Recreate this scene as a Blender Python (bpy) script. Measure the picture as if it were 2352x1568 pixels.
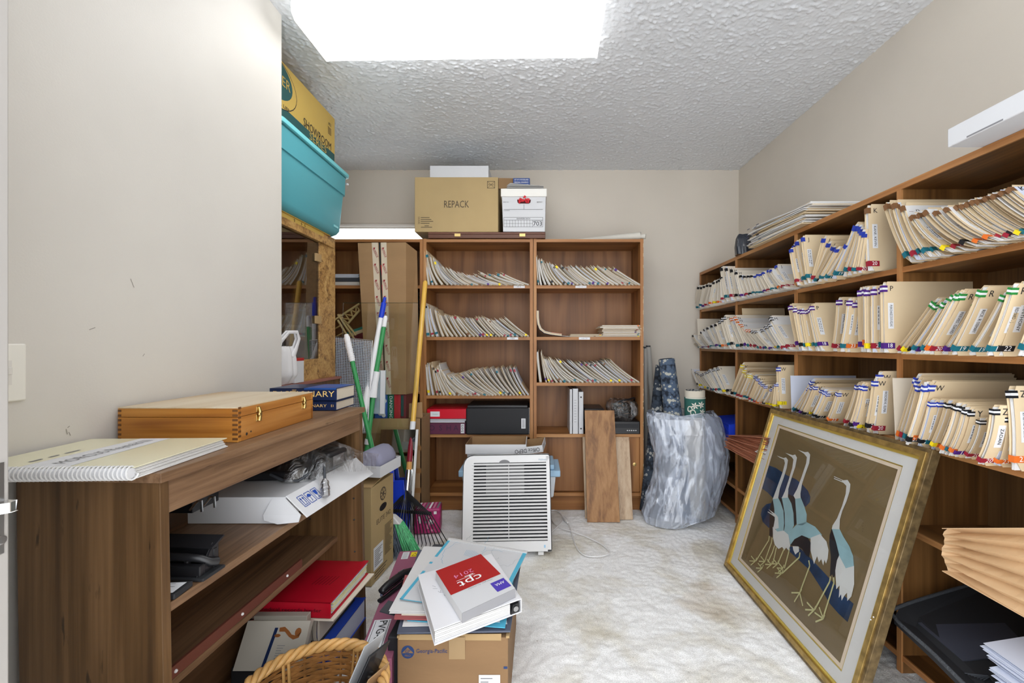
import bpy, math, random
import numpy as np
from mathutils import Vector, Matrix
from mathutils.geometry import tessellate_polygon
random.seed(11)
R = random.Random(5)
SC = bpy.context.scene
for o in list(bpy.data.objects):
    bpy.data.objects.remove(o)

# ------------------------------------------------------------------ camera, world, exposure
EYE = 1.11                                    # camera height
cam = bpy.data.cameras.new('camera')
cam.sensor_width = 36.0
cam.lens = 1000.0 / 2352.0 * 36.0
cam.shift_x = -62.0 / 2352.0
cam.shift_y = 6.0 / 2352.0
cam.clip_start = 0.02
camo = bpy.data.objects.new('camera', cam)
SC.collection.objects.link(camo)
camo.location = (0, 0, EYE)
camo.rotation_euler = (math.pi / 2, 0, 0)
SC.camera = camo

world = bpy.data.worlds.new('world')
SC.world = world
world.use_nodes = True
WORLD_STRENGTH = 2.8
FIXTURE_STRENGTH = 4.9
bgn = world.node_tree.nodes['Background']
bgn.inputs[0].default_value = (0.93, 0.96, 1.0, 1)
bgn.inputs[1].default_value = WORLD_STRENGTH
SC.view_settings.view_transform = 'Standard'
SC.view_settings.look = 'None'
SC.view_settings.gamma = 1.0
SC.view_settings.use_curve_mapping = False
SC.view_settings.exposure = 0.40
SC.cycles.max_bounces = 10
SC.cycles.diffuse_bounces = 6
SC.cycles.transparent_max_bounces = 16
SC.cycles.sample_clamp_indirect = 8.0
SC.cycles.use_denoising = True

# ------------------------------------------------------------------ helpers
def W(x, y, Y):
    """a point at depth Y seen along the direction (x, y)"""
    return Vector(((x - 1238.0) * Y / 1000.0, Y, EYE - (y - 790.0) * Y / 1000.0))

def lin(c):
    c = c / 255.0
    return c / 12.92 if c <= 0.04045 else ((c + 0.055) / 1.055) ** 2.4

def rgb(r, g, b):
    return (lin(r), lin(g), lin(b), 1.0)

ORD = ('first second third fourth fifth sixth seventh eighth ninth tenth eleventh twelfth thirteenth fourteenth fifteenth '
       'sixteenth seventeenth eighteenth nineteenth').split()
TENS = {20: 'twent', 30: 'thirt', 40: 'fort', 50: 'fift'}
def ordinal(n):
    if n <= 19:
        return ORD[n - 1]
    t, u = n // 10 * 10, n % 10
    return TENS[t] + ('ieth' if u == 0 else 'y-' + ORD[u - 1])

# ------------------------------------------------------------------ materials
def nodes_of(m):
    m.use_nodes = True
    nt = m.node_tree
    return nt, nt.nodes, nt.links, nt.nodes['Principled BSDF']

def mat(name, col, rough=0.6, metal=0.0, spec=0.4, vary=0.0, vscale=6.0, bump=0.0, bscale=60.0, emit=0.0, coat=0.0, stretch=None):
    m = bpy.data.materials.new(name)
    nt, N, L, p = nodes_of(m)
    p.inputs['Base Color'].default_value = col
    p.inputs['Roughness'].default_value = rough
    p.inputs['Metallic'].default_value = metal
    p.inputs['Specular IOR Level'].default_value = spec
    if coat:
        p.inputs['Coat Weight'].default_value = coat
        p.inputs['Coat Roughness'].default_value = 0.15
    if vary or bump:
        tc = N.new('ShaderNodeTexCoord')
        mp = N.new('ShaderNodeMapping')
        L.new(tc.outputs['Object'], mp.inputs[0])
        if stretch:
            mp.inputs['Scale'].default_value = stretch
    if vary:
        nz = N.new('ShaderNodeTexNoise')
        nz.inputs['Scale'].default_value = vscale
        nz.inputs['Detail'].default_value = 5
        L.new(mp.outputs[0], nz.inputs['Vector'])
        rp = N.new('ShaderNodeValToRGB')
        rp.color_ramp.elements[0].position = 0.3
        rp.color_ramp.elements[1].position = 0.7
        rp.color_ramp.elements[0].color = (col[0] * (1 - vary), col[1] * (1 - vary), col[2] * (1 - vary), 1)
        rp.color_ramp.elements[1].color = (min(1, col[0] * (1 + vary)), min(1, col[1] * (1 + vary)), min(1, col[2] * (1 + vary)), 1)
        L.new(nz.outputs[0], rp.inputs[0])
        L.new(rp.outputs[0], p.inputs['Base Color'])
    if bump:
        nb = N.new('ShaderNodeTexNoise')
        nb.inputs['Scale'].default_value = bscale
        nb.inputs['Detail'].default_value = 4
        L.new(mp.outputs[0], nb.inputs['Vector'])
        bp = N.new('ShaderNodeBump')
        bp.inputs['Strength'].default_value = bump
        bp.inputs['Distance'].default_value = 0.004
        L.new(nb.outputs[0], bp.inputs['Height'])
        L.new(bp.outputs[0], p.inputs['Normal'])
    if emit:
        p.inputs['Emission Color'].default_value = col
        p.inputs['Emission Strength'].default_value = emit
    return m

def wood(name, dark, mid, light, axis='z', scale=1.0, rough=0.45, rings=22.0, streak=0.5, off=0.0, specks=0.0):
    """grain from contour lines of a stretched noise plus fine streaks; axis is the grain direction"""
    m = bpy.data.materials.new(name)
    nt, N, L, p = nodes_of(m)
    tc = N.new('ShaderNodeTexCoord')
    mp = N.new('ShaderNodeMapping')
    sc = {'x': (0.45, 4.2, 4.2), 'y': (4.2, 0.45, 4.2), 'z': (4.2, 4.2, 0.45)}[axis]
    mp.inputs['Scale'].default_value = tuple(s * scale for s in sc)
    mp.inputs['Location'].default_value = (off, off * 1.7, off * 0.6)
    L.new(tc.outputs['Object'], mp.inputs[0])
    n1 = N.new('ShaderNodeTexNoise')
    n1.inputs['Scale'].default_value = 1.3
    n1.inputs['Detail'].default_value = 2
    n1.inputs['Distortion'].default_value = 0.25
    L.new(mp.outputs[0], n1.inputs['Vector'])
    mu = N.new('ShaderNodeMath'); mu.operation = 'MULTIPLY'; mu.inputs[1].default_value = rings * 4
    L.new(n1.outputs[0], mu.inputs[0])
    sn = N.new('ShaderNodeMath'); sn.operation = 'SINE'
    L.new(mu.outputs[0], sn.inputs[0])
    ma = N.new('ShaderNodeMath'); ma.operation = 'MULTIPLY_ADD'; ma.inputs[1].default_value = 0.22; ma.inputs[2].default_value = 0.5
    L.new(sn.outputs[0], ma.inputs[0])
    mp2 = N.new('ShaderNodeMapping')
    sc2 = {'x': (1.6, 70, 70), 'y': (70, 1.6, 70), 'z': (70, 70, 1.6)}[axis]
    mp2.inputs['Scale'].default_value = tuple(s * scale for s in sc2)
    L.new(tc.outputs['Object'], mp2.inputs[0])
    n2 = N.new('ShaderNodeTexNoise')
    n2.inputs['Scale'].default_value = 1.0
    n2.inputs['Detail'].default_value = 5
    n2.inputs['Roughness'].default_value = 0.65
    L.new(mp2.outputs[0], n2.inputs['Vector'])
    n3 = N.new('ShaderNodeTexNoise')
    n3.inputs['Scale'].default_value = 1.8
    n3.inputs['Detail'].default_value = 3
    L.new(mp.outputs[0], n3.inputs['Vector'])
    mx = N.new('ShaderNodeMix'); mx.data_type = 'FLOAT'
    mx.inputs[0].default_value = streak
    L.new(ma.outputs[0], mx.inputs[2]); L.new(n2.outputs[0], mx.inputs[3])
    mx2 = N.new('ShaderNodeMix'); mx2.data_type = 'FLOAT'
    mx2.inputs[0].default_value = 0.35
    L.new(mx.outputs[0], mx2.inputs[2]); L.new(n3.outputs[0], mx2.inputs[3])
    rp = N.new('ShaderNodeValToRGB')
    e = rp.color_ramp.elements
    e[0].position = 0.34; e[0].color = dark
    e[1].position = 0.64; e[1].color = light
    k = e.new(0.48); k.color = mid
    L.new(mx2.outputs[0], rp.inputs[0])
    last = rp.outputs[0]
    if specks:
        n4 = N.new('ShaderNodeTexNoise'); n4.inputs['Scale'].default_value = 34; n4.inputs['Detail'].default_value = 3
        mp3 = N.new('ShaderNodeMapping'); mp3.inputs['Scale'].default_value = tuple(0.35 if a == axis else 1.6 for a in 'xyz')
        L.new(tc.outputs['Object'], mp3.inputs[0]); L.new(mp3.outputs[0], n4.inputs['Vector'])
        r4 = N.new('ShaderNodeValToRGB')
        r4.color_ramp.elements[0].position = 0.24; r4.color_ramp.elements[0].color = (1, 1, 1, 1)
        r4.color_ramp.elements[1].position = 0.31; r4.color_ramp.elements[1].color = (0, 0, 0, 1)
        L.new(n4.outputs[0], r4.inputs[0])
        sm = N.new('ShaderNodeMath'); sm.operation = 'MULTIPLY'; sm.inputs[1].default_value = specks
        L.new(r4.outputs[0], sm.inputs[0])
        m4 = N.new('ShaderNodeMix'); m4.data_type = 'RGBA'
        L.new(sm.outputs[0], m4.inputs[0]); L.new(last, m4.inputs[6])
        m4.inputs[7].default_value = (dark[0] * .4, dark[1] * .4, dark[2] * .4, 1)
        last = m4.outputs[2]
    L.new(last, p.inputs['Base Color'])
    p.inputs['Roughness'].default_value = rough
    p.inputs['Specular IOR Level'].default_value = 0.4
    bp = N.new('ShaderNodeBump'); bp.inputs['Strength'].default_value = 0.12; bp.inputs['Distance'].default_value = 0.002
    L.new(n2.outputs[0], bp.inputs['Height']); L.new(bp.outputs[0], p.inputs['Normal'])
    return m

def clear(name, tint=(1, 1, 1, 1), gloss=0.12, rough=0.02, body=None, body_amt=0.0, wrinkle=0.0, wscale=12.0):
    """thin clear sheet: transparent + reflection (+ milky body, fold highlights painted in as streaks)"""
    m = bpy.data.materials.new(name)
    m.use_nodes = True
    nt = m.node_tree; N = nt.nodes; L = nt.links
    N.remove(N['Principled BSDF'])
    out = N['Material Output']
    tr = N.new('ShaderNodeBsdfTransparent'); tr.inputs[0].default_value = tint
    gl = N.new('ShaderNodeBsdfGlossy'); gl.inputs['Roughness'].default_value = rough
    lw = N.new('ShaderNodeLayerWeight'); lw.inputs[0].default_value = 0.35
    ad = N.new('ShaderNodeMath'); ad.operation = 'MULTIPLY_ADD'; ad.inputs[1].default_value = 0.55; ad.inputs[2].default_value = gloss; ad.use_clamp = True
    L.new(lw.outputs['Fresnel'], ad.inputs[0])
    first = tr.outputs[0]
    if body:
        df = N.new('ShaderNodeBsdfDiffuse'); df.inputs[0].default_value = body
        mb = N.new('ShaderNodeMixShader'); mb.inputs[0].default_value = body_amt
        L.new(first, mb.inputs[1]); L.new(df.outputs[0], mb.inputs[2])
        first = mb.outputs[0]
        if wrinkle:
            tc = N.new('ShaderNodeTexCoord')
            mp = N.new('ShaderNodeMapping'); mp.inputs['Scale'].default_value = (1, 1, 0.35); mp.inputs['Rotation'].default_value = (0.0, 0.5, 0.3)
            L.new(tc.outputs['Object'], mp.inputs[0])
            nz = N.new('ShaderNodeTexNoise'); nz.inputs['Scale'].default_value = wscale; nz.inputs['Detail'].default_value = 6; nz.inputs['Distortion'].default_value = 1.4
            L.new(mp.outputs[0], nz.inputs['Vector'])
            bp = N.new('ShaderNodeBump'); bp.inputs['Strength'].default_value = wrinkle; bp.inputs['Distance'].default_value = 0.03
            L.new(nz.outputs[0], bp.inputs['Height'])
            for b in (gl, df, lw):
                L.new(bp.outputs[0], b.inputs['Normal'])
            n2 = N.new('ShaderNodeTexNoise'); n2.inputs['Scale'].default_value = wscale * 1.6; n2.inputs['Detail'].default_value = 4; n2.inputs['Distortion'].default_value = 1.0
            L.new(mp.outputs[0], n2.inputs['Vector'])
            sb = N.new('ShaderNodeMath'); sb.operation = 'SUBTRACT'; sb.inputs[1].default_value = 0.5; L.new(n2.outputs[0], sb.inputs[0])
            ab = N.new('ShaderNodeMath'); ab.operation = 'ABSOLUTE'; L.new(sb.outputs[0], ab.inputs[0])
            rp = N.new('ShaderNodeMapRange'); rp.inputs['From Min'].default_value = 0.0; rp.inputs['From Max'].default_value = 0.07
            rp.inputs['To Min'].default_value = min(0.9, body_amt * 1.3); rp.inputs['To Max'].default_value = body_amt * 0.66  # whiter streaks: highlights of the crumpled folds, painted into the body
            L.new(ab.outputs[0], rp.inputs[0]); L.new(rp.outputs[0], mb.inputs[0])
    mx = N.new('ShaderNodeMixShader')
    L.new(ad.outputs[0], mx.inputs[0]); L.new(first, mx.inputs[1]); L.new(gl.outputs[0], mx.inputs[2])
    L.new(mx.outputs[0], out.inputs[0])
    return m

# ------------------------------------------------------------------ mesh builder
_TXT = {}
def text_data(s):
    if s not in _TXT:
        cu = bpy.data.curves.new('t', 'FONT')
        cu.body = s
        cu.resolution_u = 2
        cu.align_x = 'CENTER'
        cu.align_y = 'CENTER'
        ob = bpy.data.objects.new('t', cu)
        SC.collection.objects.link(ob)
        dg = bpy.context.evaluated_depsgraph_get()
        me = ob.evaluated_get(dg).to_mesh()
        v = [(a.co.x, a.co.y) for a in me.vertices]
        f = [tuple(q.vertices) for q in me.polygons]
        ob.evaluated_get(dg).to_mesh_clear()
        bpy.data.objects.remove(ob)
        bpy.data.curves.remove(cu)
        w = (max(a[0] for a in v) - min(a[0] for a in v)) if v else 1
        _TXT[s] = (v, f, w)
    return _TXT[s]

OFF = {}
ZERO = Vector((0, 0, 0))

class MB:
    def __init__(self, M=None):
        self.v, self.f, self.mi, self.M = [], [], [], M
    def add(self, vs, fs, mi=0):
        b = len(self.v)
        if self.M is not None:
            vs = [self.M @ Vector(p) for p in vs]
        self.v += [tuple(p) for p in vs]
        self.f += [tuple(i + b for i in q) for q in fs]
        self.mi += [mi] * len(fs)
        return self
    def box(self, x0, x1, y0, y1, z0, z1, mi=0):
        return self.add([(x0, y0, z0), (x1, y0, z0), (x1, y1, z0), (x0, y1, z0), (x0, y0, z1), (x1, y0, z1), (x1, y1, z1), (x0, y1, z1)],
                        [(0, 3, 2, 1), (4, 5, 6, 7), (0, 1, 5, 4), (1, 2, 6, 5), (2, 3, 7, 6), (3, 0, 4, 7)], mi)
    def hexa(self, b4, t4, mi=0):
        return self.add(list(b4) + list(t4), [(0, 3, 2, 1), (4, 5, 6, 7), (0, 1, 5, 4), (1, 2, 6, 5), (2, 3, 7, 6), (3, 0, 4, 7)], mi)
    def slab(self, quad, th, mi=0):
        """a quad thickened against its normal"""
        q = [Vector(p) for p in quad]
        n = (q[1] - q[0]).cross(q[3] - q[0]).normalized() * th
        return self.hexa([p - n for p in q], q, mi)
    def quad(self, pts, mi=0):
        return self.add(pts, [tuple(range(len(pts)))], mi)
    def poly(self, pts, mi=0):
        pts = [Vector(p) for p in pts]
        tr = tessellate_polygon([pts])
        return self.add(pts, [tuple(t) for t in tr], mi)
    def prism(self, pts, d, mi=0):
        """polygon extruded along vector d"""
        pts = [Vector(p) for p in pts]; d = Vector(d); n = len(pts)
        tr = tessellate_polygon([pts])
        vs = pts + [p + d for p in pts]
        fs = [tuple(t) for t in tr] + [tuple(i + n for i in reversed(t)) for t in tr] + [(i, (i + 1) % n, (i + 1) % n + n, i + n) for i in range(n)]
        return self.add(vs, fs, mi)
    def tube(self, path, r, seg=8, mi=0, cap=True, flat=None):
        P = [Vector(p) for p in path]
        n = len(P)
        rr = r if isinstance(r, (list, tuple)) else [r] * n
        vs, fs = [], []
        up = None
        for i in range(n):
            t = (P[min(i + 1, n - 1)] - P[max(i - 1, 0)])
            if t.length < 1e-9: t = Vector((0, 0, 1))
            t.normalize()
            if up is None:
                up = Vector((0, 0, 1)) if abs(t.z) < 0.9 else Vector((1, 0, 0))
            a = t.cross(up)
            if a.length < 1e-6: a = t.orthogonal()
            a.normalize(); b = a.cross(t).normalized(); up = b
            for k in range(seg):
                w = 2 * math.pi * k / seg
                q = (flat or 1.0)
                vs.append(P[i] + a * math.cos(w) * rr[i] + b * math.sin(w) * rr[i] * q)
        for i in range(n - 1):
            for k in range(seg):
                k2 = (k + 1) % seg
                fs.append((i * seg + k, i * seg + k2, (i + 1) * seg + k2, (i + 1) * seg + k))
        if cap:
            fs.append(tuple(range(seg - 1, -1, -1)))
            fs.append(tuple((n - 1) * seg + k for k in range(seg)))
        return self.add(vs, fs, mi)
    def ball(self, c, r, seg=10, rings=6, mi=0, sx=1, sy=1, sz=1, half=False):
        vs, fs = [], []
        c = Vector(c)
        top = math.pi / 2
        for i in range(rings + 1):
            a = -math.pi / 2 + math.pi * i / rings
            if half: a = top * i / rings
            for k in range(seg):
                w = 2 * math.pi * k / seg
                vs.append(c + Vector((r * sx * math.cos(a) * math.cos(w), r * sy * math.cos(a) * math.sin(w), r * sz * math.sin(a))))
        for i in range(rings):
            for k in range(seg):
                k2 = (k + 1) % seg
                fs.append((i * seg + k, i * seg + k2, (i + 1) * seg + k2, (i + 1) * seg + k))
        return self.add(vs, fs, mi)
    def text(self, s, size, o, xd, yd, mi=0, lift=0.0008, sx=1.0, fit=None, align=0):
        v, f, w = text_data(s)
        if not v: return self
        if fit: sx = fit / (w * size)
        o = Vector(o); xd = Vector(xd).normalized(); yd = Vector(yd).normalized()
        n = xd.cross(yd)
        sh = {0: 0, -1: w / 2, 1: -w / 2}[align]
        return self.add([o + xd * ((a[0] + sh) * size * sx) + yd * (a[1] * size) + n * lift for a in v], f, mi)
    def line(self, a, b, wd, n, mi=0):
        """flat stroke from a to b, width wd, on a plane with normal n"""
        a, b, n = Vector(a), Vector(b), Vector(n)
        s = (b - a).cross(n).normalized() * wd / 2
        return self.quad([a - s, b - s, b + s, a + s], mi)
    def build(self, name, mats, parent=None, base=None, bevel=0.0, smooth=False, seg=2, **kw):
        if not isinstance(mats, (list, tuple)): mats = [mats]
        me = bpy.data.meshes.new(name)
        if parent is not None:
            o = OFF[parent.name]
        elif base is not None:
            o = Vector(base)
        else:
            a = np.array(self.v)
            lo, hi = a.min(0), a.max(0)
            o = Vector(((lo[0] + hi[0]) / 2, (lo[1] + hi[1]) / 2, lo[2]))
        me.from_pydata([(p[0] - o.x, p[1] - o.y, p[2] - o.z) for p in self.v], [], self.f)
        for m in mats: me.materials.append(m)
        if len(mats) > 1:
            me.polygons.foreach_set('material_index', self.mi)
        if smooth:
            me.polygons.foreach_set('use_smooth', [True] * len(me.polygons))
        me.update()
        ob = bpy.data.objects.new(name, me)
        SC.collection.objects.link(ob)
        OFF[ob.name] = o
        if parent is not None:
            ob.parent = parent
        else:
            ob.location = o
        if bevel:
            bv = ob.modifiers.new('edge', 'BEVEL'); bv.width = bevel; bv.segments = seg; bv.limit_method = 'ANGLE'; bv.angle_limit = 0.6
            if hasattr(me, 'set_sharp_from_angle') and smooth: me.set_sharp_from_angle(angle=0.7)
        elif smooth and hasattr(me, 'set_sharp_from_angle'):
            me.set_sharp_from_angle(angle=1.0)
        for k, v in kw.items():
            ob[k] = v
        return ob

def thing(name, label, category, loc, group=None):
    o = bpy.data.objects.new(name, None)
    SC.collection.objects.link(o)
    o.location = loc
    o.empty_display_size = 0.05
    OFF[o.name] = Vector(loc)
    o['label'] = label; o['category'] = category
    if group: o['group'] = group
    return o

def tag(o, label, category, group=None):
    o['label'] = label; o['category'] = category
    if group: o['group'] = group
    return o

def struct(o):
    o['kind'] = 'structure'
    return o

def rotz(o, deg):
    return Matrix.Translation(Vector(o)) @ Matrix.Rotation(math.radians(deg), 4, 'Z')

# ------------------------------------------------------------------ palette
M_wall = mat('wall_paint', (0.65, 0.595, 0.515, 1), 0.7, vary=0.03, vscale=2.5, bump=0.06, bscale=220)
M_wall_left = mat('wall_paint_satin', (0.64, 0.615, 0.57, 1), 0.5, vary=0.025, vscale=3.0, bump=0.07, bscale=220)
M_trim = mat('trim_paint', (0.72, 0.70, 0.66, 1), 0.45)
M_door = mat('door_paint', (0.44, 0.42, 0.40, 1), 0.4, vary=0.03, vscale=4)
TEAK = ((0.135, 0.050, 0.013, 1), (0.265, 0.108, 0.030, 1), (0.38, 0.170, 0.052, 1))
M_teak_v = wood('teak_upright', *TEAK, axis='z', scale=1.0, rings=9)
M_teak_h = wood('teak_shelf', *TEAK, axis='x', scale=1.0, rings=7)
M_teak_y = wood('teak_shelf_deep', *TEAK, axis='y', scale=1.0, rings=7)
M_teak_edge = wood('teak_edge', (0.24, 0.095, 0.028, 1), (0.36, 0.155, 0.05, 1), (0.50, 0.26, 0.10, 1), axis='x', scale=1.0, rings=1.5, streak=.7)
M_teak_edge_v = wood('teak_edge_upright', (0.24, 0.095, 0.028, 1), (0.36, 0.155, 0.05, 1), (0.50, 0.26, 0.10, 1), axis='z', scale=1.0, rings=1.5, streak=.7)
M_teak_edge_y = wood('teak_edge_deep', (0.24, 0.095, 0.028, 1), (0.36, 0.155, 0.05, 1), (0.50, 0.26, 0.10, 1), axis='y', scale=1.0, rings=1.5, streak=.7)
M_teak_back = wood('teak_back', (0.15, 0.060, 0.020, 1), (0.25, 0.108, 0.037, 1), (0.33, 0.150, 0.054, 1), axis='z', scale=0.8, rings=8)
SHV = ((0.075, 0.032, 0.009, 1), (0.155, 0.068, 0.019, 1), (0.25, 0.118, 0.037, 1))
M_shv_v = wood('shelving_upright', *SHV, axis='z', scale=1.0, rings=9)
M_shv_y = wood('shelving_board', *SHV, axis='y', scale=1.0, rings=7)
M_panel_back = wood('shelving_back', (0.06, 0.031, 0.012, 1), (0.125, 0.062, 0.022, 1), (0.19, 0.10, 0.036, 1), axis='z', scale=1.2, rings=6, streak=0.7)
WAL = ((0.038, 0.018, 0.007, 1), (0.095, 0.048, 0.017, 1), (0.185, 0.100, 0.041, 1))
M_wal_v = wood('walnut_upright', *WAL, axis='z', scale=1.1, rings=10, streak=0.6, specks=0.8)
M_wal_y = wood('walnut_along', (0.075, 0.038, 0.018, 1), (0.18, 0.10, 0.052, 1), (0.27, 0.165, 0.092, 1), axis='y', scale=1.3, rings=7, streak=0.72, specks=0.7)
M_wal_in = wood('walnut_inside', (0.04, 0.018, 0.008, 1), (0.09, 0.043, 0.018, 1), (0.15, 0.075, 0.034, 1), axis='y', scale=1.1, rings=7)
M_pine = wood('pine_box', (0.24, 0.078, 0.010, 1), (0.40, 0.155, 0.022, 1), (0.52, 0.23, 0.045, 1), axis='x', scale=1.6, rings=5, streak=0.45, specks=0.25, rough=0.35)
M_pine_y = wood('pine_box_side', (0.26, 0.085, 0.014, 1), (0.40, 0.16, 0.032, 1), (0.54, 0.26, 0.075, 1), axis='y', scale=1.6, rings=5, streak=0.45, specks=0.25, rough=0.3)
M_pine_top_sheen = wood('pine_box_top_sheen', (0.42, 0.27, 0.13, 1), (0.55, 0.43, 0.28, 1), (0.66, 0.57, 0.43, 1), axis='y', scale=1.2, rings=4, streak=0.5, rough=0.4)  # whitish lid: reflected light is put into the wood colour
M_oak = wood('oak_plank', (0.17, 0.072, 0.022, 1), (0.30, 0.14, 0.045, 1), (0.40, 0.205, 0.078, 1), axis='z', scale=2.3, rings=7, streak=0.5)
M_pale_oak = wood('pale_plank', (0.26, 0.16, 0.09, 1), (0.47, 0.33, 0.21, 1), (0.58, 0.44, 0.30, 1), axis='z', scale=1.8, rings=5, streak=0.5, specks=0.8)
M_card = mat('cardboard', rgb(154, 122, 86), 0.8, vary=0.06, vscale=5, bump=0.1, bscale=40, stretch=(1, 1, 3))
M_card_d = mat('cardboard_inside', rgb(146, 116, 82), 0.85, vary=0.08, vscale=6)
M_card_tan = mat('cardboard_tan', rgb(178, 154, 110), 0.75, vary=0.05, vscale=4)
M_kraft_pale = mat('cardboard_pale', rgb(170, 142, 100), 0.75, vary=0.05, vscale=4)
M_white = mat('white_card', rgb(208, 209, 212), 0.6, vary=0.02, vscale=5)
M_plastic_w = mat('white_plastic', rgb(222, 222, 222), 0.35, spec=0.5)
M_paper = mat('paper', rgb(216, 215, 214), 0.7)
M_paper_blue = mat('paper_cool', rgb(200, 206, 222), 0.7)
M_cream = mat('folder_cream', rgb(216, 195, 160), 0.65, vary=0.03, vscale=8)
M_cream_l = mat('folder_ivory', rgb(222, 212, 195), 0.65, vary=0.03, vscale=8)
M_black = mat('black_plastic', (0.012, 0.012, 0.014, 1), 0.35, spec=0.5)
M_black_m = mat('black_matte', (0.018, 0.019, 0.022, 1), 0.6)
M_dark = mat('dark_grey', (0.05, 0.055, 0.065, 1), 0.5)
M_ink = mat('black_ink', (0.02, 0.02, 0.022, 1), 0.7)
M_inkgrey = mat('grey_ink', (0.22, 0.22, 0.23, 1), 0.7)
M_inkblue = mat('blue_ink', rgb(30, 70, 160), 0.6)
M_brown_ink = mat('brown_ink', (0.09, 0.065, 0.04, 1), 0.7)
M_chrome = mat('chrome', (0.75, 0.75, 0.76, 1), 0.18, metal=1.0)
M_steel = mat('dull_steel', (0.45, 0.45, 0.46, 1), 0.35, metal=1.0)
M_brass = mat('brass', (0.55, 0.40, 0.16, 1), 0.3, metal=1.0)
M_red = mat('red_vinyl', rgb(178, 14, 38), 0.35, spec=0.5)
M_red2 = mat('red_print', rgb(170, 30, 30), 0.45)
M_redb = mat('bright_red_vinyl', rgb(205, 18, 42), 0.35)
M_maroon = mat('maroon_vinyl', rgb(96, 44, 70), 0.4)
M_plum = mat('plum_card', rgb(150, 88, 112), 0.45, vary=0.03)
M_navy = mat('navy_cover', rgb(24, 40, 78), 0.35)
M_bluec = mat('blue_cover', rgb(38, 84, 160), 0.3)
M_blue = mat('blue_plastic', rgb(28, 62, 200), 0.4)
M_teal = mat('teal_plastic', rgb(84, 164, 176), 0.4, spec=0.4)
M_teal_d = mat('teal_plastic_dark', rgb(44, 112, 118), 0.4)
M_cyan = mat('cyan_paper', rgb(84, 178, 208), 0.5)
M_green = mat('green_enamel', rgb(60, 150, 88), 0.35)
M_yellow = mat('yellow_enamel', rgb(228, 182, 84), 0.3, coat=0.3)
M_grip = mat('white_grip', rgb(238, 238, 240), 0.45)
M_gold = mat('gold_print', rgb(194, 163, 82), 0.4)
M_deepgreen = mat('deep_green_print', rgb(38, 84, 84), 0.45)
M_gold_t = mat('gold_lettering', rgb(240, 205, 130), 0.4)
M_yel_st = mat('yellow_sticker', rgb(240, 215, 30), 0.5)
M_label = mat('label_white', rgb(224, 226, 230), 0.6)
M_orange = mat('orange_sticker', rgb(222, 110, 40), 0.5)
M_teal_st = mat('teal_sticker', rgb(24, 104, 120), 0.45)
M_red_st = mat('crimson_sticker', rgb(150, 34, 52), 0.45)
M_purple_st = mat('purple_sticker', rgb(74, 34, 122), 0.45)
M_blue_st = mat('blue_sticker', rgb(40, 60, 160), 0.45)
M_green_st = mat('green_sticker', rgb(40, 130, 60), 0.45)
M_brown_st = mat('brown_sticker', rgb(120, 84, 54), 0.45)
M_black_st = mat('black_sticker', rgb(24, 26, 30), 0.45)
M_white_t = mat('white_lettering', rgb(245, 245, 245), 0.5)
M_glass = clear('clear_glass', (0.97, 0.99, 0.98, 1), gloss=0.03)
M_glass_dark = clear('smoked_glass', (0.55, 0.50, 0.46, 1), gloss=0.14)
M_glass_sheet = clear('glass_sheet', (0.972, 0.985, 0.962, 1), gloss=0.02)
M_bag = clear('clear_bag', (0.94, 0.96, 1, 1), gloss=0.09, rough=0.22, body=(0.76, 0.84, 1.0, 1), body_amt=0.46, wrinkle=0.45, wscale=6.0)
M_bag2 = clear('thin_clear_bag', (1, 1, 1, 1), gloss=0.10, rough=0.08, body=(0.85, 0.87, 0.92, 1), body_amt=0.03, wrinkle=1.0, wscale=16.0)
# ------------------------------------------------------------------ room shell
XL, XR, YB, ZC = -1.04, 1.526, 3.325, 2.44

def relief_grid(name, x0, x1, y0, y1, step, hfun, material, z, flip=False):
    nx = int((x1 - x0) / step) + 1
    ny = int((y1 - y0) / step) + 1
    xs = np.linspace(x0, x1, nx); ys = np.linspace(y0, y1, ny)
    h = hfun(ny, nx)
    X, Y = np.meshgrid(xs, ys)
    co = np.stack([X, Y, z + h], -1).reshape(-1, 3)
    i = np.arange(nx * ny).reshape(ny, nx)
    a, b, c, d = i[:-1, :-1].ravel(), i[:-1, 1:].ravel(), i[1:, 1:].ravel(), i[1:, :-1].ravel()
    q = np.stack([a, d, c, b] if flip else [a, b, c, d], -1).astype(np.int32)
    me = bpy.data.meshes.new(name)
    me.vertices.add(len(co)); me.vertices.foreach_set('co', co.ravel())
    me.loops.add(q.size); me.loops.foreach_set('vertex_index', q.ravel())
    me.polygons.add(len(q)); me.polygons.foreach_set('loop_start', np.arange(0, q.size, 4, dtype=np.int32))
    me.polygons.foreach_set('use_smooth', np.ones(len(q), bool))
    me.update(calc_edges=True); me.validate()
    me.materials.append(material)
    ob = bpy.data.objects.new(name, me); SC.collection.objects.link(ob)
    return struct(ob)

rng = np.random.default_rng(3)
def blur(a, n):
    for _ in range(n):
        a = (a + np.roll(a, 1, 0) + np.roll(a, -1, 0) + np.roll(a, 1, 1) + np.roll(a, -1, 1)) / 5
    return a
def norm(a):
    return (a - a.mean()) / (a.std() + 1e-9)
def popcorn(ny, nx):
    a = norm(blur(rng.standard_normal((ny, nx)), 1))
    b = norm(blur(rng.standard_normal((ny, nx)), 5))
    h = np.clip(a * 1.0 + b * 0.25, -0.1, 2.6)
    return -(h + 0.1) * 0.0021
def pile(ny, nx):
    a = norm(blur(rng.standard_normal((ny, nx)), 1))
    b = norm(blur(rng.standard_normal((ny, nx)), 12))
    return np.clip(a, -2.2, 1.6) * 0.0012 + b * 0.0010 - 0.0035

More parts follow.
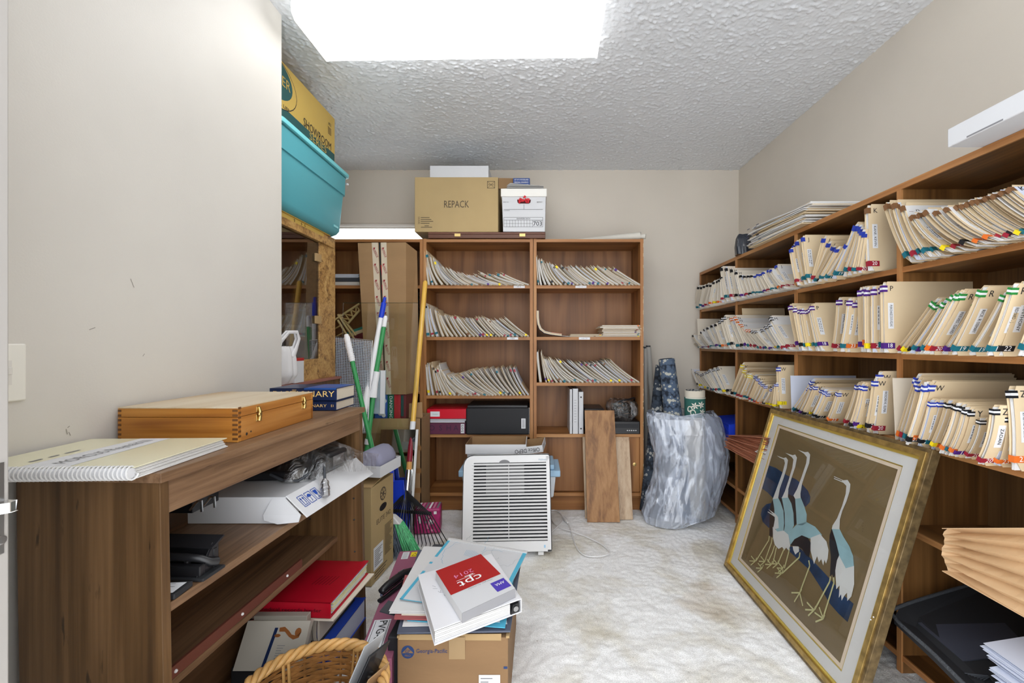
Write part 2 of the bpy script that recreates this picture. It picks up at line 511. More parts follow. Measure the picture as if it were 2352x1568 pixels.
def carpet_material():
    m = bpy.data.materials.new('carpet')
    nt, N, L, p = nodes_of(m)
    tc = N.new('ShaderNodeTexCoord')
    def nz(scale, detail, dist=0.0):
        n = N.new('ShaderNodeTexNoise'); n.inputs['Scale'].default_value = scale; n.inputs['Detail'].default_value = detail
        n.inputs['Distortion'].default_value = dist
        L.new(tc.outputs['Object'], n.inputs['Vector']); return n
    def ramp(src, p0, p1, c0, c1):
        r = N.new('ShaderNodeValToRGB'); r.color_ramp.elements[0].position = p0; r.color_ramp.elements[1].position = p1
        r.color_ramp.elements[0].color = c0; r.color_ramp.elements[1].color = c1
        L.new(src, r.inputs[0]); return r
    base = ramp(nz(260, 3).outputs[0], 0.32, 0.62, (0.76, 0.76, 0.75, 1), (0.97, 0.97, 0.97, 1))
    worn = ramp(nz(3.4, 7, 0.6).outputs[0], 0.46, 0.66, (0, 0, 0, 1), (0.75, 0.75, 0.75, 1))
    mx = N.new('ShaderNodeMix'); mx.data_type = 'RGBA'; mx.blend_type = 'MULTIPLY'
    L.new(worn.outputs[0], mx.inputs[0]); L.new(base.outputs[0], mx.inputs[6]); mx.inputs[7].default_value = (0.66, 0.60, 0.47, 1)
    spot = ramp(nz(1.7, 6, 0.8).outputs[0], 0.62, 0.74, (0, 0, 0, 1), (0.7, 0.7, 0.7, 1))
    m2 = N.new('ShaderNodeMix'); m2.data_type = 'RGBA'; m2.blend_type = 'MULTIPLY'
    L.new(spot.outputs[0], m2.inputs[0]); L.new(mx.outputs[2], m2.inputs[6]); m2.inputs[7].default_value = (0.62, 0.50, 0.36, 1)
    bits = ramp(nz(70, 2).outputs[0], 0.20, 0.26, (0.6, 0.6, 0.6, 1), (0, 0, 0, 1))
    m3 = N.new('ShaderNodeMix'); m3.data_type = 'RGBA'
    L.new(bits.outputs[0], m3.inputs[0]); L.new(m2.outputs[2], m3.inputs[6]); m3.inputs[7].default_value = (0.16, 0.12, 0.08, 1)
    L.new(m3.outputs[2], p.inputs['Base Color'])
    p.inputs['Roughness'].default_value = 0.95
    p.inputs['Specular IOR Level'].default_value = 0.1
    bp = N.new('ShaderNodeBump'); bp.inputs['Strength'].default_value = 0.45; bp.inputs['Distance'].default_value = 0.005
    L.new(nz(330, 3).outputs[0], bp.inputs['Height']); L.new(bp.outputs[0], p.inputs['Normal'])
    return m
M_carpet = carpet_material()
M_ceil = mat('popcorn_paint', (0.78, 0.81, 0.85, 1), 0.45, spec=0.6, bump=0.25, bscale=200)

relief_grid('floor', -2.5, XR, -0.9, YB, 0.0075, pile, M_carpet, 0.0)
relief_grid('ceiling', -2.5, XR, -0.2, YB, 0.0052, popcorn, M_ceil, ZC, flip=True)

struct(MB().box(-1.16, XL, 0.55, 1.762, 0, ZC).build('wall_left', M_wall_left, bevel=0.004))
struct(MB().box(-2.5, -1.16, 1.55, 1.65, 0, ZC).build('wall_alcove', M_wall))
struct(MB().box(-2.5, -2.4, 1.65, YB, 0, ZC).build('wall_far_left', M_wall))
struct(MB().box(XR, XR + .1, -0.9, YB + .1, 0, ZC).build('wall_right', M_wall))
wb = MB()
WX0, WX1, WZ0, WZ1 = -1.78, -0.84, 1.05, 2.035
wb.box(-2.5, WX0, YB, YB + .1, 0, ZC); wb.box(WX1, XR, YB, YB + .1, 0, ZC)
wb.box(WX0, WX1, YB, YB + .1, 0, WZ0); wb.box(WX0, WX1, YB, YB + .1, WZ1, ZC)
struct(wb.build('wall_back', M_wall))
wf = MB()
wf.box(-2.5, -1.13, .50, .55, 0, ZC)
struct(wf.build('wall_front', M_wall))
struct(MB().box(-0.78 + 1.5, XR, YB - .012, YB, 0, .085).build('baseboard_back', M_trim, bevel=.003))
struct(MB().box(-2.4, .7, YB - .012, YB, 0, .085).build('baseboard_alcove', M_trim, bevel=.003))
# window at the back: frame, sash and pane, bright sky behind
wn = MB()
for a, b in ((WX0, WX0 + .035), (WX1 - .035, WX1)): wn.box(a, b, YB + .01, YB + .06, WZ0, WZ1)
wn.box(WX0 + .035, WX1 - .035, YB + .01, YB + .06, WZ0, WZ0 + .035); wn.box(WX0 + .035, WX1 - .035, YB + .01, YB + .06, WZ1 - .018, WZ1)
win = struct(wn.build('window_1', M_trim, bevel=.003))
MB().box(WX0 + .03, WX1 - .03, YB + .03, YB + .05, WZ1 - .034, WZ1 - .022).build('sash_rail', M_trim, win)
MB().box(WX0 + .03, WX1 - .03, YB + .035, YB + .039, WZ0 + .03, WZ1 - .03).build('pane', M_glass, win)

# door leaf beside the camera
dr = struct(MB().box(-1.128, -.6545, .50, .538, 0.012, 2.045).build('door_1', M_door, bevel=.002))
kb = MB(); kb.tube([(-.715, .50, .885), (-.715, .494, .885), (-.715, .492, .885)], [.033, .033, .03], 20)
kb.build('knob_rose', M_steel, dr, smooth=True)
kb = MB(); kb.tube([(-.715, .493, .885), (-.715, .47, .885), (-.715, .462, .885), (-.715, .45, .885), (-.715, .438, .885), (-.715, .434, .885)], [.011, .011, .024, .028, .024, .006], 20)
kb.build('knob', M_brass, dr, smooth=True)
MB().box(-.6548, -.6535, .506, .532, .855, .966).build('latch_plate', M_steel, dr)
m = MB(); m.tube([(-.6538, .5285, .872), (-.652, .5285, .872), (-.6515, .5285, .872)], [.0055, .0055, .004], 14); m.build('screw_head', M_steel, dr)
MB().prism([(-.654, .518, .9185), (-.6405, .527, .9185), (-.6405, .534, .9185), (-.654, .536, .9185)], (0, 0, -.0125)).build('latch_bolt', M_chrome, dr, bevel=.001)

# light switch on the near end of the left wall
sw = thing('light_switch', 'ivory plastic light switch plate on the pale wall above the dark bookcase', 'switch', (XL, .844, 1.053))
MB().box(XL, XL + .006, .809, .879, .997, 1.111).build('cover_plate', mat('ivory_plastic', rgb(232, 230, 222), .35), sw, bevel=.0035)
MB().box(XL + .006, XL + .0075, .835, .853, 1.03, 1.078).build('rocker_frame', M_trim, sw)
MB().box(XL + .0075, XL + .016, .840, .848, 1.05, 1.066).build('toggle', M_trim, sw, bevel=.002)

m = MB()
for x, y, dx, dy in ((152, 985, 3, 12), (158, 992, 4, 8), (160, 978, -5, 4), (332, 812, -4, 6), (205, 757, 14, -5), (60, 1052, 10, -2), (110, 1048, 14, -4), (300, 640, 8, 20)):
    P = []
    for a, b in ((x, y), (x + dx, y + dy)):
        Yv = 1.0394 * 1000 / (1238 - a); P.append((XL + .0006, Yv, EYE - (b - 790) * Yv / 1000))
    m.line(P[0], P[1], .0018, (1, 0, 0))
o_ = bpy.data.objects['wall_left']
m.build('scuff_mark', mat('scuff_grey', rgb(150, 146, 138), .7), o_, kind='stuff')
# ceiling light
fx = thing('ceiling_light', 'long white wraparound fluorescent fixture glowing on the popcorn ceiling', 'light', (-.345, 1.79, ZC))
Mf = rotz((-.345, 1.79, 0), -1.1)
HL, HW = .59, .142
c = MB(Mf)
c.box(-HL, HL, -.10, .10, 2.405, ZC - .001)
c.build('housing', M_plastic_w, fx, bevel=.004)
M_lens = mat('lit_diffuser', (1.0, 0.995, 0.985, 1), 0.4, emit=FIXTURE_STRENGTH)
c = MB(Mf)
pr = [(-HW, 2.425), (-HW, 2.377), (-HW + .02, 2.360), (HW - .02, 2.360), (HW, 2.377), (HW, 2.425)]
n = len(pr)
c.add([(-HL, y, z) for y, z in pr] + [(HL, y, z) for y, z in pr], [(i, i + 1, i + 1 + n, i + n) for i in range(n - 1)])
c.build('diffuser', M_lens, fx)
M_endcap = mat('lit_end_cap', (0.95, 0.94, 0.92, 1), 0.4, emit=1.2)
for s in (-1, 1):
    c = MB(Mf)
    c.prism([(s * HL, y, z) for y, z in [(-HW - .003, 2.428), (-HW - .003, 2.376), (-HW + .02, 2.357), (HW - .02, 2.357), (HW + .003, 2.376), (HW + .003, 2.428)]], (s * .006, 0, 0))
    c.build('end_cap', M_endcap, fx)

# ------------------------------------------------------------------ three teak bookcases along the back wall
YF, YD = 2.90, 3.19
BX = [(-1.502, -.773), (-.771, -.040), (-.037, .696)]
BZ = 1.811
def bookcase(k, x0, x1, levels, label, kick=True):
    t = thing('bookcase', label, 'bookcase', ((x0 + x1) / 2, (YF + YD) / 2, 0), 'teak bookcases along the back wall')
    th = .021
    for s in (0, 1):
        xa = x0 if s == 0 else x1 - th
        MB().box(xa, xa + th, YF + .006, YD, 0, BZ).build('side_panel', M_teak_v, t)
        MB().box(xa, xa + th, YF, YF + .006, 0, BZ).build('edge_strip', M_teak_edge_v, t)
    MB().box(x0 + th, x1 - th, YF + .006, YD - .006, BZ - .022, BZ - .002).build('top_panel', M_teak_h, t)
    MB().box(x0 + th, x1 - th, YF, YF + .006, BZ - .022, BZ - .002).build('edge_strip', M_teak_edge, t)
    MB().box(x0 + th, x1 - th, YD - .006, YD, .1, BZ - .002).build('back_panel', M_teak_back, t)
    for z in levels:
        MB().box(x0 + th, x1 - th, YF + .010, YD - .006, z - .021, z).build('shelf', M_teak_h, t)
        MB().box(x0 + th, x1 - th, YF + .004, YF + .010, z - .021, z).build('edge_strip', M_teak_edge, t)
    MB().box(x0 + th, x1 - th, YF + .02, YF + .038, 0, levels[-1] - .022).build('kick_board', M_teak_h, t)
    return t
S1, S2, S3, S4, S5 = 1.502, 1.158, .768, .510, .118
bc0 = bookcase(0, *BX[0], (S1, 1.145, .80, .45, S5), 'teak bookcase behind the tall leaning cardboard box, partly hidden by the burl cabinet')
bc1 = bookcase(1, *BX[1], (S1, S2, S3, S4, S5), 'teak bookcase with red and purple binders and an open bottom bay')
bc2 = bookcase(2, *BX[2], (S1, S2, .853, S4, S5), 'teak bookcase with planks leaning on its lower doors')
# sliding doors of the third bookcase
for i, (a, b, y) in enumerate(((-.016, .345, YF + .035), (.315, .675, YF + .018))):
    d = MB().box(a, b, y, y + .014, S5 + .003, S4 - .025).build('door', M_teak_v if i else M_teak_back, bc2)
    if i:
        k = MB(); k.tube([(.640, y, .305), (.640, y - .004, .305), (.640, y - .005, .305)], [.012, .012, .007], 16)
        k.build('finger_pull', M_brass, d, smooth=True)
    # shelf edge labels
def shelf_label(x, z, parent, txt):
    m = MB(); y = YF + .0035
    m.box(x - .037, x + .037, y - .0012, y, z - .018, z - .002, 0)
    m.text(txt, .011, (x, y - .0012, z - .010), (1, 0, 0), (0, 0, 1), 1)
    m.build('shelf_label', [M_label, M_inkgrey], parent)
shelf_label(-.132, S1, bc1, 'A - B'); shelf_label(-.176, S2, bc1, 'A B C')
shelf_label(.280, S1, bc2, 'S T U'); shelf_label(.303, S2, bc2, 'A B C D')
# worn pale chips on the right bookcase's edge
m = MB()
for i in range(26):
    z = R.uniform(.25, 1.78); h = R.uniform(.006, .03)
    m.box(.6935, .6966, YF - .0006, YF + .001, z, z + h)
m.build('worn_edge', M_cream, bc2, kind='stuff')

# ------------------------------------------------------------------ open file shelving along the right wall
XF, XB = 1.222, 1.518
ED = [3.312, 2.703, 2.075, 1.478, .867]
LV = [1.370, 1.078, .790, .500, .222, .06]
ZT = 1.652
fs = thing('file_shelving', 'long dark teak open shelving unit full of patient folders along the wall', 'shelving', ((XF + XB) / 2, 2.1, 0))
for i, y in enumerate(ED):
    ya = y - .019 if i == 0 else (y - .0095 if i < len(ED) - 1 else y)
    MB().box(XF + .006, XB, ya, ya + .019, 0, ZT - .02).build('divider', M_shv_v, fs)
    MB().box(XF, XF + .006, ya, ya + .019, 0, ZT - .02).build('edge_strip', M_teak_edge_v, fs)
for i in range(len(ED) - 1):
    a, b = ED[i + 1] + .0095, ED[i] - (.019 if i == 0 else .0095)
    if i == len(ED) - 2: a = ED[-1] + .019
    for z in LV:
        MB().box(XF + .010, XB - .004, a, b, z - .019, z).build('shelf', M_shv_y, fs)
        MB().box(XF + .004, XF + .010, a, b, z - .019, z).build('edge_strip', M_teak_edge_y, fs)
    MB().box(XB - .004, XB, a, b, .06, ZT - .02).build('back_panel', M_panel_back, fs)
MB().box(XF + .006, XB, ED[-1], ED[0], ZT - .02, ZT).build('top_panel', M_shv_y, fs)
MB().box(XF, XF + .006, ED[-1], ED[0], ZT - .02, ZT).build('edge_strip', M_teak_edge_y, fs)
# ------------------------------------------------------------------ file folders
def bez(b, c, t, n):
    out = []
    for i in range(n + 1):
        s = i / n
        out.append(((1 - s) ** 2 * b[0] + 2 * s * (1 - s) * c[0] + s * s * t[0], (1 - s) ** 2 * b[1] + 2 * s * (1 - s) * c[1] + s * s * t[1]))
    return out
def profile(b, t, bend, n=7):
    dx, dz = t[0] - b[0], t[1] - b[1]
    return bez(b, ((b[0] + t[0]) / 2 - dz * bend, (b[1] + t[1]) / 2 + dx * bend), t, n)
def normals(pf):
    out = []
    for i in range(len(pf)):
        a, b = pf[max(0, i - 1)], pf[min(len(pf) - 1, i + 1)]
        d = math.hypot(b[0] - a[0], b[1] - a[1]) or 1
        out.append((-(b[1] - a[1]) / d, (b[0] - a[0]) / d))
    return out
def ribbon(mb, pf, nn, off, th, e0, e1, mp, mi=0, cut=None):
    """sheet following profile pf (shifted off along its normal), th thick, extruded from e0 to e1"""
    vs, fs = [], []
    n = len(pf)
    for i, ((u, z), (nu, nz)) in enumerate(zip(pf, nn)):
        c = cut(i / (n - 1)) if cut else 0.0
        for d in (off - th / 2, off + th / 2):
            vs.append(mp(e0 + c, u + nu * d, z + nz * d)); vs.append(mp(e1, u + nu * d, z + nz * d))
    for i in range(n - 1):
        a, b = i * 4, i * 4 + 4
        fs += [(a, a + 1, b + 1, b), (a + 2, b + 2, b + 3, a + 3), (a, b, b + 2, a + 2), (a + 1, a + 3, b + 3, b + 1)]
    fs += [(0, 2, 3, 1), (4 * n - 4, 4 * n - 3, 4 * n - 1, 4 * n - 2)]
    mb.add(vs, fs, mi)
MPB = lambda e, u, z: (u, e, z)       # back wall: profile across x, extruded along y
MPR = lambda e, u, z: (e, u, z)       # right wall: profile along y, extruded along x

FILES = [0]
BST = [M_red_st, M_teal_st, M_purple_st, M_black_st, M_brown_st, M_red_st, M_teal_st, M_yel_st]
ST = [M_red_st, M_teal_st, M_purple_st, M_yel_st, M_blue_st, M_orange, M_green_st, M_black_st, M_brown_st]

def back_row(keys, shelf_z, where, group, step=9.0, y0=None):
    """keys: (x bottom, x top, y top, bend) read at the shelf front; fills the run with folders about step pixels apart"""
    Yf = 2.893 if y0 is None else y0
    spots = []
    for a, b in zip(keys[:-1], keys[1:]):
        n = max(1, round((b[0] - a[0]) / step))
        for i in range(n):
            s = i / n
            spots.append(tuple(a[k] * (1 - s) + b[k] * s for k in range(4)))
    spots.append(keys[-1])
    for j, (xb, xt, yt, bend) in enumerate(spots):
        nxt = spots[j + 1][0] if j + 1 < len(spots) else xb + step
        gap = max(4.0, nxt - xb) * Yf / 1000
        yy = Yf + R.uniform(-.012, .010)
        b = W(xb, 790, yy); t = W(xt + R.uniform(-1.5, 1.5), yt + R.uniform(-2.5, 2), yy)
        pf = profile((b.x, shelf_z + .002), (t.x, t.z), -bend + R.uniform(-.02, .02), 7)
        nn = normals(pf)
        th = min(gap * .75, .026) * R.uniform(.8, 1.0) * 0.62
        cover = M_cream if R.random() < .7 else M_cream_l
        m = MB()
        e1 = yy + R.uniform(.225, .25)
        ribbon(m, pf, nn, -th / 2, .0016, yy, e1, MPB)
        k = R.uniform(.93, .99)
        pf2 = [(u, z) for u, z in profile((b.x, shelf_z + .002), (pf[0][0] + (pf[-1][0] - pf[0][0]) * k, pf[0][1] + (pf[-1][1] - pf[0][1]) * k), -bend, 7)]
        ribbon(m, pf2, nn, th / 2, .0016, yy, e1, MPB)
        m.box(b.x - th / 2, b.x + th / 2, yy, e1, shelf_z + .0006, shelf_z + .0022)
        FILES[0] += 1
        ob = m.build('file_folder', cover)
        tag(ob, f'{"manila" if cover is M_cream else "ivory"} file folder, {ordinal(j + 1)} from left in {where}', 'folder', group)
        m = MB()
        npap = 2 if th < .009 else 4
        for q in range(npap):
            o = -th / 2 + th * (q + 1) / (npap + 1)
            kk = R.uniform(.86, .97)
            p3 = [(pf[0][0] + (u - pf[0][0]) * kk, pf[0][1] + .003 + (z - pf[0][1]) * kk) for u, z in pf]
            ribbon(m, p3, nn, o, min(.0026, th / (npap + 1) * .8), yy + R.uniform(.001, .007), e1 - .01, MPB)
        m.build('papers', M_paper if R.random() < .75 else M_paper_blue, ob)
        for s0, pr in ((R.uniform(.06, .13), .5), (R.uniform(.84, .9), .3)):
            if R.random() < pr:
                i = int(s0 * 7); u, z = pf[i]; u2, z2 = pf[i + 1]
                f = s0 * 7 - i
                cu, cz = u + (u2 - u) * f, z + (z2 - z) * f
                d = math.hypot(u2 - u, z2 - z); tu, tz = (u2 - u) / d, (z2 - z) / d
                nu, nz_ = nn[i]; hw = th * .6; hl = R.uniform(.005, .009)
                P = [(cu + tu * a * hl + nu * w * hw, cz + tz * a * hl + nz_ * w * hw) for a, w in ((-1, -1), (1, -1), (1, 1), (-1, 1))]
                m = MB()
                m.add([(p[0], yy - .0008, p[1]) for p in P] + [(p[0], yy + .012, p[1]) for p in P],
                      [(0, 1, 2, 3), (4, 7, 6, 5), (0, 4, 5, 1), (1, 5, 6, 2), (2, 6, 7, 3), (3, 7, 4, 0)])
                m.build('tab_sticker', R.choice(BST), ob)

MID, RGT = 'the middle bookcase', 'the plank-side bookcase'
back_row([(985, 977, 573, -.03), (1003, 980, 580, -.10), (1016, 987, 586, -.14), (1029, 993, 590, -.16), (1047, 1000, 602, -.18), (1062, 1012, 610, -.16), (1077, 1030, 617, -.15),
          (1098, 1046, 624, -.14), (1129, 1065, 630, -.12), (1152, 1085, 630, -.10), (1165, 1095, 623, -.06), (1177, 1105, 628, -.05), (1192, 1130, 630, -.04), (1214, 1148, 625, -.03)],
         S1, 'the top row of ' + MID, 'folders on the top shelf of the middle bookcase')
back_row([(983, 978, 698, -.02), (1005, 985, 700, -.04), (1018, 1000, 708, -.06), (1040, 1008, 722, -.08), (1060, 1030, 722, -.06), (1090, 1050, 728, -.06), (1115, 1075, 730, -.05),
          (1140, 1098, 726, -.05), (1163, 1115, 730, -.05), (1180, 1125, 735, -.06), (1200, 1145, 730, -.05), (1214, 1155, 727, -.05)],
         S2, 'the second row of ' + MID, 'folders on the second shelf of the middle bookcase')
back_row([(985, 978, 832, -.02), (1005, 990, 832, -.04), (1020, 998, 845, -.06), (1045, 1006, 836, -.16), (1075, 1015, 860, -.16), (1110, 1043, 862, -.10), (1125, 1055, 856, -.08),
          (1140, 1075, 852, -.07), (1165, 1110, 845, -.08), (1190, 1150, 843, -.08), (1214, 1180, 842, -.08)],
         S3, 'the third row of ' + MID, 'folders on the third shelf of the middle bookcase')
back_row([(1237, 1233, 586, -.02), (1243, 1236, 592, -.04), (1273, 1241, 595, -.13), (1290, 1255, 602, -.13), (1310, 1265, 605, -.10), (1328, 1275, 608, -.08), (1345, 1298, 610, -.07), (1370, 1308, 610, -.06),
          (1400, 1345, 612, -.06), (1430, 1370, 610, -.06), (1455, 1385, 615, -.05), (1470, 1405, 612, -.04)],
         S1, 'the top row of ' + RGT, 'folders on the top shelf of the right bookcase')
back_row([(1242, 1233, 803, -.02), (1255, 1242, 805, -.05), (1270, 1248, 820, -.10), (1300, 1255, 822, -.14), (1330, 1262, 822, -.12), (1350, 1282, 826, -.06), (1385, 1320, 830, -.05),
          (1410, 1350, 832, -.05), (1440, 1380, 830, -.05), (1468, 1400, 825, -.05)],
         .853, 'the third row of ' + RGT, 'folders on the third shelf of the right bookcase')

# bent folder and flat piles on the second shelf of the right bookcase
def bent_folder(path, th, mats, name, label, y0=2.893, y1=3.13):
    m = MB(); pf = path; nn = normals(pf)
    ribbon(m, pf, nn, 0, .002, y0, y1, MPB); ribbon(m, pf[:-1], nn, th, .002, y0, y1, MPB)
    ob = m.build(name, mats[0]); tag(ob, label, 'folder')
    m = MB()
    for q in range(4):
        ribbon(m, pf[:-1], nn, th * (q + 1) / 5, .0022, y0 + .003, y1 - .01, MPB)
    m.build('papers', mats[1], ob)
    m = MB(); ribbon(m, pf[5:-1], nn[5:], th * 1.25, .0016, y0 + .002, y1 - .02, MPB); m.build('orange_sheet', M_orange, ob)
    return ob
pw = lambda pts: [(W(x, y, 2.893).x, W(x, y, 2.893).z) for x, y in pts]
bent_folder(pw([(1233, 713), (1233, 728), (1235, 744), (1240, 756), (1250, 764), (1266, 768), (1290, 771), (1312, 772.5)]), .012, (M_paper, M_cream), 'file_folder',
            'thick white folder bent into a curve with an orange sheet inside')
def flat_pile(xa, xb, za, n, zsum, where, group, lean=0.0):
    z = za
    for i in range(n):
        h = zsum / n * R.uniform(.8, 1.15)
        dx = R.uniform(-.012, .012)
        m = MB(); a = W(xa, 0, 2.893).x + dx; b = W(xb, 0, 2.893).x + dx * .4
        y = 2.893 + R.uniform(0, .014)
        m.box(a, b, y, y + .235, z, z + .0016); m.box(a + .006, b, y, y + .235, z + h - .0022, z + h - .0008)
        ob = m.build('file_folder', M_cream)
        tag(ob, f'manila folder lying flat, {ordinal(i + 1)} from bottom of {where}', 'folder', group)
        m = MB(); m.box(a + .004, b - .004, y + .003, y + .23, z + .002, z + h - .003); m.build('papers', M_paper, ob)
        m = MB(); x = b - R.uniform(.004, .05); m.box(x - .012, x, y - .001, y + .008, z + h * .2, z + h * .8); m.build('tab_sticker', R.choice(ST), ob)
        z += h
flat_pile(1312, 1385, S2 + .001, 3, .022, 'the thin pile beside the bent folder', 'thin flat pile of folders')
flat_pile(1381, 1473, S2 + .001, 9, .084, 'the tall flat pile on the second shelf', 'tall flat pile of folders')

# ---- right wall
XT = 1.170
NUMC = {18: M_purple_st, 19: M_teal_st, 20: M_red_st, 21: M_yel_st, 22: M_black_st, 23: M_orange}
LETC = {'J': M_blue_st, 'K': M_brown_st, 'P': M_purple_st, 'R': M_green_st, 'W': M_blue_st, 'Y': M_black_st, 'Z': M_black_st, 'H': M_black_st, 'L': M_black_st, 'N': M_orange, 'T': M_black_st, 'V': M_yel_st, 'M': M_black_st}
CHECK = set('PRWYZNTVM')
NUMWORD = {18: 'purple 18', 19: 'teal 19', 20: 'crimson 20', 21: 'yellow 21', 22: 'black 22', 23: 'orange 23'}

def at_prof(pf, s):
    s = max(0, min(.9999, s)) * (len(pf) - 1); i = int(s); f = s - i
    a, b = pf[i], pf[i + 1]
    d = math.hypot(b[0] - a[0], b[1] - a[1]) or 1
    return (a[0] + (b[0] - a[0]) * f, a[1] + (b[1] - a[1]) * f), ((b[0] - a[0]) / d, (b[1] - a[1]) / d)

def right_folder(xb, xt, yt, bend, letter, num, name, shelf_z, th, label, group, far=False, cover=None, xo=0.0, tabcol=None):
    e0 = XT + xo
    Yb = 1000 * e0 / (xb - 1238.0); Yt = 1000 * e0 / (xt - 1238.0)
    zt = EYE - (yt - 790) * Yt / 1000
    zb = shelf_z + .002
    L = math.hypot(Yt - Yb, zt - zb)
    if L > .265:                         # a folder is never longer than this
        k = .265 / L; Yt = Yb + (Yt - Yb) * k; zt = zb + (zt - zb) * k
    pf = profile((Yb, zb), (Yt, zt), bend, 8)
    nn = normals(pf)                     # points to -y (towards the room's front) for an upright folder
    e1 = e0 + .30
    cutf = lambda s: .012 * max(0, (s - .93) / .07) ** 2 + (.016 * (1 - s / .055) if s < .055 else 0)
    cover = cover or (M_cream_l if far else M_cream)
    m = MB()
    n16 = [(a, b) for a, b in nn]
    ribbon(m, pf, nn, th / 2, .0009, e0, e1, MPR, 0, cutf)
    ribbon(m, pf, nn, -th / 2, .0009, e0 - .004, e1, MPR, 0, cutf)
    ob = m.build('file_folder', cover)
    FILES[0] += 1
    tag(ob, label, 'folder', group)
    m = MB()
    npap = 2 if th < .007 else 3
    for q in range(npap):
        o = -th / 2 + th * (q + 1) / (npap + 1)
        k = R.uniform(.92, .985)
        ribbon(m, [(pf[0][0] + (u - pf[0][0]) * k, pf[0][1] + (z - pf[0][1]) * k + .002) for u, z in pf], nn, o, min(.0022, th / (npap + 1) * .8), e0 + R.uniform(-.001, .010), e1 - .008, MPR)
    m.build('papers', M_paper if R.random() < .8 else M_paper_blue, ob)
    # stickers on the face and wrapped round the front edge
    lift = th / 2 + .0011
    def patch(mb, s0, s1, x0, x1, mi, wrap=True, l=lift):
        N = 2
        for k in range(N):
            (a, ta), (b, tb) = at_prof(pf, s0 + (s1 - s0) * k / N), at_prof(pf, s0 + (s1 - s0) * (k + 1) / N)
            A = (a[0] - ta[1] * l, a[1] + ta[0] * l); B = (b[0] - tb[1] * l, b[1] + tb[0] * l)
            mb.quad([(x0, A[0], A[1]), (x1, A[0], A[1]), (x1, B[0], B[1]), (x0, B[0], B[1])], mi)
            if wrap:
                A2 = (a[0] + ta[1] * l, a[1] - ta[0] * l); B2 = (b[0] + tb[1] * l, b[1] - tb[0] * l)
                mb.quad([(x0, A[0], A[1]), (x0, B[0], B[1]), (x0, B2[0], B2[1]), (x0, A2[0], A2[1])], mi)
    ew = e0 - .0052
    m = MB(); mats = [tabcol or LETC.get(letter, M_blue_st), M_label, M_ink]
    if letter in CHECK:
        patch(m, .915, .945, ew, e0 + .012, 0); patch(m, .885, .915, ew, e0 + .012, 1); patch(m, .855, .885, ew, e0 + .012, 0)
    else:
        patch(m, .86, .945, ew, e0 + .009, 0)
    if letter:
        (a, ta) = at_prof(pf, .90)
        o = Vector((e0 + .0245, a[0] - ta[1] * lift, a[1] + ta[0] * lift))
        m.text(letter, .024, o, (1, 0, 0), (0, ta[0], ta[1]), 2, lift=.0004)
    m.build('letter_tab', mats, ob)
    m = MB(); mats = [NUMC[num], M_ink if num == 21 else M_white_t]
    sj = R.uniform(-.025, .03)
    patch(m, .085 + sj, .165 + sj, ew, e0 + .034, 0)
    (a, ta) = at_prof(pf, .125 + sj)
    m.text(str(num), .019, Vector((e0 + .0165, a[0] - ta[1] * lift, a[1] + ta[0] * lift)), (1, 0, 0), (0, ta[0], ta[1]), 1, lift=.0004)
    m.build('year_sticker', mats, ob)
    m = MB()
    patch(m, .34, .70, e0 + .012, e0 + .031, 0, wrap=False)
    if name:
        half = [(name, .52)] if len(name) < 11 or abs(bend) < .03 else None
        if half:
            (a, ta) = at_prof(pf, .52)
            m.text(name, .0125, Vector((e0 + .0215, a[0] - ta[1] * lift, a[1] + ta[0] * lift)), (0, -ta[0], -ta[1]), (1, 0, 0), 1, lift=.0006, fit=.30 * L if len(name) > 8 else None)
        else:
            k = len(name) // 2
            for s, txt in ((.61, name[:k]), (.44, name[k:])):
                (a, ta) = at_prof(pf, s)
                m.text(txt.strip(), .0125, Vector((e0 + .0215, a[0] - ta[1] * lift, a[1] + ta[0] * lift)), (0, -ta[0], -ta[1]), (1, 0, 0), 1, lift=.0007, fit=.155 * min(L, .265))
    else:                                   # print too small to read: dashes
        for xx in (.0165, .0240):
            s = .68
            while s > .42:
                q = R.uniform(.02, .05)
                (a, ta) = at_prof(pf, s); (b, tb) = at_prof(pf, s - q)
                A = Vector((e0 + xx, a[0] - ta[1] * (lift + .0005), a[1] + ta[0] * (lift + .0005))); B = Vector((e0 + xx, b[0] - tb[1] * (lift + .0005), b[1] + tb[0] * (lift + .0005)))
                m.quad([A + Vector((-.0016, 0, 0)), A + Vector((.0016, 0, 0)), B + Vector((.0016, 0, 0)), B + Vector((-.0016, 0, 0))], 1)
                s -= q + R.uniform(.006, .02)
    m.build('name_label', [M_label, M_inkgrey if not name else M_ink], ob)

def right_row(keys, shelf_z, where, group, far=False, cover=None, tabcol=None, rev=False):
    """keys from the far end: (xb, xt, yt, bend, letter, number, name or None, folders added before the next key, thickness)"""
    seq = []
    for i, k in enumerate(keys):
        seq.append(k)
        if i + 1 < len(keys) and k[7]:
            q = keys[i + 1]
            for j in range(k[7]):
                s = (j + 1) / (k[7] + 1)
                seq.append((k[0] * (1 - s) + q[0] * s, k[1] * (1 - s) + q[1] * s, k[2] * (1 - s) + q[2] * s + R.uniform(-2, 2), k[3] * (1 - s) + q[3] * s, k[4], R.choice((18, 19, 20, 20, 19, 21, 22, 23)), None, 0, min(k[8], q[8])))
    for i, k in enumerate(seq):
        label = f'{"ivory" if far else "cream"} folder, {NUMWORD[k[5]]} sticker, {ordinal(i + 1)} from far end, {where}'
        right_folder(k[0], k[1], k[2], k[3], k[4], k[5], k[6], shelf_z, k[8], label, group, far, cover, R.uniform(-.012, .022), tabcol)

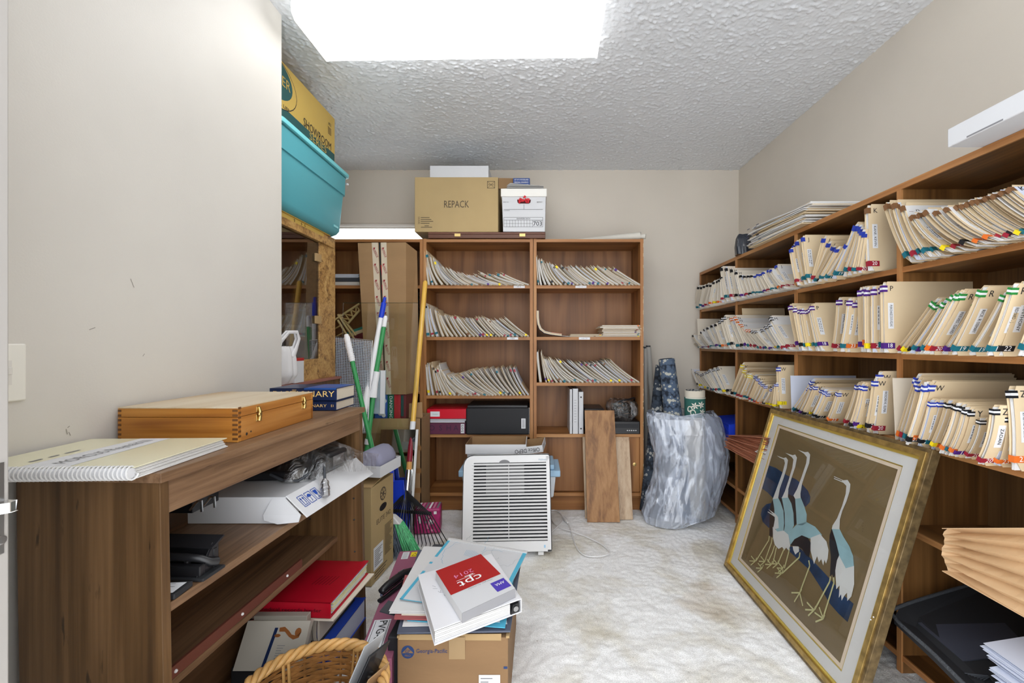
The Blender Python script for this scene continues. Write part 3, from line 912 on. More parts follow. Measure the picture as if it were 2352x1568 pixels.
T1, T2, T3 = LV[0], LV[1], LV[2]
G = lambda a, b: f'folders on the {a} file shelf, {b} bay'
right_row([(1592, 1604, 655, .02, 'H', 21, None, 1, .010), (1606, 1617, 653, .02, 'H', 19, None, 1, .009), (1618, 1632, 650, .02, 'H', 20, None, 1, .01), (1638, 1646, 641, .01, 'H', 21, None, 1, .01), (1658, 1656, 633, .0, 'H', 20, None, 0, .012)],
          T1, 'farthest bay of top shelf', G('top', 'farthest'), True)
right_row([(1668, 1655, 612, -.01, 'H', 19, None, 1, .012), (1692, 1678, 616, -.02, 'H', 22, None, 1, .010), (1716, 1699, 630, -.06, 'H', 20, None, 1, .009), (1732, 1716, 631, -.06, 'H', 19, None, 1, .008), (1748, 1731, 632, -.06, 'J', 19, None, 1, .008),
           (1766, 1744, 628, -.07, 'J', 20, None, 1, .008), (1786, 1756, 622, -.08, 'J', 19, None, 1, .008), (1802, 1768, 618, -.08, 'J', 20, None, 0, .010), (1812, 1780, 608, -.06, 'J', 20, None, 0, .010)],
          T1, 'second bay of top shelf', G('top', 'second'), True)
right_row([(1832, 1815, 568, -.05, 'J', 20, None, 1, .010), (1848, 1828, 550, -.03, 'J', 19, None, 0, .009), (1856, 1842, 540, -.01, 'J', 19, None, 0, .008), (1863, 1893, 541, .0, 'J', 20, None, 1, .006), (1868, 1917, 561, .02, 'J', 19, None, 1, .007), (1879, 1925, 566, .03, 'J', 19, None, 0, .008),
           (1892, 1948, 556, .05, 'J', 19, None, 0, .010), (1912, 1968, 510, .05, 'J', 19, None, 0, .010), (1936, 1976, 513, .05, 'J', 19, None, 1, .009), (1958, 1981, 526, .04, 'J', 19, None, 0, .009), (1970, 1985, 532, .03, 'J', 20, None, 0, .008), (1996, 1991, 470, -.01, 'K', 20, 'KANE, KEVIN', 0, .012)],
          T1, 'third bay of top shelf', G('top', 'third'))
right_row([(2090, 2033, 462, -.07, 'K', 19, 'KEEZER, STEVEN', 0, .012), (2106, 2051, 460, -.09, 'K', 20, None, 0, .010), (2122, 2060, 463, -.10, 'K', 19, 'KINARD NANCY', 0, .010), (2136, 2070, 467, -.11, 'K', 19, None, 0, .010), (2156, 2082, 470, -.12, 'K', 19, None, 0, .010), (2186, 2090, 490, -.14, 'K', 21, None, 1, .010),
           (2236, 2120, 479, -.13, 'K', 22, None, 1, .009), (2262, 2142, 481, -.12, 'K', 23, None, 3, .007), (2318, 2190, 468, -.10, 'K', 20, None, 3, .007), (2372, 2238, 455, -.09, 'K', 19, None, 3, .007), (2450, 2310, 428, -.06, 'K', 18, None, 0, .008)],
          T1, 'nearest bay of top shelf', G('top', 'nearest'))
right_row([(1610, 1581, 770, -.10, 'L', 19, None, 2, .007), (1632, 1600, 762, -.08, 'L', 20, None, 2, .007), (1650, 1622, 750, -.05, 'L', 18, None, 2, .008), (1668, 1650, 735, -.03, 'M', 21, None, 1, .008), (1684, 1661, 724, -.03, 'M', 22, None, 0, .010)],
          T2, 'farthest bay of middle shelf', G('middle', 'farthest'), True)
right_row([(1697, 1663, 725, -.03, 'N', 19, None, 1, .010), (1716, 1683, 719, -.03, 'N', 18, None, 1, .009), (1732, 1692, 736, -.06, 'N', 20, None, 1, .008), (1748, 1706, 752, -.07, 'N', 19, None, 2, .008), (1768, 1724, 758, -.07, 'M', 19, None, 2, .007), (1786, 1746, 755, -.06, 'M', 21, None, 1, .008), (1802, 1764, 742, -.06, 'M', 20, None, 0, .010), (1815, 1766, 726, -.05, 'M', 20, None, 0, .010)],
          T2, 'second bay of middle shelf', G('middle', 'second'), True)
right_row([(1834, 1812, 697, -.03, 'P', 18, None, 1, .009), (1850, 1834, 706, -.04, 'P', 19, None, 1, .008), (1864, 1846, 707, -.04, 'P', 20, None, 1, .008), (1880, 1858, 703, -.04, 'P', 19, None, 1, .008), (1893, 1864, 696, -.02, 'P', 18, None, 0, .010), (1913, 1926, 682, .06, 'P', 20, 'PHAL, GORDON', 0, .012), (1931, 1950, 683, .06, 'P', 19, None, 0, .009), (1943, 1963, 688, .08, 'P', 23, None, 0, .010),
           (1976, 1973, 659, .0, 'P', 18, None, 6, .006), (2010, 2010, 655, .0, 'P', 20, 'PROCTOR, JOHN', 0, .008), (2020, 2019, 653, .0, 'P', 19, None, 0, .008), (2030, 2027, 647, .0, 'P', 18, 'PURCHASE DOUGLAS', 0, .010)],
          T2, 'third bay of middle shelf', G('middle', 'third'))
right_row([(2058, 2152, 684, .02, 'R', 20, None, 0, .008), (2068, 2158, 690, .03, 'R', 21, None, 0, .008), (2080, 2164, 697, .03, 'R', 22, 'RAGAN, TERESA', 1, .007), (2100, 2186, 677, .03, 'R', 18, 'RAMIREZ, REINALDO', 0, .008), (2112, 2196, 668, .02, 'R', 19, None, 1, .006), (2132, 2214, 664, .04, 'R', 20, 'REEVES, DAVID', 0, .008),
           (2164, 2250, 683, .03, 'R', 18, None, 0, .008), (2184, 2258, 656, .04, 'R', 19, 'RICE, ROSEMARY', 0, .010), (2226, 2312, 668, .05, 'R', 19, None, 0, .010), (2266, 2328, 650, .04, 'R', 19, 'RIDYARD, JAMES', 0, .009), (2288, 2345, 646, .03, 'R', 22, 'ANTHONY', 0, .009), (2340, 2405, 640, .03, 'R', 19, None, 0, .010)],
          T2, 'nearest bay of middle shelf', G('middle', 'nearest'))
right_row([(1606, 1579, 826, -.02, 'T', 22, None, 1, .008), (1616, 1588, 846, -.03, 'T', 22, None, 2, .008), (1638, 1600, 850, -.03, 'T', 18, None, 2, .008), (1656, 1622, 842, -.03, 'T', 19, None, 1, .008), (1676, 1641, 834, -.02, 'T', 22, None, 0, .010)],
          T3, 'farthest bay of lower shelf', G('lower', 'farthest'), True)
right_row([(1678, 1706, 832, .0, 'V', 22, None, 1, .008), (1690, 1716, 856, .03, 'V', 20, None, 2, .008), (1712, 1736, 860, .03, 'W', 19, None, 2, .008), (1730, 1752, 878, .10, 'W', 20, None, 2, .007), (1750, 1772, 890, .12, 'W', 22, None, 2, .007), (1776, 1782, 878, .02, 'W', 21, None, 0, .010), (1790, 1786, 838, -.01, 'W', 21, None, 0, .012)],
          T3, 'second bay of lower shelf', G('lower', 'second'))
right_row([(1818, 1868, 870, .04, 'W', 19, None, 0, .008), (1828, 1858, 886, .05, 'W', 22, None, 1, .008), (1842, 1874, 882, .05, 'W', 22, None, 1, .008), (1856, 1888, 890, .06, 'W', 21, None, 1, .008), (1872, 1902, 898, .06, 'W', 22, None, 0, .010), (1900, 1926, 897, .07, 'W', 23, None, 0, .012),
           (1936, 1970, 878, .07, 'W', 20, None, 1, .008), (1950, 1980, 878, .07, 'W', 22, None, 1, .008), (1968, 1990, 885, .07, 'W', 21, None, 0, .010), (1988, 2008, 867, .06, 'W', 22, None, 0, .010), (2006, 2018, 852, .05, 'W', 20, 'WOSCHNIK, ELMA', 0, .012)],
          T3, 'third bay of lower shelf', G('lower', 'third'))
right_row([(2060, 2108, 858, .0, 'W', 23, None, 1, .008), (2074, 2112, 877, .04, 'W', 19, 'WRIGHT, LAURA', 1, .008), (2090, 2140, 874, .03, 'W', 23, None, 0, .010), (2108, 2140, 916, .04, 'W', 22, None, 1, .009), (2136, 2178, 918, .07, 'Y', 21, None, 2, .008), (2168, 2210, 926, .09, 'Y', 19, None, 2, .008),
           (2198, 2236, 940, .12, 'Y', 18, None, 0, .008), (2216, 2252, 958, .12, 'Y', 20, None, 0, .010), (2246, 2282, 930, .12, 'Z', 20, 'ZADAN', 0, .010), (2284, 2306, 950, .11, 'Y', 23, None, 0, .012), (2326, 2318, 886, .05, 'Z', 23, 'ZHENG, DESEN', 0, .012)],
          T3, 'nearest bay of lower shelf', G('lower', 'nearest'))

# tall loose sheets standing behind the leaning rows
def stand_sheet(y, z0, hgt, x0, x1, material, label, name='loose_sheet', tilt=.06):
    m = MB(); m.slab([(x0, y, z0), (x1, y, z0), (x1, y + tilt, z0 + hgt), (x0, y + tilt, z0 + hgt)], .002)
    tag(m.build(name, material), label, 'sheet')
stand_sheet(1.452, T3 + .001, .205, 1.19, 1.50, M_cream_l, 'blank white divider card standing behind the nearest lower folders', 'divider_card', .012)
stand_sheet(2.05, T3 + .001, .17, 1.19, 1.50, M_paper_blue, 'pale blue paper sheet behind the folders of the third lower bay', 'paper_sheet', .01)
stand_sheet(3.22, T2 + .001, .22, 1.18, 1.48, M_cream_l, 'ivory divider card standing behind the farthest middle folders', 'divider_card', .03)
stand_sheet(2.63, T2 + .001, .25, 1.24, 1.50, M_cream, 'tall manila divider card standing behind the orange tabbed folders', 'divider_card', .03)
# ------------------------------------------------------------------ dark walnut bookcase at the left wall
CA, CB = Vector((-.709, .8137, 0)), Vector((-.672, 1.656, 0))
cdir = (CB - CA).normalized(); CLEN = (CB - CA).length
cang = math.degrees(math.atan2(cdir.y, cdir.x)) - 90
MC = rotz(CA, cang)          # local: x<=0 is depth towards the wall, y along the front
MC = MC @ Matrix(((1, 0, -.018, .018 * .87), (0, 1, 0, 0), (0, 0, 1, 0), (0, 0, 0, 1)))   # the racked case leans a little to the wall
con = thing('low_bookcase', 'dark walnut low bookcase with scuffed end panel against the pale wall', 'bookcase', (CA.x - .14, 1.235, 0))
CD, CZ = .285, .87
def cbox(name, x0, x1, y0, y1, z0, z1, m, bevel=.0012, parent=None, **kw):
    return MB(MC).box(x0, x1, y0, y1, z0, z1).build(name, m, parent or con, bevel=bevel, **kw)
cbox('top_board', -CD - .004, .008, -.006, CLEN + .006, CZ - .0185, CZ, M_wal_y)
cbox('side_panel', -CD, 0, 0, .019, 0, CZ - .0185, M_wal_v)
cbox('side_panel', -CD, 0, CLEN - .019, CLEN, 0, CZ - .0185, M_wal_v)
cbox('apron', -.020, -.002, .019, CLEN - .019, CZ - .083, CZ - .0185, M_wal_y)
cbox('back_panel', -CD, -CD + .005, .019, CLEN - .019, .05, CZ - .0185, M_wal_in)
cbox('shelf', -CD + .005, -.004, .019, CLEN - .019, .596, .614, M_wal_y)
ls = cbox('shelf', -CD + .005, -.095, .019, CLEN - .019, .368, .386, M_wal_y)
lp = cbox('shelf_lip', -.104, -.096, .03, .60, .386, .412, mat('red_brown_strip', rgb(104, 58, 46), .5), parent=con)
m = MB(MC)
for y in (.13, .33, .52): m.ball((-.0955, y, .399), .004, 8, 5)
m.build('screw_head', M_plastic_w, con, kind='stuff')
cbox('shelf', -CD + .005, -.004, .019, CLEN - .019, .062, .080, M_wal_y)
cbox('kick_board', -.03, -.012, .019, CLEN - .019, 0, .062, M_wal_in)
m = MB(MC)
for z in (.15, .24, .33, .45, .53, .70):
    for x in (-.03, -.20):
        m.ball((x, CLEN - .0195, z), .0035, 8, 4)
m.build('peg_hole', M_black, con, kind='stuff')

# spiral bound book on top, coil towards the camera
sb = thing('spiral_book', 'cream spiral-bound book lying at the near end of the dark bookcase top', 'book', (-.87, .88, CZ))
Mb = rotz((-.868, .755, CZ), 2.2)
HB = .152
m = MB(Mb); m.box(-HB, HB, .012, .255, .001, .003); m.build('back_cover', M_paper, sb)
m = MB(Mb)
for i in range(9):
    z = .0032 + i * .0019
    m.box(-HB + .002, HB - .002 - .0012 * (i % 3), .013, .253 - .0015 * i, z, z + .0016)
m.build('pages', M_paper, sb)
MBK = mat('pale_olive_cover', rgb(222, 218, 188), .22, spec=.5)
m = MB(Mb); m.box(-HB, HB, .012, .252, .0206, .0222); m.build('front_cover', MBK, sb)
m = MB(Mb)
m.quad([(-.052, .016, .0226), (.032, .016, .0226), (.026, .250, .0226), (-.040, .250, .0226)], 0)
m.text('MORCUS Reynald III', .034, (-.004, .132, .0228), (0, 1, 0), (-1, 0, 0), 1, fit=.19)
for a, b in ((.05, .08), (.084, .11), (.114, .15)): m.line((-.070, a, .0230), (-.070, b - .008, .0230), .006, (0, 0, 1), 2)
m.build('title_band', [M_white, M_inkgrey, M_inkgrey], sb)
m = MB(Mb)
for i in range(40):
    x = -HB + .006 + i * (2 * HB - .012) / 39
    pts = []
    for k in range(13):
        a = math.radians(20 + k * 27)
        pts.append((x + .006 * k / 12, .012 - .0105 * math.cos(a - math.pi) * 1.0 - .004, .0125 + .0118 * math.sin(a)))
    m.tube(pts, .0017, 5)
m.build('coil', M_plastic_w, sb, smooth=True, kind='stuff')
m = MB(Mb); m.tube([(-HB, .006, .0125), (HB - .002, .006, .0125)], .0093, 14); m.build('binding_tube', M_white, sb, smooth=True)

# pine box
px = thing('wooden_box', 'honey pine hinged wooden box with brass clasps on the dark bookcase', 'box', (-.878, 1.235, CZ))
bx0, bx1, by0, by1, bz1 = -1.026, -.733, 1.060, 1.412, .956
bs = .932
for nm, z0, z1 in (('lower_body', CZ + .0005, bs - .0008), ('lid_sides', bs, bz1 - .003)):
    m = MB()
    m.box(bx0, bx1, by0, by0 + .012, z0, z1, 0); m.box(bx0, bx1, by1 - .012, by1, z0, z1, 0)
    m.box(bx1 - .012, bx1, by0 + .012, by1 - .012, z0, z1, 1); m.box(bx0, bx0 + .012, by0 + .012, by1 - .012, z0, z1, 1)
    if nm == 'lower_body': m.box(bx0 + .012, bx1 - .012, by0 + .012, by1 - .012, z0, z0 + .006, 0)
    m.build(nm, [M_pine, M_pine_y], px, bevel=.0012)
MB().box(bx0, bx1, by0, by1, bz1 - .003, bz1).build('lid_top', M_pine_top_sheen, px, bevel=.001)
m = MB()
zz = CZ + .006
while zz < bz1 - .01:
    m.box(bx1 - .0135, bx1 - .0005, by0 - .0004, by0 + .001, zz, zz + .0055)
    m.box(bx0 + .001, bx0 + .009, by0 - .0004, by0 + .001, zz, zz + .0055)
    m.box(bx1 - .001, bx1 + .0004, by0 + .001, by0 + .011, zz + .0055, zz + .011)
    zz += .0115
m.build('finger_joint', mat('end_grain', (.13, .05, .012, 1), .5), px, kind='stuff')
for y in (1.135, 1.352):
    m = MB()
    m.box(bx1, bx1 + .002, y - .007, y + .007, bs + .002, bs + .016); m.box(bx1, bx1 + .002, y - .008, y + .008, bs - .022, bs - .004)
    cl = m.build('clasp', M_brass, px, bevel=.0008)
    m = MB(); m.tube([(bx1 + .003, y, bs + .014), (bx1 + .006, y, bs + .004), (bx1 + .006, y, bs - .010), (bx1 + .004, y, bs - .020)], [.003, .0045, .004, .0055], 8)
    m.ball((bx1 + .006, y, bs - .004), .007, 10, 6, sx=.6)
    m.build('clasp_hook', M_brass, cl, smooth=True)
m = MB(); m.ball((bx1, 1.092, .885), .004, 8, 5, sx=.15); m.ball((bx1, 1.108, .888), .0025, 8, 5, sx=.15); m.build('ink_spot', M_ink, px, kind='stuff')

# dictionaries
def hardback(name, label, x0, x1, y0, y1, z0, z1, cover, title, tsize, tx, fit, group=None, extra=None, M=None, tcol=None):
    t = thing(name, label, 'book', ((x0 + x1) / 2, (y0 + y1) / 2, z0), group)
    m = MB(M); h = .0028
    m.box(x0, x1, y0, y1, z0, z0 + h); m.box(x0, x1, y0, y1, z1 - h, z1); m.box(x0, x1, y0, y0 + h, z0, z1)
    m.build('cover', cover, t, bevel=.001)
    m = MB(M)
    n = 14
    for i in range(n):
        za = z0 + h + (z1 - z0 - 2 * h) * i / n
        m.box(x0 + .003, x1 - .004 - .0005 * (i % 2), y0 + h, y1 - .004, za, za + (z1 - z0 - 2 * h) / n * .92)
    m.build('page_block', M_cream_l, t)
    m = MB(M)
    m.text(title, tsize, (tx, y0, (z0 + z1) / 2 + .001), (1, 0, 0), (0, 0, 1), 0, fit=fit, lift=.0006)
    if extra: extra(m)
    m.build('spine_title', [tcol or M_gold_t], t)
    return t
hardback('dictionary', 'large navy and blue dictionary with gold spine title, lying on a thinner one', -.975, -.732, 1.575, 1.735, .9045, .9505, M_navy, 'DICTIONARY', .030, -.852, .222,
         extra=lambda m: m.text('NEW', .007, (-.885, 1.575, .9435), (1, 0, 0), (0, 0, 1), 0))
m = MB(); m.quad([(-.85, 1.578, .9507), (-.734, 1.578, .9507), (-.734, 1.733, .9507), (-.85, 1.733, .9507)]); m.quad([(-.85, 1.5746, .9455), (-.734, 1.5746, .9455), (-.734, 1.5746, .9504), (-.85, 1.5746, .9504)])
m.build('blue_panel', M_bluec, bpy.data.objects['dictionary'])
hardback('dictionary', 'thinner navy dictionary lying under the large blue one', -.965, -.729, 1.565, 1.725, CZ + .0005, .9035, M_navy, 'DICTIONARY', .015, -.826, .125,
         extra=lambda m: m.text('E1', .012, (-.742, 1.565, .888), (1, 0, 0), (0, 0, 1), 0))

# ---- inside the low bookcase: white shipping carton with a loose device in a clear bag
SH = .614
wbx = thing('shipping_box', 'white cardboard shipping carton jutting out of the upper shelf of the dark bookcase', 'box', (-.85, 1.40, SH))
m = MB()
m.hexa([(-.987, 1.20, SH + .001), (-.715, 1.20, SH + .001), (-.69, 1.585, SH + .001), (-.95, 1.585, SH + .001)], [(-.987, 1.20, .688), (-.70, 1.20, .688), (-.675, 1.585, .690), (-.95, 1.585, .690)])
m.build('carton', M_white, wbx, bevel=.0015)
m = MB(); m.slab([(-.640, 1.203, .632), (-.608, 1.60, .634), (-.672, 1.60, .694), (-.699, 1.203, .691)], .003)
m.build('front_flap', M_white, wbx, bevel=.001)
f0 = Vector((-.640, 1.203, .632)); fu = Vector((.032, .397, .002)).normalized(); fv = (Vector((-.699, 1.203, .691)) - f0).normalized()
fn = fu.cross(fv)
m = MB()
for k, d in enumerate((.035, .066, .097)):
    o = f0 + fu * d + fv * .046 + fn * .0008
    P = lambda a, b: o + fu * a + fv * b
    for a, b in ((P(-.012, -.018), P(.012, -.018)), (P(.012, -.018), P(.012, .018)), (P(.012, .018), P(-.012, .018)), (P(-.012, .018), P(-.012, -.018))): m.line(a, b, .0018, fn)
    if k == 0:
        for s in (-.005, .005):
            m.line(P(s, -.010), P(s, .008), .0022, fn); m.poly([P(s - .004, .006), P(s + .004, .006), P(s, .014)])
        m.line(P(-.009, -.013), P(.009, -.013), .0018, fn)
    elif k == 1:
        m.poly([P(-.009, .002)] + [P(.009 * math.cos(a), .002 + .010 * math.sin(a)) for a in (2.6, 2.1, 1.57, 1.0, .5)] + [P(.009, .002)]); m.line(P(0, .002), P(0, -.012), .0018, fn); m.line(P(0, -.012), P(-.004, -.012), .0018, fn)
    else:
        m.poly([P(-.008, .013), P(.008, .013), P(.005, -.001), P(0, -.004), P(-.005, -.001)]); m.line(P(0, -.003), P(0, -.012), .002, fn); m.line(P(-.005, -.013), P(.005, -.013), .002, fn)
m.build('handling_symbols', M_inkblue, wbx)
m = MB(); m.prism([(-.735, 1.199, .684), (-.700, 1.199, .684), (-.655, 1.196, .640), (-.660, 1.193, .622), (-.715, 1.190, .618), (-.752, 1.191, .628), (-.756, 1.194, .642)], (0, .0025, 0))
m.build('tuck_tab', M_white, wbx, bevel=.0008)
dv = thing('electronic_device', 'black plastic device with a lens housing lying on the white carton', 'device', (-.77, 1.43, .692))
m = MB(rotz((-.795, 1.41, .6905), 6)); m.box(-.115, .095, -.075, .075, .001, .028); m.build('base', M_black, dv, bevel=.006, smooth=True)
m = MB(rotz((-.705, 1.462, .695), -8)); m.box(-.03, .035, -.055, .06, 0, .06); m.build('lens_housing', M_black, dv, bevel=.014, smooth=True, seg=3)
m = MB(rotz((-.705, 1.462, .695), -8)); m.box(.0352, .0358, -.03, .03, .014, .046); m.build('rating_plate', M_steel, dv)
cb = thing('cable', 'grey cable ending in a round metal plug, hanging over the white carton', 'cable', (-.69, 1.35, .66))
m = MB(); m.tube([(-.82, 1.33, .712), (-.77, 1.31, .700), (-.73, 1.32, .696), (-.70, 1.355, .716), (-.676, 1.37, .735), (-.662, 1.345, .715), (-.652, 1.325, .692)], .0042, 8); m.build('cord', M_dark, cb, smooth=True)
m = MB(); a, b = Vector((-.655, 1.33, .697)), Vector((-.636, 1.30, .655))
P = [a + (b - a) * s for s in (0, .12, .13, .45, .46, .62, .63, .95, 1.0)]
m.tube(P, [.006, .008, .011, .011, .013, .013, .0115, .0115, .008], 12); m.build('plug', M_steel, cb)
m = MB()
for s in (.25, .52, .56, .75): m.tube([a + (b - a) * s, a + (b - a) * (s + .02)], .0136, 12)
m.build('plug_ring', M_chrome, cb)

def wrinkled(name, rings, mats, label, cat, seg=40, amp=.006, seed=1, close=True):
    """soft wrinkled skin through rings [(cx, cy, z, rx, ry)]"""
    rr = random.Random(seed); vs, fs = [], []
    ph = [(rr.uniform(0, 6), rr.randint(3, 11), rr.uniform(-9, 9)) for _ in range(9)]
    n = len(rings)
    for i, (cx, cy, z, rx, ry) in enumerate(rings):
        for k in range(seg):
            w = 2 * math.pi * k / seg
            d = sum(math.sin(p + q * w + t * z) for p, q, t in ph) / 3.2
            d = math.copysign(abs(d) ** .8, d) * amp * min(1, (rx + ry) * 8)
            vs.append((cx + (rx + d) * math.cos(w), cy + (ry + d) * math.sin(w), z + .3 * d))
    for i in range(n - 1):
        for k in range(seg):
            k2 = (k + 1) % seg
            fs.append((i * seg + k, i * seg + k2, (i + 1) * seg + k2, (i + 1) * seg + k))
    m = MB(); m.add(vs, fs)
    if close: m.f.append(tuple(range(seg - 1, -1, -1))); m.mi.append(0)
    ob = m.build(name, mats, smooth=True)
    tag(ob, label, cat)
    return ob
def interp_rings(keys, n):
    out = []
    for i in range(n + 1):
        s = i / n * (len(keys) - 1); j = min(int(s), len(keys) - 2); f = s - j; f = f * f * (3 - 2 * f)
        out.append(tuple(keys[j][q] * (1 - f) + keys[j + 1][q] * f for q in range(5)))
    return out
wrinkled('plastic_bag', interp_rings([(-.75, 1.46, .694, .10, .15), (-.74, 1.47, .73, .095, .14), (-.755, 1.46, .763, .06, .10), (-.76, 1.45, .778, .02, .04)], 10), M_bag2,
         'crumpled clear plastic bag around the black device on the white carton', 'bag', amp=.010, seed=4, close=False)
m = MB()
vs = []; fs = []
for i in range(9):
    for j in range(7):
        s, t = i / 8, j / 6
        p = Vector((-.69, 1.50, .765)) * (1 - s) * (1 - t) + Vector((-.61, 1.66, .69)) * s * (1 - t) + Vector((-.655, 1.40, .70)) * (1 - s) * t + Vector((-.60, 1.60, .648)) * s * t
        p += Vector((.012, 0, .012)) * math.sin(s * 3.1) * math.sin(t * 3.1) + Vector((.004 * math.sin(9 * s + 4 * t), 0, .004 * math.cos(7 * t + 5 * s)))
        vs.append(p)
for i in range(8):
    for j in range(6): fs.append((i * 7 + j, i * 7 + j + 1, i * 7 + j + 8, i * 7 + j + 7))
m.add(vs, fs)
tag(m.build('plastic_sheet', M_bag2, smooth=True), 'clear plastic sleeve draped over the far end of the white carton', 'plastic sheet')

# hole punch and black cases at the near end of the upper shelf
hp = thing('hole_punch', 'black metal three-hole punch on the upper shelf of the dark bookcase', 'hole punch', (-.83, .93, SH))
MH = rotz((-.698, .905, SH), -2)
m = MB(MH); m.box(-.27, 0, 0, .062, .001, .008); m.build('base', M_black_m, hp, bevel=.002)
m = MB(MH); m.box(-.265, -.012, .006, .02, .008, .03); m.box(-.265, -.012, .044, .056, .008, .05); m.build('body', M_black, hp, bevel=.002)
for x in (-.014, -.262):
    m = MB(MH); m.prism([(x, .004, .008), (x, .058, .008), (x, .058, .058), (x, .046, .062), (x, .022, .03)], (-.004, 0, 0)); m.build('end_bracket', M_black, hp, bevel=.001)
m = MB(MH); m.tube([(-.27, .02, .044), (-.10, .018, .044), (-.05, .018, .043), (-.025, .024, .038), (-.012, .034, .026), (-.007, .046, .022)], [.008, .008, .008, .008, .009, .010], 10); m.build('lever', M_black, hp, smooth=True)
m = MB(MH); m.slab([(-.27, .036, .055), (-.010, .036, .055), (-.006, .066, .072), (-.27, .066, .072)], .004); m.build('back_plate', M_black, hp, bevel=.001)
for x in (-.06, -.15, -.24):
    m = MB(MH); m.tube([(x, .03, .008), (x, .03, .03)], .006, 10); m.build('punch_pin', M_steel, hp, smooth=True)
tb = thing('flat_case', 'flat black case with a printed silver label, by the hole punch', 'case', (-.80, .862, SH))
m = MB(rotz((-.705, .842, SH), 4)); m.box(-.24, 0, 0, .05, .001, .012); m.build('shell', M_black_m, tb, bevel=.002)
m = MB(rotz((-.705, .842, SH), 4))
m.quad([(-.10, .006, .0124), (-.008, .006, .0124), (-.008, .044, .0124), (-.10, .044, .0124)], 0)
for i in range(9): m.quad([(-.095, .009 + i * .0037, .0127), (-.02 - (i * 7 % 5) * .006, .009 + i * .0037, .0127), (-.02 - (i * 7 % 5) * .006, .0105 + i * .0037, .0127), (-.095, .0105 + i * .0037, .0127)], 1)
m.build('printed_label', [M_label, M_inkgrey], tb)
tr = thing('wire_tray', 'black tray with chrome wire hooks at the back of the upper shelf', 'tray', (-.93, 1.12, SH))
m = MB(); m.box(-.985, -.86, 1.08, 1.17, .690, .722); m.box(-.985, -.975, 1.08, 1.17, SH + .001, .690); m.build('shell', M_black, tr, bevel=.002)
m = MB()
for d in (0, .028): m.tube([(-.862 + d * .4, 1.075 + d, .700), (-.845 + d * .4, 1.078 + d, .722), (-.838 + d * .4, 1.08 + d, .722), (-.838 + d * .4, 1.082 + d, .694)], .003, 6)
m.build('wire_hook', M_chrome, tr, smooth=True)

# ---- bottom shelf of the low bookcase
rb = thing('ring_binder', 'red vinyl ring binder stuffed with papers, lying in the dark bookcase', 'binder', (-.79, 1.50, .245))
MR = rotz((-.657, 1.372, 0), -3)
m = MB(MR); m.box(-.27, 0, .0, .27, .245, .2475); m.box(-.27, 0, .0, .272, .291, .294); m.box(-.27, 0, 0, .003, .245, .294)
m.build('cover', M_red, rb, bevel=.001)
m = MB(MR)
for i in range(11):
    z = .249 + i * .0036
    m.box(-.25, -.006 + R.uniform(-.003, .006), .02, .262 - R.uniform(0, .01), z, z + .003, i % 3)
m.build('papers', [M_paper, M_paper_blue, mat('yellow_paper', rgb(226, 220, 150), .7)], rb)
m = MB(MR)
for i in range(6): m.line((-.12 + i * .012, .10, .2944), (-.112 + i * .012, .155, .2944), .002, (0, 0, 1))
m.text('medical records binder', .016, (-.13, 0, .269), (1, 0, 0), (0, 0, 1), 0, fit=.2)
m.build('marker_writing', mat('dark_red_ink', (.05, .005, .01, 1), .5), rb)
m = MB(MR); m.slab([(-.28, -.004, .2435), (.012, -.004, .2435), (.02, .275, .2435), (-.28, .275, .2435)], .004)
tag(m.build('folder', M_cream_l), 'pale beige folder lying flat under the red binder', 'folder')
sp = thing('spiral_notebook', 'thick wire-bound notebook under the beige folder in the dark bookcase', 'notebook', (-.80, 1.46, .16))
m = MB(MR); m.box(-.22, -.045, .015, .24, .163, .2385); m.build('pages', mat('aged_paper', rgb(196, 186, 172), .7), sp)
m = MB(MR)
for i in range(12):
    x = -.205 + i * .0142
    m.tube([(x, .022 + .016 * math.cos(a), .2 + .044 * math.sin(a)) for a in [math.radians(60 + q * 24) for q in range(11)]], .0011, 5)
m.build('wire_binding', M_chrome, sp, smooth=True, kind='stuff')
m = MB(MR); m.box(-.225, -.040, .012, .245, .1585, .1625); m.build('back_cover', M_black_m, sp)
hk = thing('thick_book', 'white book with a blue cover edge at the bottom of the dark bookcase stack', 'book', (-.76, 1.49, .081))
m = MB(MR); m.box(-.24, -.012, .02, .262, .083, .1555); m.build('page_block', M_paper_blue, hk)
m = MB(MR); m.box(-.245, -.008, .016, .02, .081, .158); m.box(-.245, -.008, .016, .266, .081, .083); m.box(-.245, -.008, .016, .266, .1555, .158); m.build('cover', mat('royal_cover', rgb(30, 66, 168), .35), hk)
ab = thing('catalog_book', 'grey softcover book with a brown swirl emblem leaning in the bottom shelf', 'book', (-.80, 1.31, .081))
a0, a1, a2, a3 = (-.905, 1.285, .145), (-.712, 1.285, .145), (-.70, 1.335, .262), (-.893, 1.335, .262)
m = MB(); m.slab([a0, a1, a2, a3], .022); m.build('cover', mat('greige_cover', rgb(178, 172, 160), .5), ab, bevel=.001)
o = Vector(a0); u = (Vector(a1) - o); v = (Vector(a3) - o); nn_ = u.cross(v).normalized() * .001
m = MB()
Pq = lambda s, t: o + u * s + v * t + nn_
m.quad([Pq(.42, .02), Pq(.47, .02), Pq(.52, .86), Pq(.47, .86)], 0)
sw_ = [(.54, .86), (.62, .88), (.70, .80), (.76, .72), (.84, .70), (.90, .78), (.86, .88), (.80, .84), (.88, .66), (.80, .62), (.72, .68), (.64, .78), (.55, .78)]
m.poly([Pq(*q) for q in sw_[:6]] + [Pq(*q) for q in sw_[8:]], 1)
m.poly([Pq(.54 + .05 * math.cos(a), .70 + .035 * math.sin(a)) for a in [q * .6 for q in range(10)]], 1)
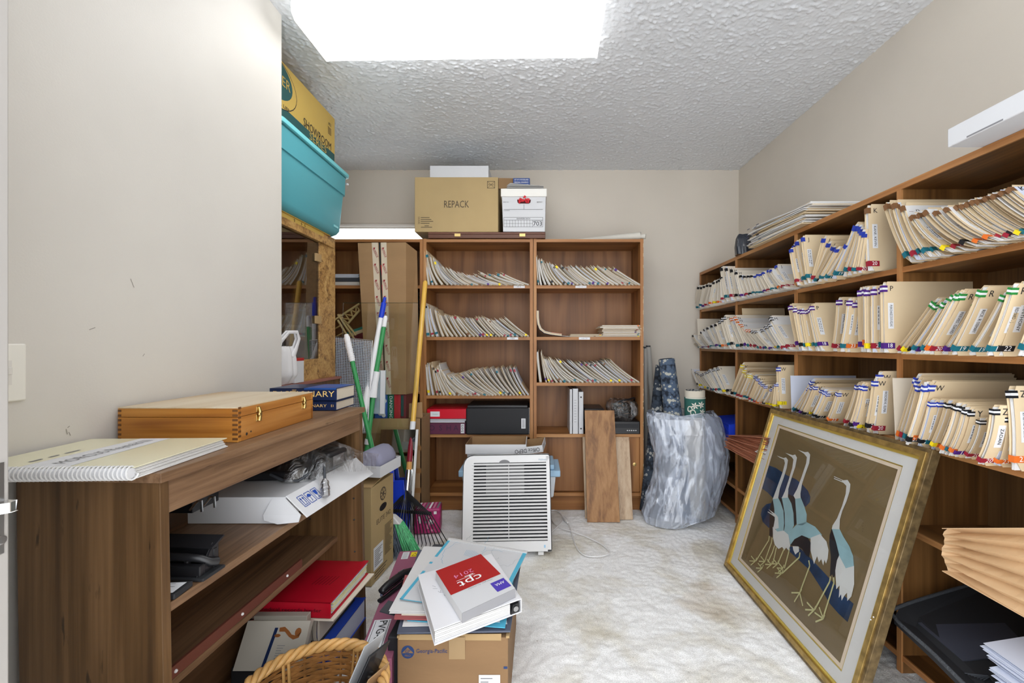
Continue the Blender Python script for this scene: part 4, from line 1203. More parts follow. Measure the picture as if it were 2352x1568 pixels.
m.poly([Pq(.85 + .05 * math.cos(a), .77 + .09 * math.sin(a)) for a in [q * .6 for q in range(10)]], 1)
for i in range(7): m.line(Pq(.58, .50 - i * .05), Pq(.70 - (i % 3) * .02, .50 - i * .05), .0016, nn_, 2)
m.build('cover_print', [M_navy, mat('brown_emblem', rgb(140, 84, 40), .5), M_inkgrey], ab)
bb = MB(); bb.box(-.92, -.70, 1.30, 1.345, .081, .143)
tag(bb.build('dark_box', M_black_m, bevel=.002), 'low black box under the leaning grey book in the bottom shelf', 'box')
bb = MB(); bb.box(-.88, -.715, 1.342, 1.366, .081, .272)
tag(bb.build('upright_book', mat('taupe_cover', rgb(150, 144, 134), .5), bevel=.002), 'taupe upright book behind the grey book with the brown emblem', 'book')
# ------------------------------------------------------------------ burl display cabinet, teal bin and fan box in the alcove
cab = thing('display_cabinet', 'burl veneer display cabinet with smoked glass front in the corner alcove', 'cabinet', (-1.36, 2.1, 0))
M_burl = bpy.data.materials.new('burl_veneer')
nt, N, L, p = nodes_of(M_burl)
tc = N.new('ShaderNodeTexCoord')
n0 = N.new('ShaderNodeTexNoise'); n0.inputs['Scale'].default_value = 7; n0.inputs['Detail'].default_value = 3; n0.inputs['Distortion'].default_value = 2.2
L.new(tc.outputs['Object'], n0.inputs['Vector'])
n1 = N.new('ShaderNodeTexNoise'); n1.inputs['Scale'].default_value = 42; n1.inputs['Detail'].default_value = 5; n1.inputs['Distortion'].default_value = 1.6
L.new(tc.outputs['Object'], n1.inputs['Vector'])
mx = N.new('ShaderNodeMix'); mx.data_type = 'FLOAT'; mx.inputs[0].default_value = .55
L.new(n0.outputs[0], mx.inputs[2]); L.new(n1.outputs[0], mx.inputs[3])
rp = N.new('ShaderNodeValToRGB'); e = rp.color_ramp.elements
e[0].position = .34; e[0].color = (.10, .045, .012, 1); e[1].position = .66; e[1].color = (.55, .35, .13, 1)
q = e.new(.44); q.color = (.30, .155, .045, 1); q = e.new(.54); q.color = (.45, .26, .085, 1)
L.new(mx.outputs[0], rp.inputs[0]); L.new(rp.outputs[0], p.inputs['Base Color']); p.inputs['Roughness'].default_value = .4
CX0 = -1.14
CY0, CY1, CZ0, CZ1 = 1.80, 2.436, .93, 1.672
# front face: end stile, top rail, bottom rail around the glass
MB().box(CX0 - .02, CX0, 2.262, CY1, CZ0, CZ1 + .026).build('front_stile', M_burl, cab, bevel=.001)
MB().box(CX0 - .02, CX0 - .001, CY0, 2.262, CZ0, 1.035).build('bottom_rail', M_burl, cab)
MB().box(CX0 - .022, CX0 + .012, CY0, 2.40, CZ1 - .034, CZ1).build('cornice', M_burl, cab, bevel=.001)
MB().box(CX0 - .02, CX0, CY0, CY0 + .03, 1.035, CZ1 - .034).build('front_stile', M_burl, cab)
MB().box(-1.60, CX0 - .02, CY1 - .02, CY1, CZ0, CZ1 + .026).build('side_panel', M_burl, cab)
MB().box(-1.60, CX0 - .02, CY0, CY0 + .02, CZ0, CZ1).build('side_panel', M_burl, cab)
MB().box(-1.60, CX0 - .02, CY0 + .02, CY1 - .02, CZ1 - .02, CZ1).build('top_panel', M_burl, cab)
MB().box(-1.60, -1.595, CY0 + .02, CY1 - .02, CZ0, CZ1 - .02).build('back_panel', M_burl, cab)
MB().box(-1.595, CX0 - .035, CY0 + .02, CY1 - .02, 1.19, 1.202).build('shelf', M_burl, cab)
MB().box(CX0 - .012, CX0 - .006, CY0 + .03, 2.262, 1.035, CZ1 - .034).build('glass_door', M_glass_dark, cab)
for z in (1.235, 1.555):
    MB().box(CX0 - .006, CX0 + .006, 2.222, 2.272, z - .02, z + .02).build('glass_hinge', M_kraft_pale, cab, bevel=.001)
MB().box(-1.62, CX0 + .02, 1.79, 2.45, .02, .918).build('base_cabinet', M_panel_back, cab, bevel=.003)
MB().box(-1.63, CX0 + .03, 1.78, 2.447, .918, .93).build('base_top', mat('rosy_wood', rgb(148, 96, 84), .45), cab)
# yellow board lying on the cabinet
m = MB(); m.box(-1.55, CX0 + .004, CY0, 2.30, CZ1 + .0005, CZ1 + .024); m.box(-1.55, CX0 + .010, CY0, 2.36, CZ1 + .024, CZ1 + .027)
yb_ = m.build('flat_box', M_gold, bevel=.001); tag(yb_, 'flat yellow carton squashed under the teal storage bin', 'box')
m = MB(); x = CX0 + .0045
for i, y in enumerate((2.02, 2.08, 2.11)):
    m.tube([(x, y, CZ1 + .006), (x, y + .006, CZ1 + .010), (x, y - .002, CZ1 + .015), (x, y + .004, CZ1 + .019)], .0012, 5)
m.build('handwriting', M_ink, yb_)

# teal storage bin
bn = thing('storage_bin', 'teal plastic storage bin on top of the burl cabinet', 'bin', (-1.35, 2.12, 1.70))
zb0, zb1 = 1.7005, 2.062
def bin_ring(z, ins, x1=-1.072, y0=1.80, y1=2.455, x0=-1.62, c=.03):
    a, b, d, e_ = x0 + ins, x1 - ins, y0 + ins, y1 - ins
    out = []
    for (cx, cy, a0_) in ((b - c, d + c, -90), (b - c, e_ - c, 0), (a + c, e_ - c, 90), (a + c, d + c, 180)):
        for k in range(5):
            w = math.radians(a0_ + k * 22.5)
            out.append((cx + c * math.cos(w), cy + c * math.sin(w), z))
    return out
def skin(rings, cap=True):
    m = MB(); n = len(rings[0]); vs = [p for r in rings for p in r]; fs = []
    for i in range(len(rings) - 1):
        for k in range(n):
            k2 = (k + 1) % n
            fs.append((i * n + k, i * n + k2, (i + 1) * n + k2, (i + 1) * n + k))
    if cap: fs += [tuple(range(n - 1, -1, -1)), tuple((len(rings) - 1) * n + k for k in range(n))]
    return m.add(vs, fs)
skin([bin_ring(zb0, .055), bin_ring(zb0 + .012, .04), bin_ring(zb0 + .03, .030), bin_ring(1.935, .015), bin_ring(1.9355, .008), bin_ring(zb1 - .022, .006)]).build('tub', M_teal, bn, smooth=True)
skin([bin_ring(zb1 - .024, .002), bin_ring(zb1 - .022, -.006), bin_ring(zb1 - .006, -.008), bin_ring(zb1, -.003), bin_ring(zb1 + .002, .02)]).build('lid_rim', mat('teal_light', rgb(120, 206, 214), .35), bn, smooth=True)
skin([bin_ring(zb1 - .030, .004), bin_ring(zb1 - .0245, .004)]).build('rim_groove', M_teal_d, bn)
m = MB(); m.box(-1.1015, -1.0985, 2.335, 2.385, 1.74, 1.752); m.build('maker_plate', mat('teal_pale', rgb(140, 206, 212), .4), bn, bevel=.001)
m = MB(); m.tube([(-1.086, 2.452, zb1 - .05), (-1.080, 2.463, zb1 - .05)], .006, 10); m.build('rim_button', M_white, bn)

# gold and green fan carton
fb = thing('fan_box', 'gold and dark green ceiling fan carton standing on the teal bin', 'box', (-1.4, 2.1, 2.066))
FX, FY0, FY1, FZ0, FZ1 = -1.128, 1.79, 2.405, 2.0665, 2.352
MB().box(-1.66, FX, FY0, FY1, FZ0, FZ1).build('carton', M_gold, fb, bevel=.002)
m = MB()
Y_, Z_ = (0, 1, 0), (0, 0, 1)
xs_ = FX + .0008
def fq(y0, y1, z0, z1, mi): m.quad([(xs_, y0, z0), (xs_, y1, z0), (xs_, y1, z1), (xs_, y0, z1)], mi)
fq(FY0, FY1 - .006, FZ0, FZ0 + .088, 0)
fq(FY0, 1.945, FZ0 + .088, FZ0 + .135, 0)
m.quad([(xs_ + .0002, 1.948, FZ0 + .088), (xs_ + .0002, 2.40, FZ0 + .088), (xs_ + .0002, 2.40, FZ0 + .0905), (xs_ + .0002, 1.948, FZ0 + .0905)], 1)
def fell(cy, cz, ry, rz, mi, lift): m.poly([(xs_ + lift, cy + ry * math.cos(a), cz + rz * math.sin(a)) for a in [q * math.pi / 16 for q in range(32)]], mi)
fell(1.855, FZ0 + .175, .172, .108, 2, .0003); fell(1.855, FZ0 + .175, .168, .104, 1, .0005); fell(1.855, FZ0 + .193, .135, .086, 0, .0007)
m.text('HUNTER', .062, (xs_ + .0008, 1.852, FZ0 + .198), Y_, Z_, 1, fit=.235)
m.text('BUILT FOR LIFE', .022, (xs_ + .0008, 1.868, FZ0 + .092), Y_, Z_, 2, fit=.19)
m.text('SHOWROOM', .058, (xs_ + .0004, 2.222, FZ0 + .107), Y_, Z_, 2, fit=.275)
m.text('SERIES', .05, (xs_ + .0004, 2.222, FZ0 + .066), Y_, Z_, 1, fit=.17)
m.text('852', .02, (xs_ + .0004, 2.345, FZ0 + .225), Y_, Z_, 2)
for i in range(5): m.line((xs_ + .0004, 2.325, FZ0 + .205 - i * .008), (xs_ + .0004, 2.362, FZ0 + .205 - i * .008), .003, (1, 0, 0), 2)
m.build('box_print', [M_deepgreen, M_gold, M_ink], fb)

# white bag and red-white carton on the cabinet's ledge
pb = wrinkled('shopping_bag', interp_rings([(-1.135, 1.92, .9315, .012, .075), (-1.13, 1.925, .97, .03, .085), (-1.13, 1.925, 1.04, .026, .080), (-1.13, 1.93, 1.085, .018, .07), (-1.13, 1.94, 1.10, .007, .05)], 12),
              mat('white_bag', rgb(228, 228, 230), .45), 'white plastic shopping bag with looped handles in front of the cabinet glass', 'bag', amp=.011, seed=8)
m = MB()
for dx, s in ((.008, 1), (-.006, -1)):
    m.tube([(-1.13 + dx, 1.87, 1.07), (-1.125 + dx, 1.885, 1.12), (-1.115 + dx, 1.93, 1.163), (-1.11 + dx, 1.985, 1.165), (-1.115 + dx, 2.01, 1.135), (-1.12 + dx, 1.995, 1.09), (-1.125 + dx, 1.975, 1.05)], [.014, .011, .008, .008, .010, .013, .018], 8, flat=.3)
m.build('handle', mat('white_bag_handle', rgb(232, 232, 234), .45), pb, smooth=True)
m = MB(); m.box(-1.138, -1.112, 1.985, 2.06, .9315, 1.045, 0); m.box(-1.1385, -1.1115, 1.984, 2.061, 1.032, 1.0455, 1)
tag(m.build('small_carton', [M_white, M_red2], bevel=.001), 'small white carton with a red top edge behind the shopping bag', 'box')

# ------------------------------------------------------------------ the far-left corner: bookcase contents, tall carton, brooms
def sheets(name, x0, x1, y0, y1, z0, z1, n, mats, label, cat, parent=None, group=None):
    m = MB()
    for i in range(n):
        d = R.uniform(-.008, .008)
        za = z0 + (z1 - z0) * i / n
        m.box(x0, x1 + d, y0 + abs(d), y1, za, za + (z1 - z0) / n * .9, i % len(mats))
    ob = m.build(name, mats); tag(ob, label, cat, group); return ob
sheets('paper_pile', -1.42, -1.20, 2.91, 3.14, S1 + .001, S1 + .024, 6, [M_paper, M_cream_l], 'low pile of white papers on the shelf beside the tall carton', 'papers')
m = MB(); m.box(-1.42, -1.19, 2.915, 3.14, S1 + .025, S1 + .052); tag(m.build('flat_box', M_dark, bevel=.002), 'flat dark grey box between papers beside the tall carton', 'box')
sheets('paper_pile', -1.42, -1.205, 2.91, 3.13, S1 + .053, S1 + .077, 5, [M_white, M_paper_blue], 'white papers lying on the flat dark box', 'papers')
# wicker tray and burgundy box on the second shelf
wt = thing('wicker_tray', 'bamboo lattice tray tilted on the shelf above the grey mesh panel', 'tray', (-1.30, 2.96, 1.146))
m = MB()
A0, A1, B0, B1 = W(776, 735, 2.93), W(826, 697, 2.93), W(800, 742, 2.93), W(826, 712, 2.93)
for a, b in ((A0 + Vector((-.1, 0, -.05)), A1), (B0, B1), (W(776, 722, 2.93), W(823, 792, 2.93)), (W(776, 735, 2.93), W(812, 795, 2.93)), (W(780, 722, 2.94), W(818, 770, 2.94))): m.tube([a, (a + b) / 2, b], .0075, 8)
m.build('frame', mat('bamboo', rgb(206, 180, 126), .45), wt, smooth=True)
m = MB()
for s in (.1, .35, .6, .85):
    a = A0.lerp(A1, s); b = B0.lerp(B1, min(1, s + .2)); c_ = B0.lerp(B1, max(0, s - .2))
    m.tube([a, b], .0045, 6); m.tube([a, c_], .0045, 6)
for s in (.2, .45, .7, .9):
    a = W(776, 735, 2.93).lerp(W(812, 795, 2.93), s); m.tube([a, a + Vector((-.10, .02, -.05))], .005, 6)
m.build('lattice', mat('bamboo_lattice', rgb(190, 160, 104), .5), wt, smooth=True)
m = MB(rotz((-1.225, 2.93, 1.146), 0))
MQ = Matrix.Translation(W(806, 765, 2.945)) @ Matrix.Rotation(math.radians(-20), 4, 'Y')
m = MB(MQ); m.box(-.02, .16, 0, .12, -.10, .0); tag(m.build('gift_box', mat('burgundy_box', rgb(104, 26, 48), .5), bevel=.002), 'burgundy box with a teal lid tilted behind the bamboo tray', 'box')
m = MB(MQ); m.box(-.024, .164, -.003, .123, .0, .016, 1); m.box(-.023, .163, -.002, .122, -.022, .0, 0); m.build('lid', [M_cream, mat('teal_lid', rgb(48, 130, 120), .5)], bpy.data.objects['gift_box'])

# glass block style panel of round bottle ends
gp = thing('bead_panel', 'dark panel of shiny round glass studs on the shelf behind the yellow handle', 'panel', (-.85, 2.97, 1.146))
m = MB(); m.box(-.925, -.795, 2.975, 3.0, 1.146, 1.465); m.build('backing', M_black, gp)
m = MB()
for i in range(5):
    for j in range(11): m.ball((-.912 + i * .025, 2.975, 1.165 + j * .0275), .011, 10, 5, sy=.9)
m.build('glass_stud', mat('amber_glass', (.10, .06, .035, 1), .08, spec=1.0, coat=1.0), gp, smooth=True, kind='stuff')

# lower carton with wrapped gifts, tall carton leaning above
lc = thing('open_carton', 'open brown carton on the floor holding wrapped boxes below the tall carton', 'box', (-.92, 2.78, 0))
lx0, lx1, ly0, ly1, lz = -1.13, -.722, 2.665, 2.885, .655
for a in (((lx0, lx1, ly0, ly0 + .005)), ((lx0, lx1, ly1 - .005, ly1)), ((lx0, lx0 + .005, ly0, ly1)), ((lx1 - .005, lx1, ly0, ly1))):
    MB().box(*a, .002, lz).build('wall_panel', M_card, lc)
MB().box(lx0, lx1, ly0, ly1, .001, .006).build('bottom_panel', M_card_d, lc)
MB().slab([(lx0, ly0 - .004, lz - .09), (-.80, ly0 - .004, lz - .09), (-.80, ly0, lz), (lx0, ly0, lz)], .004).build('flap', M_kraft_pale, lc)
MB().slab([(-.80, ly0 + .01, lz - .0), (lx1 + .002, ly0 + .03, lz), (lx1 - .005, ly0 + .04, lz + .095), (-.80, ly0 + .02, lz + .09)], .004).build('flap', M_card, lc)
for z in (.20, .32, .46):
    MB().box(lx0 + .2, lx1 + .0004, ly0 - .0006, ly0, z, z + .03).build('tape_strip', mat('brown_tape', rgb(140, 100, 60), .4), lc)
gy = 2.72
gift = [(-1.11, -1.03, .76, 'dark green wrapped gift with white snowmen in the open carton', mat('green_wrap', rgb(40, 100, 80), .4), 'g'),
        (-1.028, -.948, .795, 'blue wrapped gift with white snowballs and red hats in the open carton', mat('blue_wrap', rgb(56, 104, 200), .4), 's'),
        (-.946, -.908, .795, 'green book with white DANCING on its spine in the open carton', mat('green_spine', rgb(30, 112, 86), .45), 'd'),
        (-.906, -.865, .795, 'bright red wrapped box standing in the open carton', mat('red_wrap', rgb(184, 40, 54), .45), ''),
        (-.863, -.83, .795, 'dark red book with a green band in the open carton', mat('wine_wrap', rgb(120, 40, 50), .45), 'b')]
for x0, x1, zt, lab, mt, kind in gift:
    g = MB().box(x0, x1, gy, 2.86, .44, zt).build('gift_box' if kind not in 'db' or not kind else 'book', mt, bevel=.002)
    tag(g, lab, 'book' if kind and kind in 'db' else 'gift')
    m = MB(); yy = gy - .0012
    if kind == 's':
        for cx, cz, r in ((-.985, .735, .016), (-.965, .755, .014), (-.99, .68, .017), (-1.015, .70, .015), (-.97, .665, .013)):
            m.poly([(cx + r * math.cos(a), yy, cz + r * math.sin(a)) for a in [q * .524 for q in range(12)]], 0)
        for cx, cz in ((-1.0, .765), (-.985, .71)):
            m.poly([(cx - .02, yy - .0004, cz - .006), (cx + .022, yy - .0004, cz - .014), (cx + .012, yy - .0004, cz + .012), (cx - .008, yy - .0004, cz + .018)], 1)
        m.build('wrap_print', [M_white_t, M_red2], g)
    elif kind == 'g':
        for cx, cz, r in ((-1.09, .70, .02), (-1.09, .735, .013), (-1.055, .69, .012)):
            m.poly([(cx + r * math.cos(a), yy, cz + r * math.sin(a)) for a in [q * .524 for q in range(12)]], 0)
        m.build('wrap_print', [M_white_t], g)
    elif kind == 'd':
        m.text('DANCING', .026, (-.926, gy, .715), (0, 0, -1), (1, 0, 0), 0, fit=.14); m.build('spine_title', [M_white_t], g)
    elif kind == 'b':
        m.quad([(-.862, yy, .66), (-.845, yy, .66), (-.845, yy, .79), (-.862, yy, .79)], 0); m.build('spine_band', [M_deepgreen], g)

tc_ = thing('tall_carton', 'tall brown taped carton leaning in front of the left bookcase', 'box', (-1.0, 2.78, .797))
b4 = [(-1.075, 2.705, .797), (-.828, 2.705, .797), (-.772, 2.815, .80), (-1.03, 2.83, .80)]
t4 = [(-1.14, 2.735, 1.745), (-.837, 2.735, 1.75), (-.80, 2.86, 1.72), (-1.10, 2.885, 1.745)]
m = MB(); m.hexa(b4, t4); m.build('carton', M_card, tc_, bevel=.002)
fo = Vector(b4[0]); fU0 = Vector(b4[1]) - fo; fT = Vector(t4[0]); fU1 = Vector(t4[1]) - fT
fN = fU0.cross(fT - fo).normalized()
TP = lambda s, t, l=.001: fo.lerp(fT, t) + fU0.lerp(fU1, t) * s + fN * l
m = MB(); m.quad([TP(.48, -.0), TP(.50, 0), TP(.475, 1), TP(.44, 1)]); m.build('seam', M_black, tc_)
m = MB(); m.quad([TP(.50, .60, .0015), TP(.505, .60, .0015), TP(.49, .72, .0015), TP(.475, .72, .0015)]); m.quad([TP(.485, .78, .0015), TP(.50, .78, .0015), TP(.49, .85, .0015), TP(.465, .85, .0015)]); m.build('red_gap', M_red2, tc_)
for (s0, s1, q0, q1) in ((.36, .47, .295, .425), (.51, .64, .485, .60)):
    m = MB(); m.quad([TP(s0, 0, .0016), TP(s1, 0, .0016), TP(q1, 1, .0016), TP(q0, 1, .0016)], 0)
    for k in range(9):
        t = .04 + k * .107
        a, b = TP((s0 + s1) / 2 * (1 - t) + (q0 + q1) / 2 * t, t), TP((s0 + s1) / 2 * (1 - t - .06) + (q0 + q1) / 2 * (t + .06), t + .06)
        c0 = TP(s0 * (1 - t) + q0 * t + .02, t + .07); c1 = TP(s1 * (1 - t) + q1 * t - .02, t)
        dr_ = (c1 - c0).normalized()
        m.text('SUPERIOR', .022, (c0 + c1) / 2 + fN * .0008, dr_, fN.cross(dr_), 1, fit=.062)
        m.poly([c0 + fN * .0017, c0 + dr_ * .016 + fN * .0017, c0 + dr_ * .004 + fN.cross(dr_) * .014 + fN * .0017], 1)
    m.build('printed_tape', [mat('pale_tape', rgb(206, 192, 170), .35), mat('tape_red', rgb(150, 40, 50), .5)], tc_)
# glass sheet leaning in front of the carton and a mirror tile
m = MB(); m.slab([(-1.20, 2.585, .006), (-.738, 2.585, .006), (-.742, 2.665, 1.363), (-1.20, 2.665, 1.363)], .005)
gs = m.build('glass_sheet', M_glass_sheet); tag(gs, 'clear glass sheet leaning in front of the tall carton', 'glass sheet')
m = MB(); m.slab([(-1.20, 2.665, 1.3632), (-.742, 2.665, 1.3632), (-.742, 2.671, 1.3632), (-1.20, 2.671, 1.3632)], .002); m.build('polished_edge', mat('glass_edge', (.02, .05, .035, 1), .15), gs)
mr = thing('mirror', 'small mirror leaning behind the rake head', 'mirror', (-.83, 2.56, 0))
m = MB(); m.slab([(-.935, 2.50, .003), (-.735, 2.50, .003), (-.715, 2.575, .605), (-.935, 2.575, .605)], .006); m.build('mirror_glass', mat('mirror_silver', (.80, .84, .82, 1), .04, metal=1.0), mr)
m = MB(); m.slab([(-.747, 2.498, .003), (-.733, 2.498, .003), (-.713, 2.573, .606), (-.727, 2.573, .606)], .006); m.build('edge_frame', M_plastic_w, mr)
# wire mesh panel
mp_ = thing('mesh_panel', 'grey wire mesh panel standing beside the burl cabinet', 'mesh panel', (-1.07, 2.5, 0))
m = MB()
mA, mB_, mC_, mD = Vector((-1.20, 2.50, .60)), Vector((-.985, 2.50, .60)), Vector((-.965, 2.52, 1.13)), Vector((-1.20, 2.52, 1.155))
nu, nv = 24, 58
for i in range(nu + 1):
    a, b = mA.lerp(mB_, i / nu), mD.lerp(mC_, i / nu)
    m.tube([a, b], .0019, 4, cap=False)
for j in range(nv + 1):
    a, b = mA.lerp(mD, j / nv), mB_.lerp(mC_, j / nv)
    m.tube([a, b], .0019, 4, cap=False)
m.build('wire_grid', mat('galvanised', (.50, .54, .60, 1), .4, metal=.3), mp_, kind='stuff')
for a, b in ((mA, mB_), (mB_, mC_), (mC_, mD)):
    m = MB(); m.tube([a, b], .003, 6); m.build('border_wire', M_steel, mp_, smooth=True)
m = MB(); m.tube([(-1.10, 2.505, .60), (-1.10, 2.50, .0)], .006, 6); m.build('leg', M_steel, mp_)
# acrylic sheet
m = MB(); m.slab([(-1.03, 2.56, .70), (-.905, 2.56, .70), (-.905, 2.575, .955), (-1.03, 2.575, .955)], .003)
ac = m.build('acrylic_holder', clear('pale_acrylic', (.78, .90, .96, 1), gloss=.08, body=(.75, .85, .9, 1), body_amt=.3)); tag(ac, 'pale blue clear acrylic holder with a white strip behind the mop handles', 'holder')
m = MB(); m.slab([(-.935, 2.557, .70), (-.908, 2.557, .70), (-.908, 2.572, .955), (-.935, 2.572, .955)], .002); m.build('white_strip', M_white, ac)

# brooms, mop and rake
br = thing('broom', 'green handled broom with white grip and green and grey bristles', 'broom', (-.78, 2.30, 0))
top, bot = W(795, 768, 2.44), Vector((-.805, 2.30, .225))
d = bot - top
m = MB(); m.tube([top, top + d * .02, top + d * .16], [.011, .0165, .0155], 14); g = m.build('grip', M_grip, br, smooth=True)
m = MB()
for i in range(8): m.tube([top + d * (.045 + i * .014), top + d * (.051 + i * .014)], .0175, 14)
m.build('grip_rib', M_grip, br, smooth=True)
m = MB(); m.tube([top + d * .155, bot], .0125, 14); m.build('handle', M_green, br, smooth=True)
m = MB(); a_, b_ = Vector((-.93, 2.30, .205)), Vector((-.715, 2.275, .205))
m.hexa([a_ + Vector((0, -.03, -.028)), b_ + Vector((0, -.03, -.028)), b_ + Vector((0, .03, -.028)), a_ + Vector((0, .03, -.028))], [a_ + Vector((.03, -.02, .02)), b_ + Vector((-.04, -.02, .012)), b_ + Vector((-.04, .02, .012)), a_ + Vector((.03, .02, .02))])
m.build('broom_head', M_plastic_w, br, bevel=.006, smooth=True)
for nm, mt, s0, s1 in (('grey_bristles', mat('grey_bristle', rgb(98, 108, 122), .6, vary=.5, vscale=160, stretch=(1, 1, .08)), 0, .80), ('green_bristles', mat('green_bristle', rgb(84, 178, 120), .5, vary=.55, vscale=160, stretch=(1, 1, .08)), .80, 1.0)):
    m = MB()
    for i in range(150):
        s = s0 + (s1 - s0) * R.random(); q = R.uniform(-1, 1)
        p0 = a_.lerp(b_, s) + Vector((0, q * .024, -.026))
        e_ = Vector((-1.0 + .385 * s + R.uniform(-.008, .008), 2.295 + q * .04 - .03 * s + R.uniform(-.008, .008), .004 + R.uniform(0, .008)))
        m.tube([p0, p0.lerp(e_, .5) + Vector((0, q * .006, .006)), e_], [.0030, .0028, .0022], 4)
    m.build(nm, mt, br, kind='stuff')
mo = thing('mop_handle', 'white pole with a blue tip leaning on the tall carton', 'pole', (-1.08, 2.52, 0))
top, bot = W(884, 683, 2.64), Vector((-1.165, 2.50, .02))
j = W(838, 930, 2.50); d = j - top
m = MB(); m.tube([top, top + d * .05, top + d * .055, top + d * .2], [.0095, .0095, .0155, .0155], 14); m.build('blue_tip', M_blue, mo, smooth=True)
m = MB(); m.tube([top + d * .19, top + d * .85, j, bot], [.0145, .0155, .022, .014], 14); m.build('pole', M_grip, mo, smooth=True)
mg = thing('mop_handle', 'green pole with white cap and white sleeve leaning on the tall carton', 'pole', (-.98, 2.5, 0))
top, mid, low = W(886, 725, 2.60), W(862, 868, 2.555), W(843, 1030, 2.50)
bot = low + (low - mid) * 1.62; bot.z = .01
m = MB(); m.tube([top, top.lerp(mid, .04), top.lerp(mid, .19)], [.008, .0135, .0135], 12); m.build('cap', M_grip, mg, smooth=True)
m = MB(); m.tube([top.lerp(mid, .18), mid, low, bot], .0135, 12); m.build('pole', M_green, mg, smooth=True)
a, b = W(866, 853, 2.55), W(856, 912, 2.54)
m = MB(); m.tube([a, a.lerp(b, .5), b], [.0165, .017, .0235], 14); m.build('sleeve', M_grip, mg, smooth=True)
a, b = W(845, 1008, 2.503), W(843, 1020, 2.50)
m = MB(); m.tube([a, b], .0158, 12); m.build('band', M_label, mg, smooth=True)
rk = thing('rake', 'leaf rake with yellow handle and black tines standing tines down', 'rake', (-.75, 2.47, 0))
top, f0_, f1_ = W(977, 645, 2.83), W(939, 1078, 2.54), W(934, 1140, 2.50)
d = f0_ - top; g = lambda s: top + d * s
m = MB(); m.tube([top, g(.01), g(.80)], [.009, .0155, .0150], 14); m.build('handle', M_yellow, rk, smooth=True)
m = MB(); m.tube([g(.765), g(.828)], .0163, 14); m.build('white_label', M_label, rk, smooth=True)
m = MB(); m.tube([g(.828), g(.962)], .0166, 14); m.build('red_label', mat('red_label', rgb(128, 28, 44), .35), rk, smooth=True)
m = MB(); m.tube([g(.96), g(1.03)], .015, 14); m.build('wood_end', mat('bare_wood', rgb(206, 150, 80), .5), rk, smooth=True)
m = MB(); m.tube([g(1.0), g(1.01), g(1.06), f1_], [.017, .019, .018, .011], 14); m.build('ferrule', M_chrome, rk, smooth=True)
base = f1_ + Vector((0, 0, .02)); ends = []
br0, br1 = W(892, 1172, 2.45), W(990, 1180, 2.44)
m = MB(); m.slab([br0 + Vector((0, 0, -.008)), br1 + Vector((0, 0, -.008)), br1 + Vector((0, 0, .008)), br0 + Vector((0, 0, .008))], .012); m.build('spreader_bar', M_black, rk, bevel=.001)
for i in range(20):
    s = i / 19
    p1 = br0.lerp(br1, s) + Vector((0, -.004, 0))
    spread = (s - .5) * 2
    e_ = Vector((p1.x + .055 * spread + .045 * spread * abs(spread) + .012, 2.405 - .02 * abs(spread), .012))
    m = MB(); m.tube([base + Vector((spread * .012, 0, .02 * (1 - abs(spread)))), p1, e_, e_ + Vector((.004 * spread, -.02, -.008))], [.0030, .0030, .0026, .0018], 5)
    m.build('tine', M_black, rk, smooth=True)

dp = thing('dustpan', 'blue plastic dustpan standing behind the broom', 'dustpan', (-.83, 2.48, 0))
m = MB(); m.slab([(-.93, 2.475, .003), (-.735, 2.475, .003), (-.775, 2.495, .33), (-.89, 2.495, .33)], .004); m.build('pan', M_blue, dp, bevel=.001)
for a, b in (((-.93, 2.475, .003), (-.89, 2.495, .33)), ((-.735, 2.475, .003), (-.775, 2.495, .33))):
    m = MB(); m.slab([Vector(a) + Vector((0, -.03, 0)), Vector(a), Vector(b), Vector(b) + Vector((0, -.006, 0))], .004); m.build('side_wall', M_blue, dp)
m = MB(); m.tube([(-.84, 2.495, .32), (-.86, 2.52, .45)], .013, 10); m.build('handle', M_blue, dp, smooth=True)

pk = thing('toy_package', 'pink and white wrapped package behind the rake tines', 'package', (-.66, 2.60, 0))
m = MB(rotz((-.66, 2.60, .002), 8)); m.box(-.075, .075, -.06, .06, 0, .145); m.build('pack', mat('pink_pack', rgb(178, 50, 110), .4, vary=.3, vscale=30), pk, bevel=.01, smooth=True)
m = MB(rotz((-.66, 2.60, .002), 8))
for i in range(14):
    x, z = R.uniform(-.06, .05), R.uniform(.01, .12); w, h = R.uniform(.01, .025), R.uniform(.008, .025)
    m.quad([(x, -.0606, z), (x + w, -.0606, z), (x + w, -.0606, z + h), (x, -.0606, z + h)], i % 3)
for i in range(6):
    x = -.06 + i * .022; m.quad([(x, -.05, .1456), (x + .012, -.05, .1456), (x + .022, .05, .1456), (x + .010, .05, .1456)], i % 3)
m.build('pack_print', [M_white_t, mat('rose_print', rgb(220, 140, 170), .4), M_inkgrey], pk)

# computer case carton with white lid box and cushion on top
ec = thing('computer_carton', 'brown computer case carton with a hand hole standing beside the dark bookcase', 'box', (-.87, 2.10, 0))
Me = rotz((-.7665, 1.99, 0), -5.5)
EH = .452
m = MB(Me); m.box(-.20, 0, 0, .235, .001, EH); m.build('carton', M_card_tan, ec, bevel=.002)
m = MB(Me); m.slab([(-.205, .0, EH), (.0, -.004, EH + .004), (.0, .235, EH + .035), (-.205, .235, EH + .022)], .004); m.build('top_flap', M_kraft_pale, ec)
m = MB(Me); U_, V_ = (0, 1, 0), (0, 0, 1)
hx = .0012
m.poly([(hx, .118 + .038 * math.cos(a) ** 1 , .325 + .017 * math.sin(a) * (1 if abs(math.cos(a)) < .8 else 1)) for a in [q * math.pi / 12 for q in range(24)]], 0)
m.build('hand_hole', M_black, ec)
m = MB(Me)
m.text('ELITE 342', .032, (.0, .125, .272), U_, V_, 0, fit=.15)
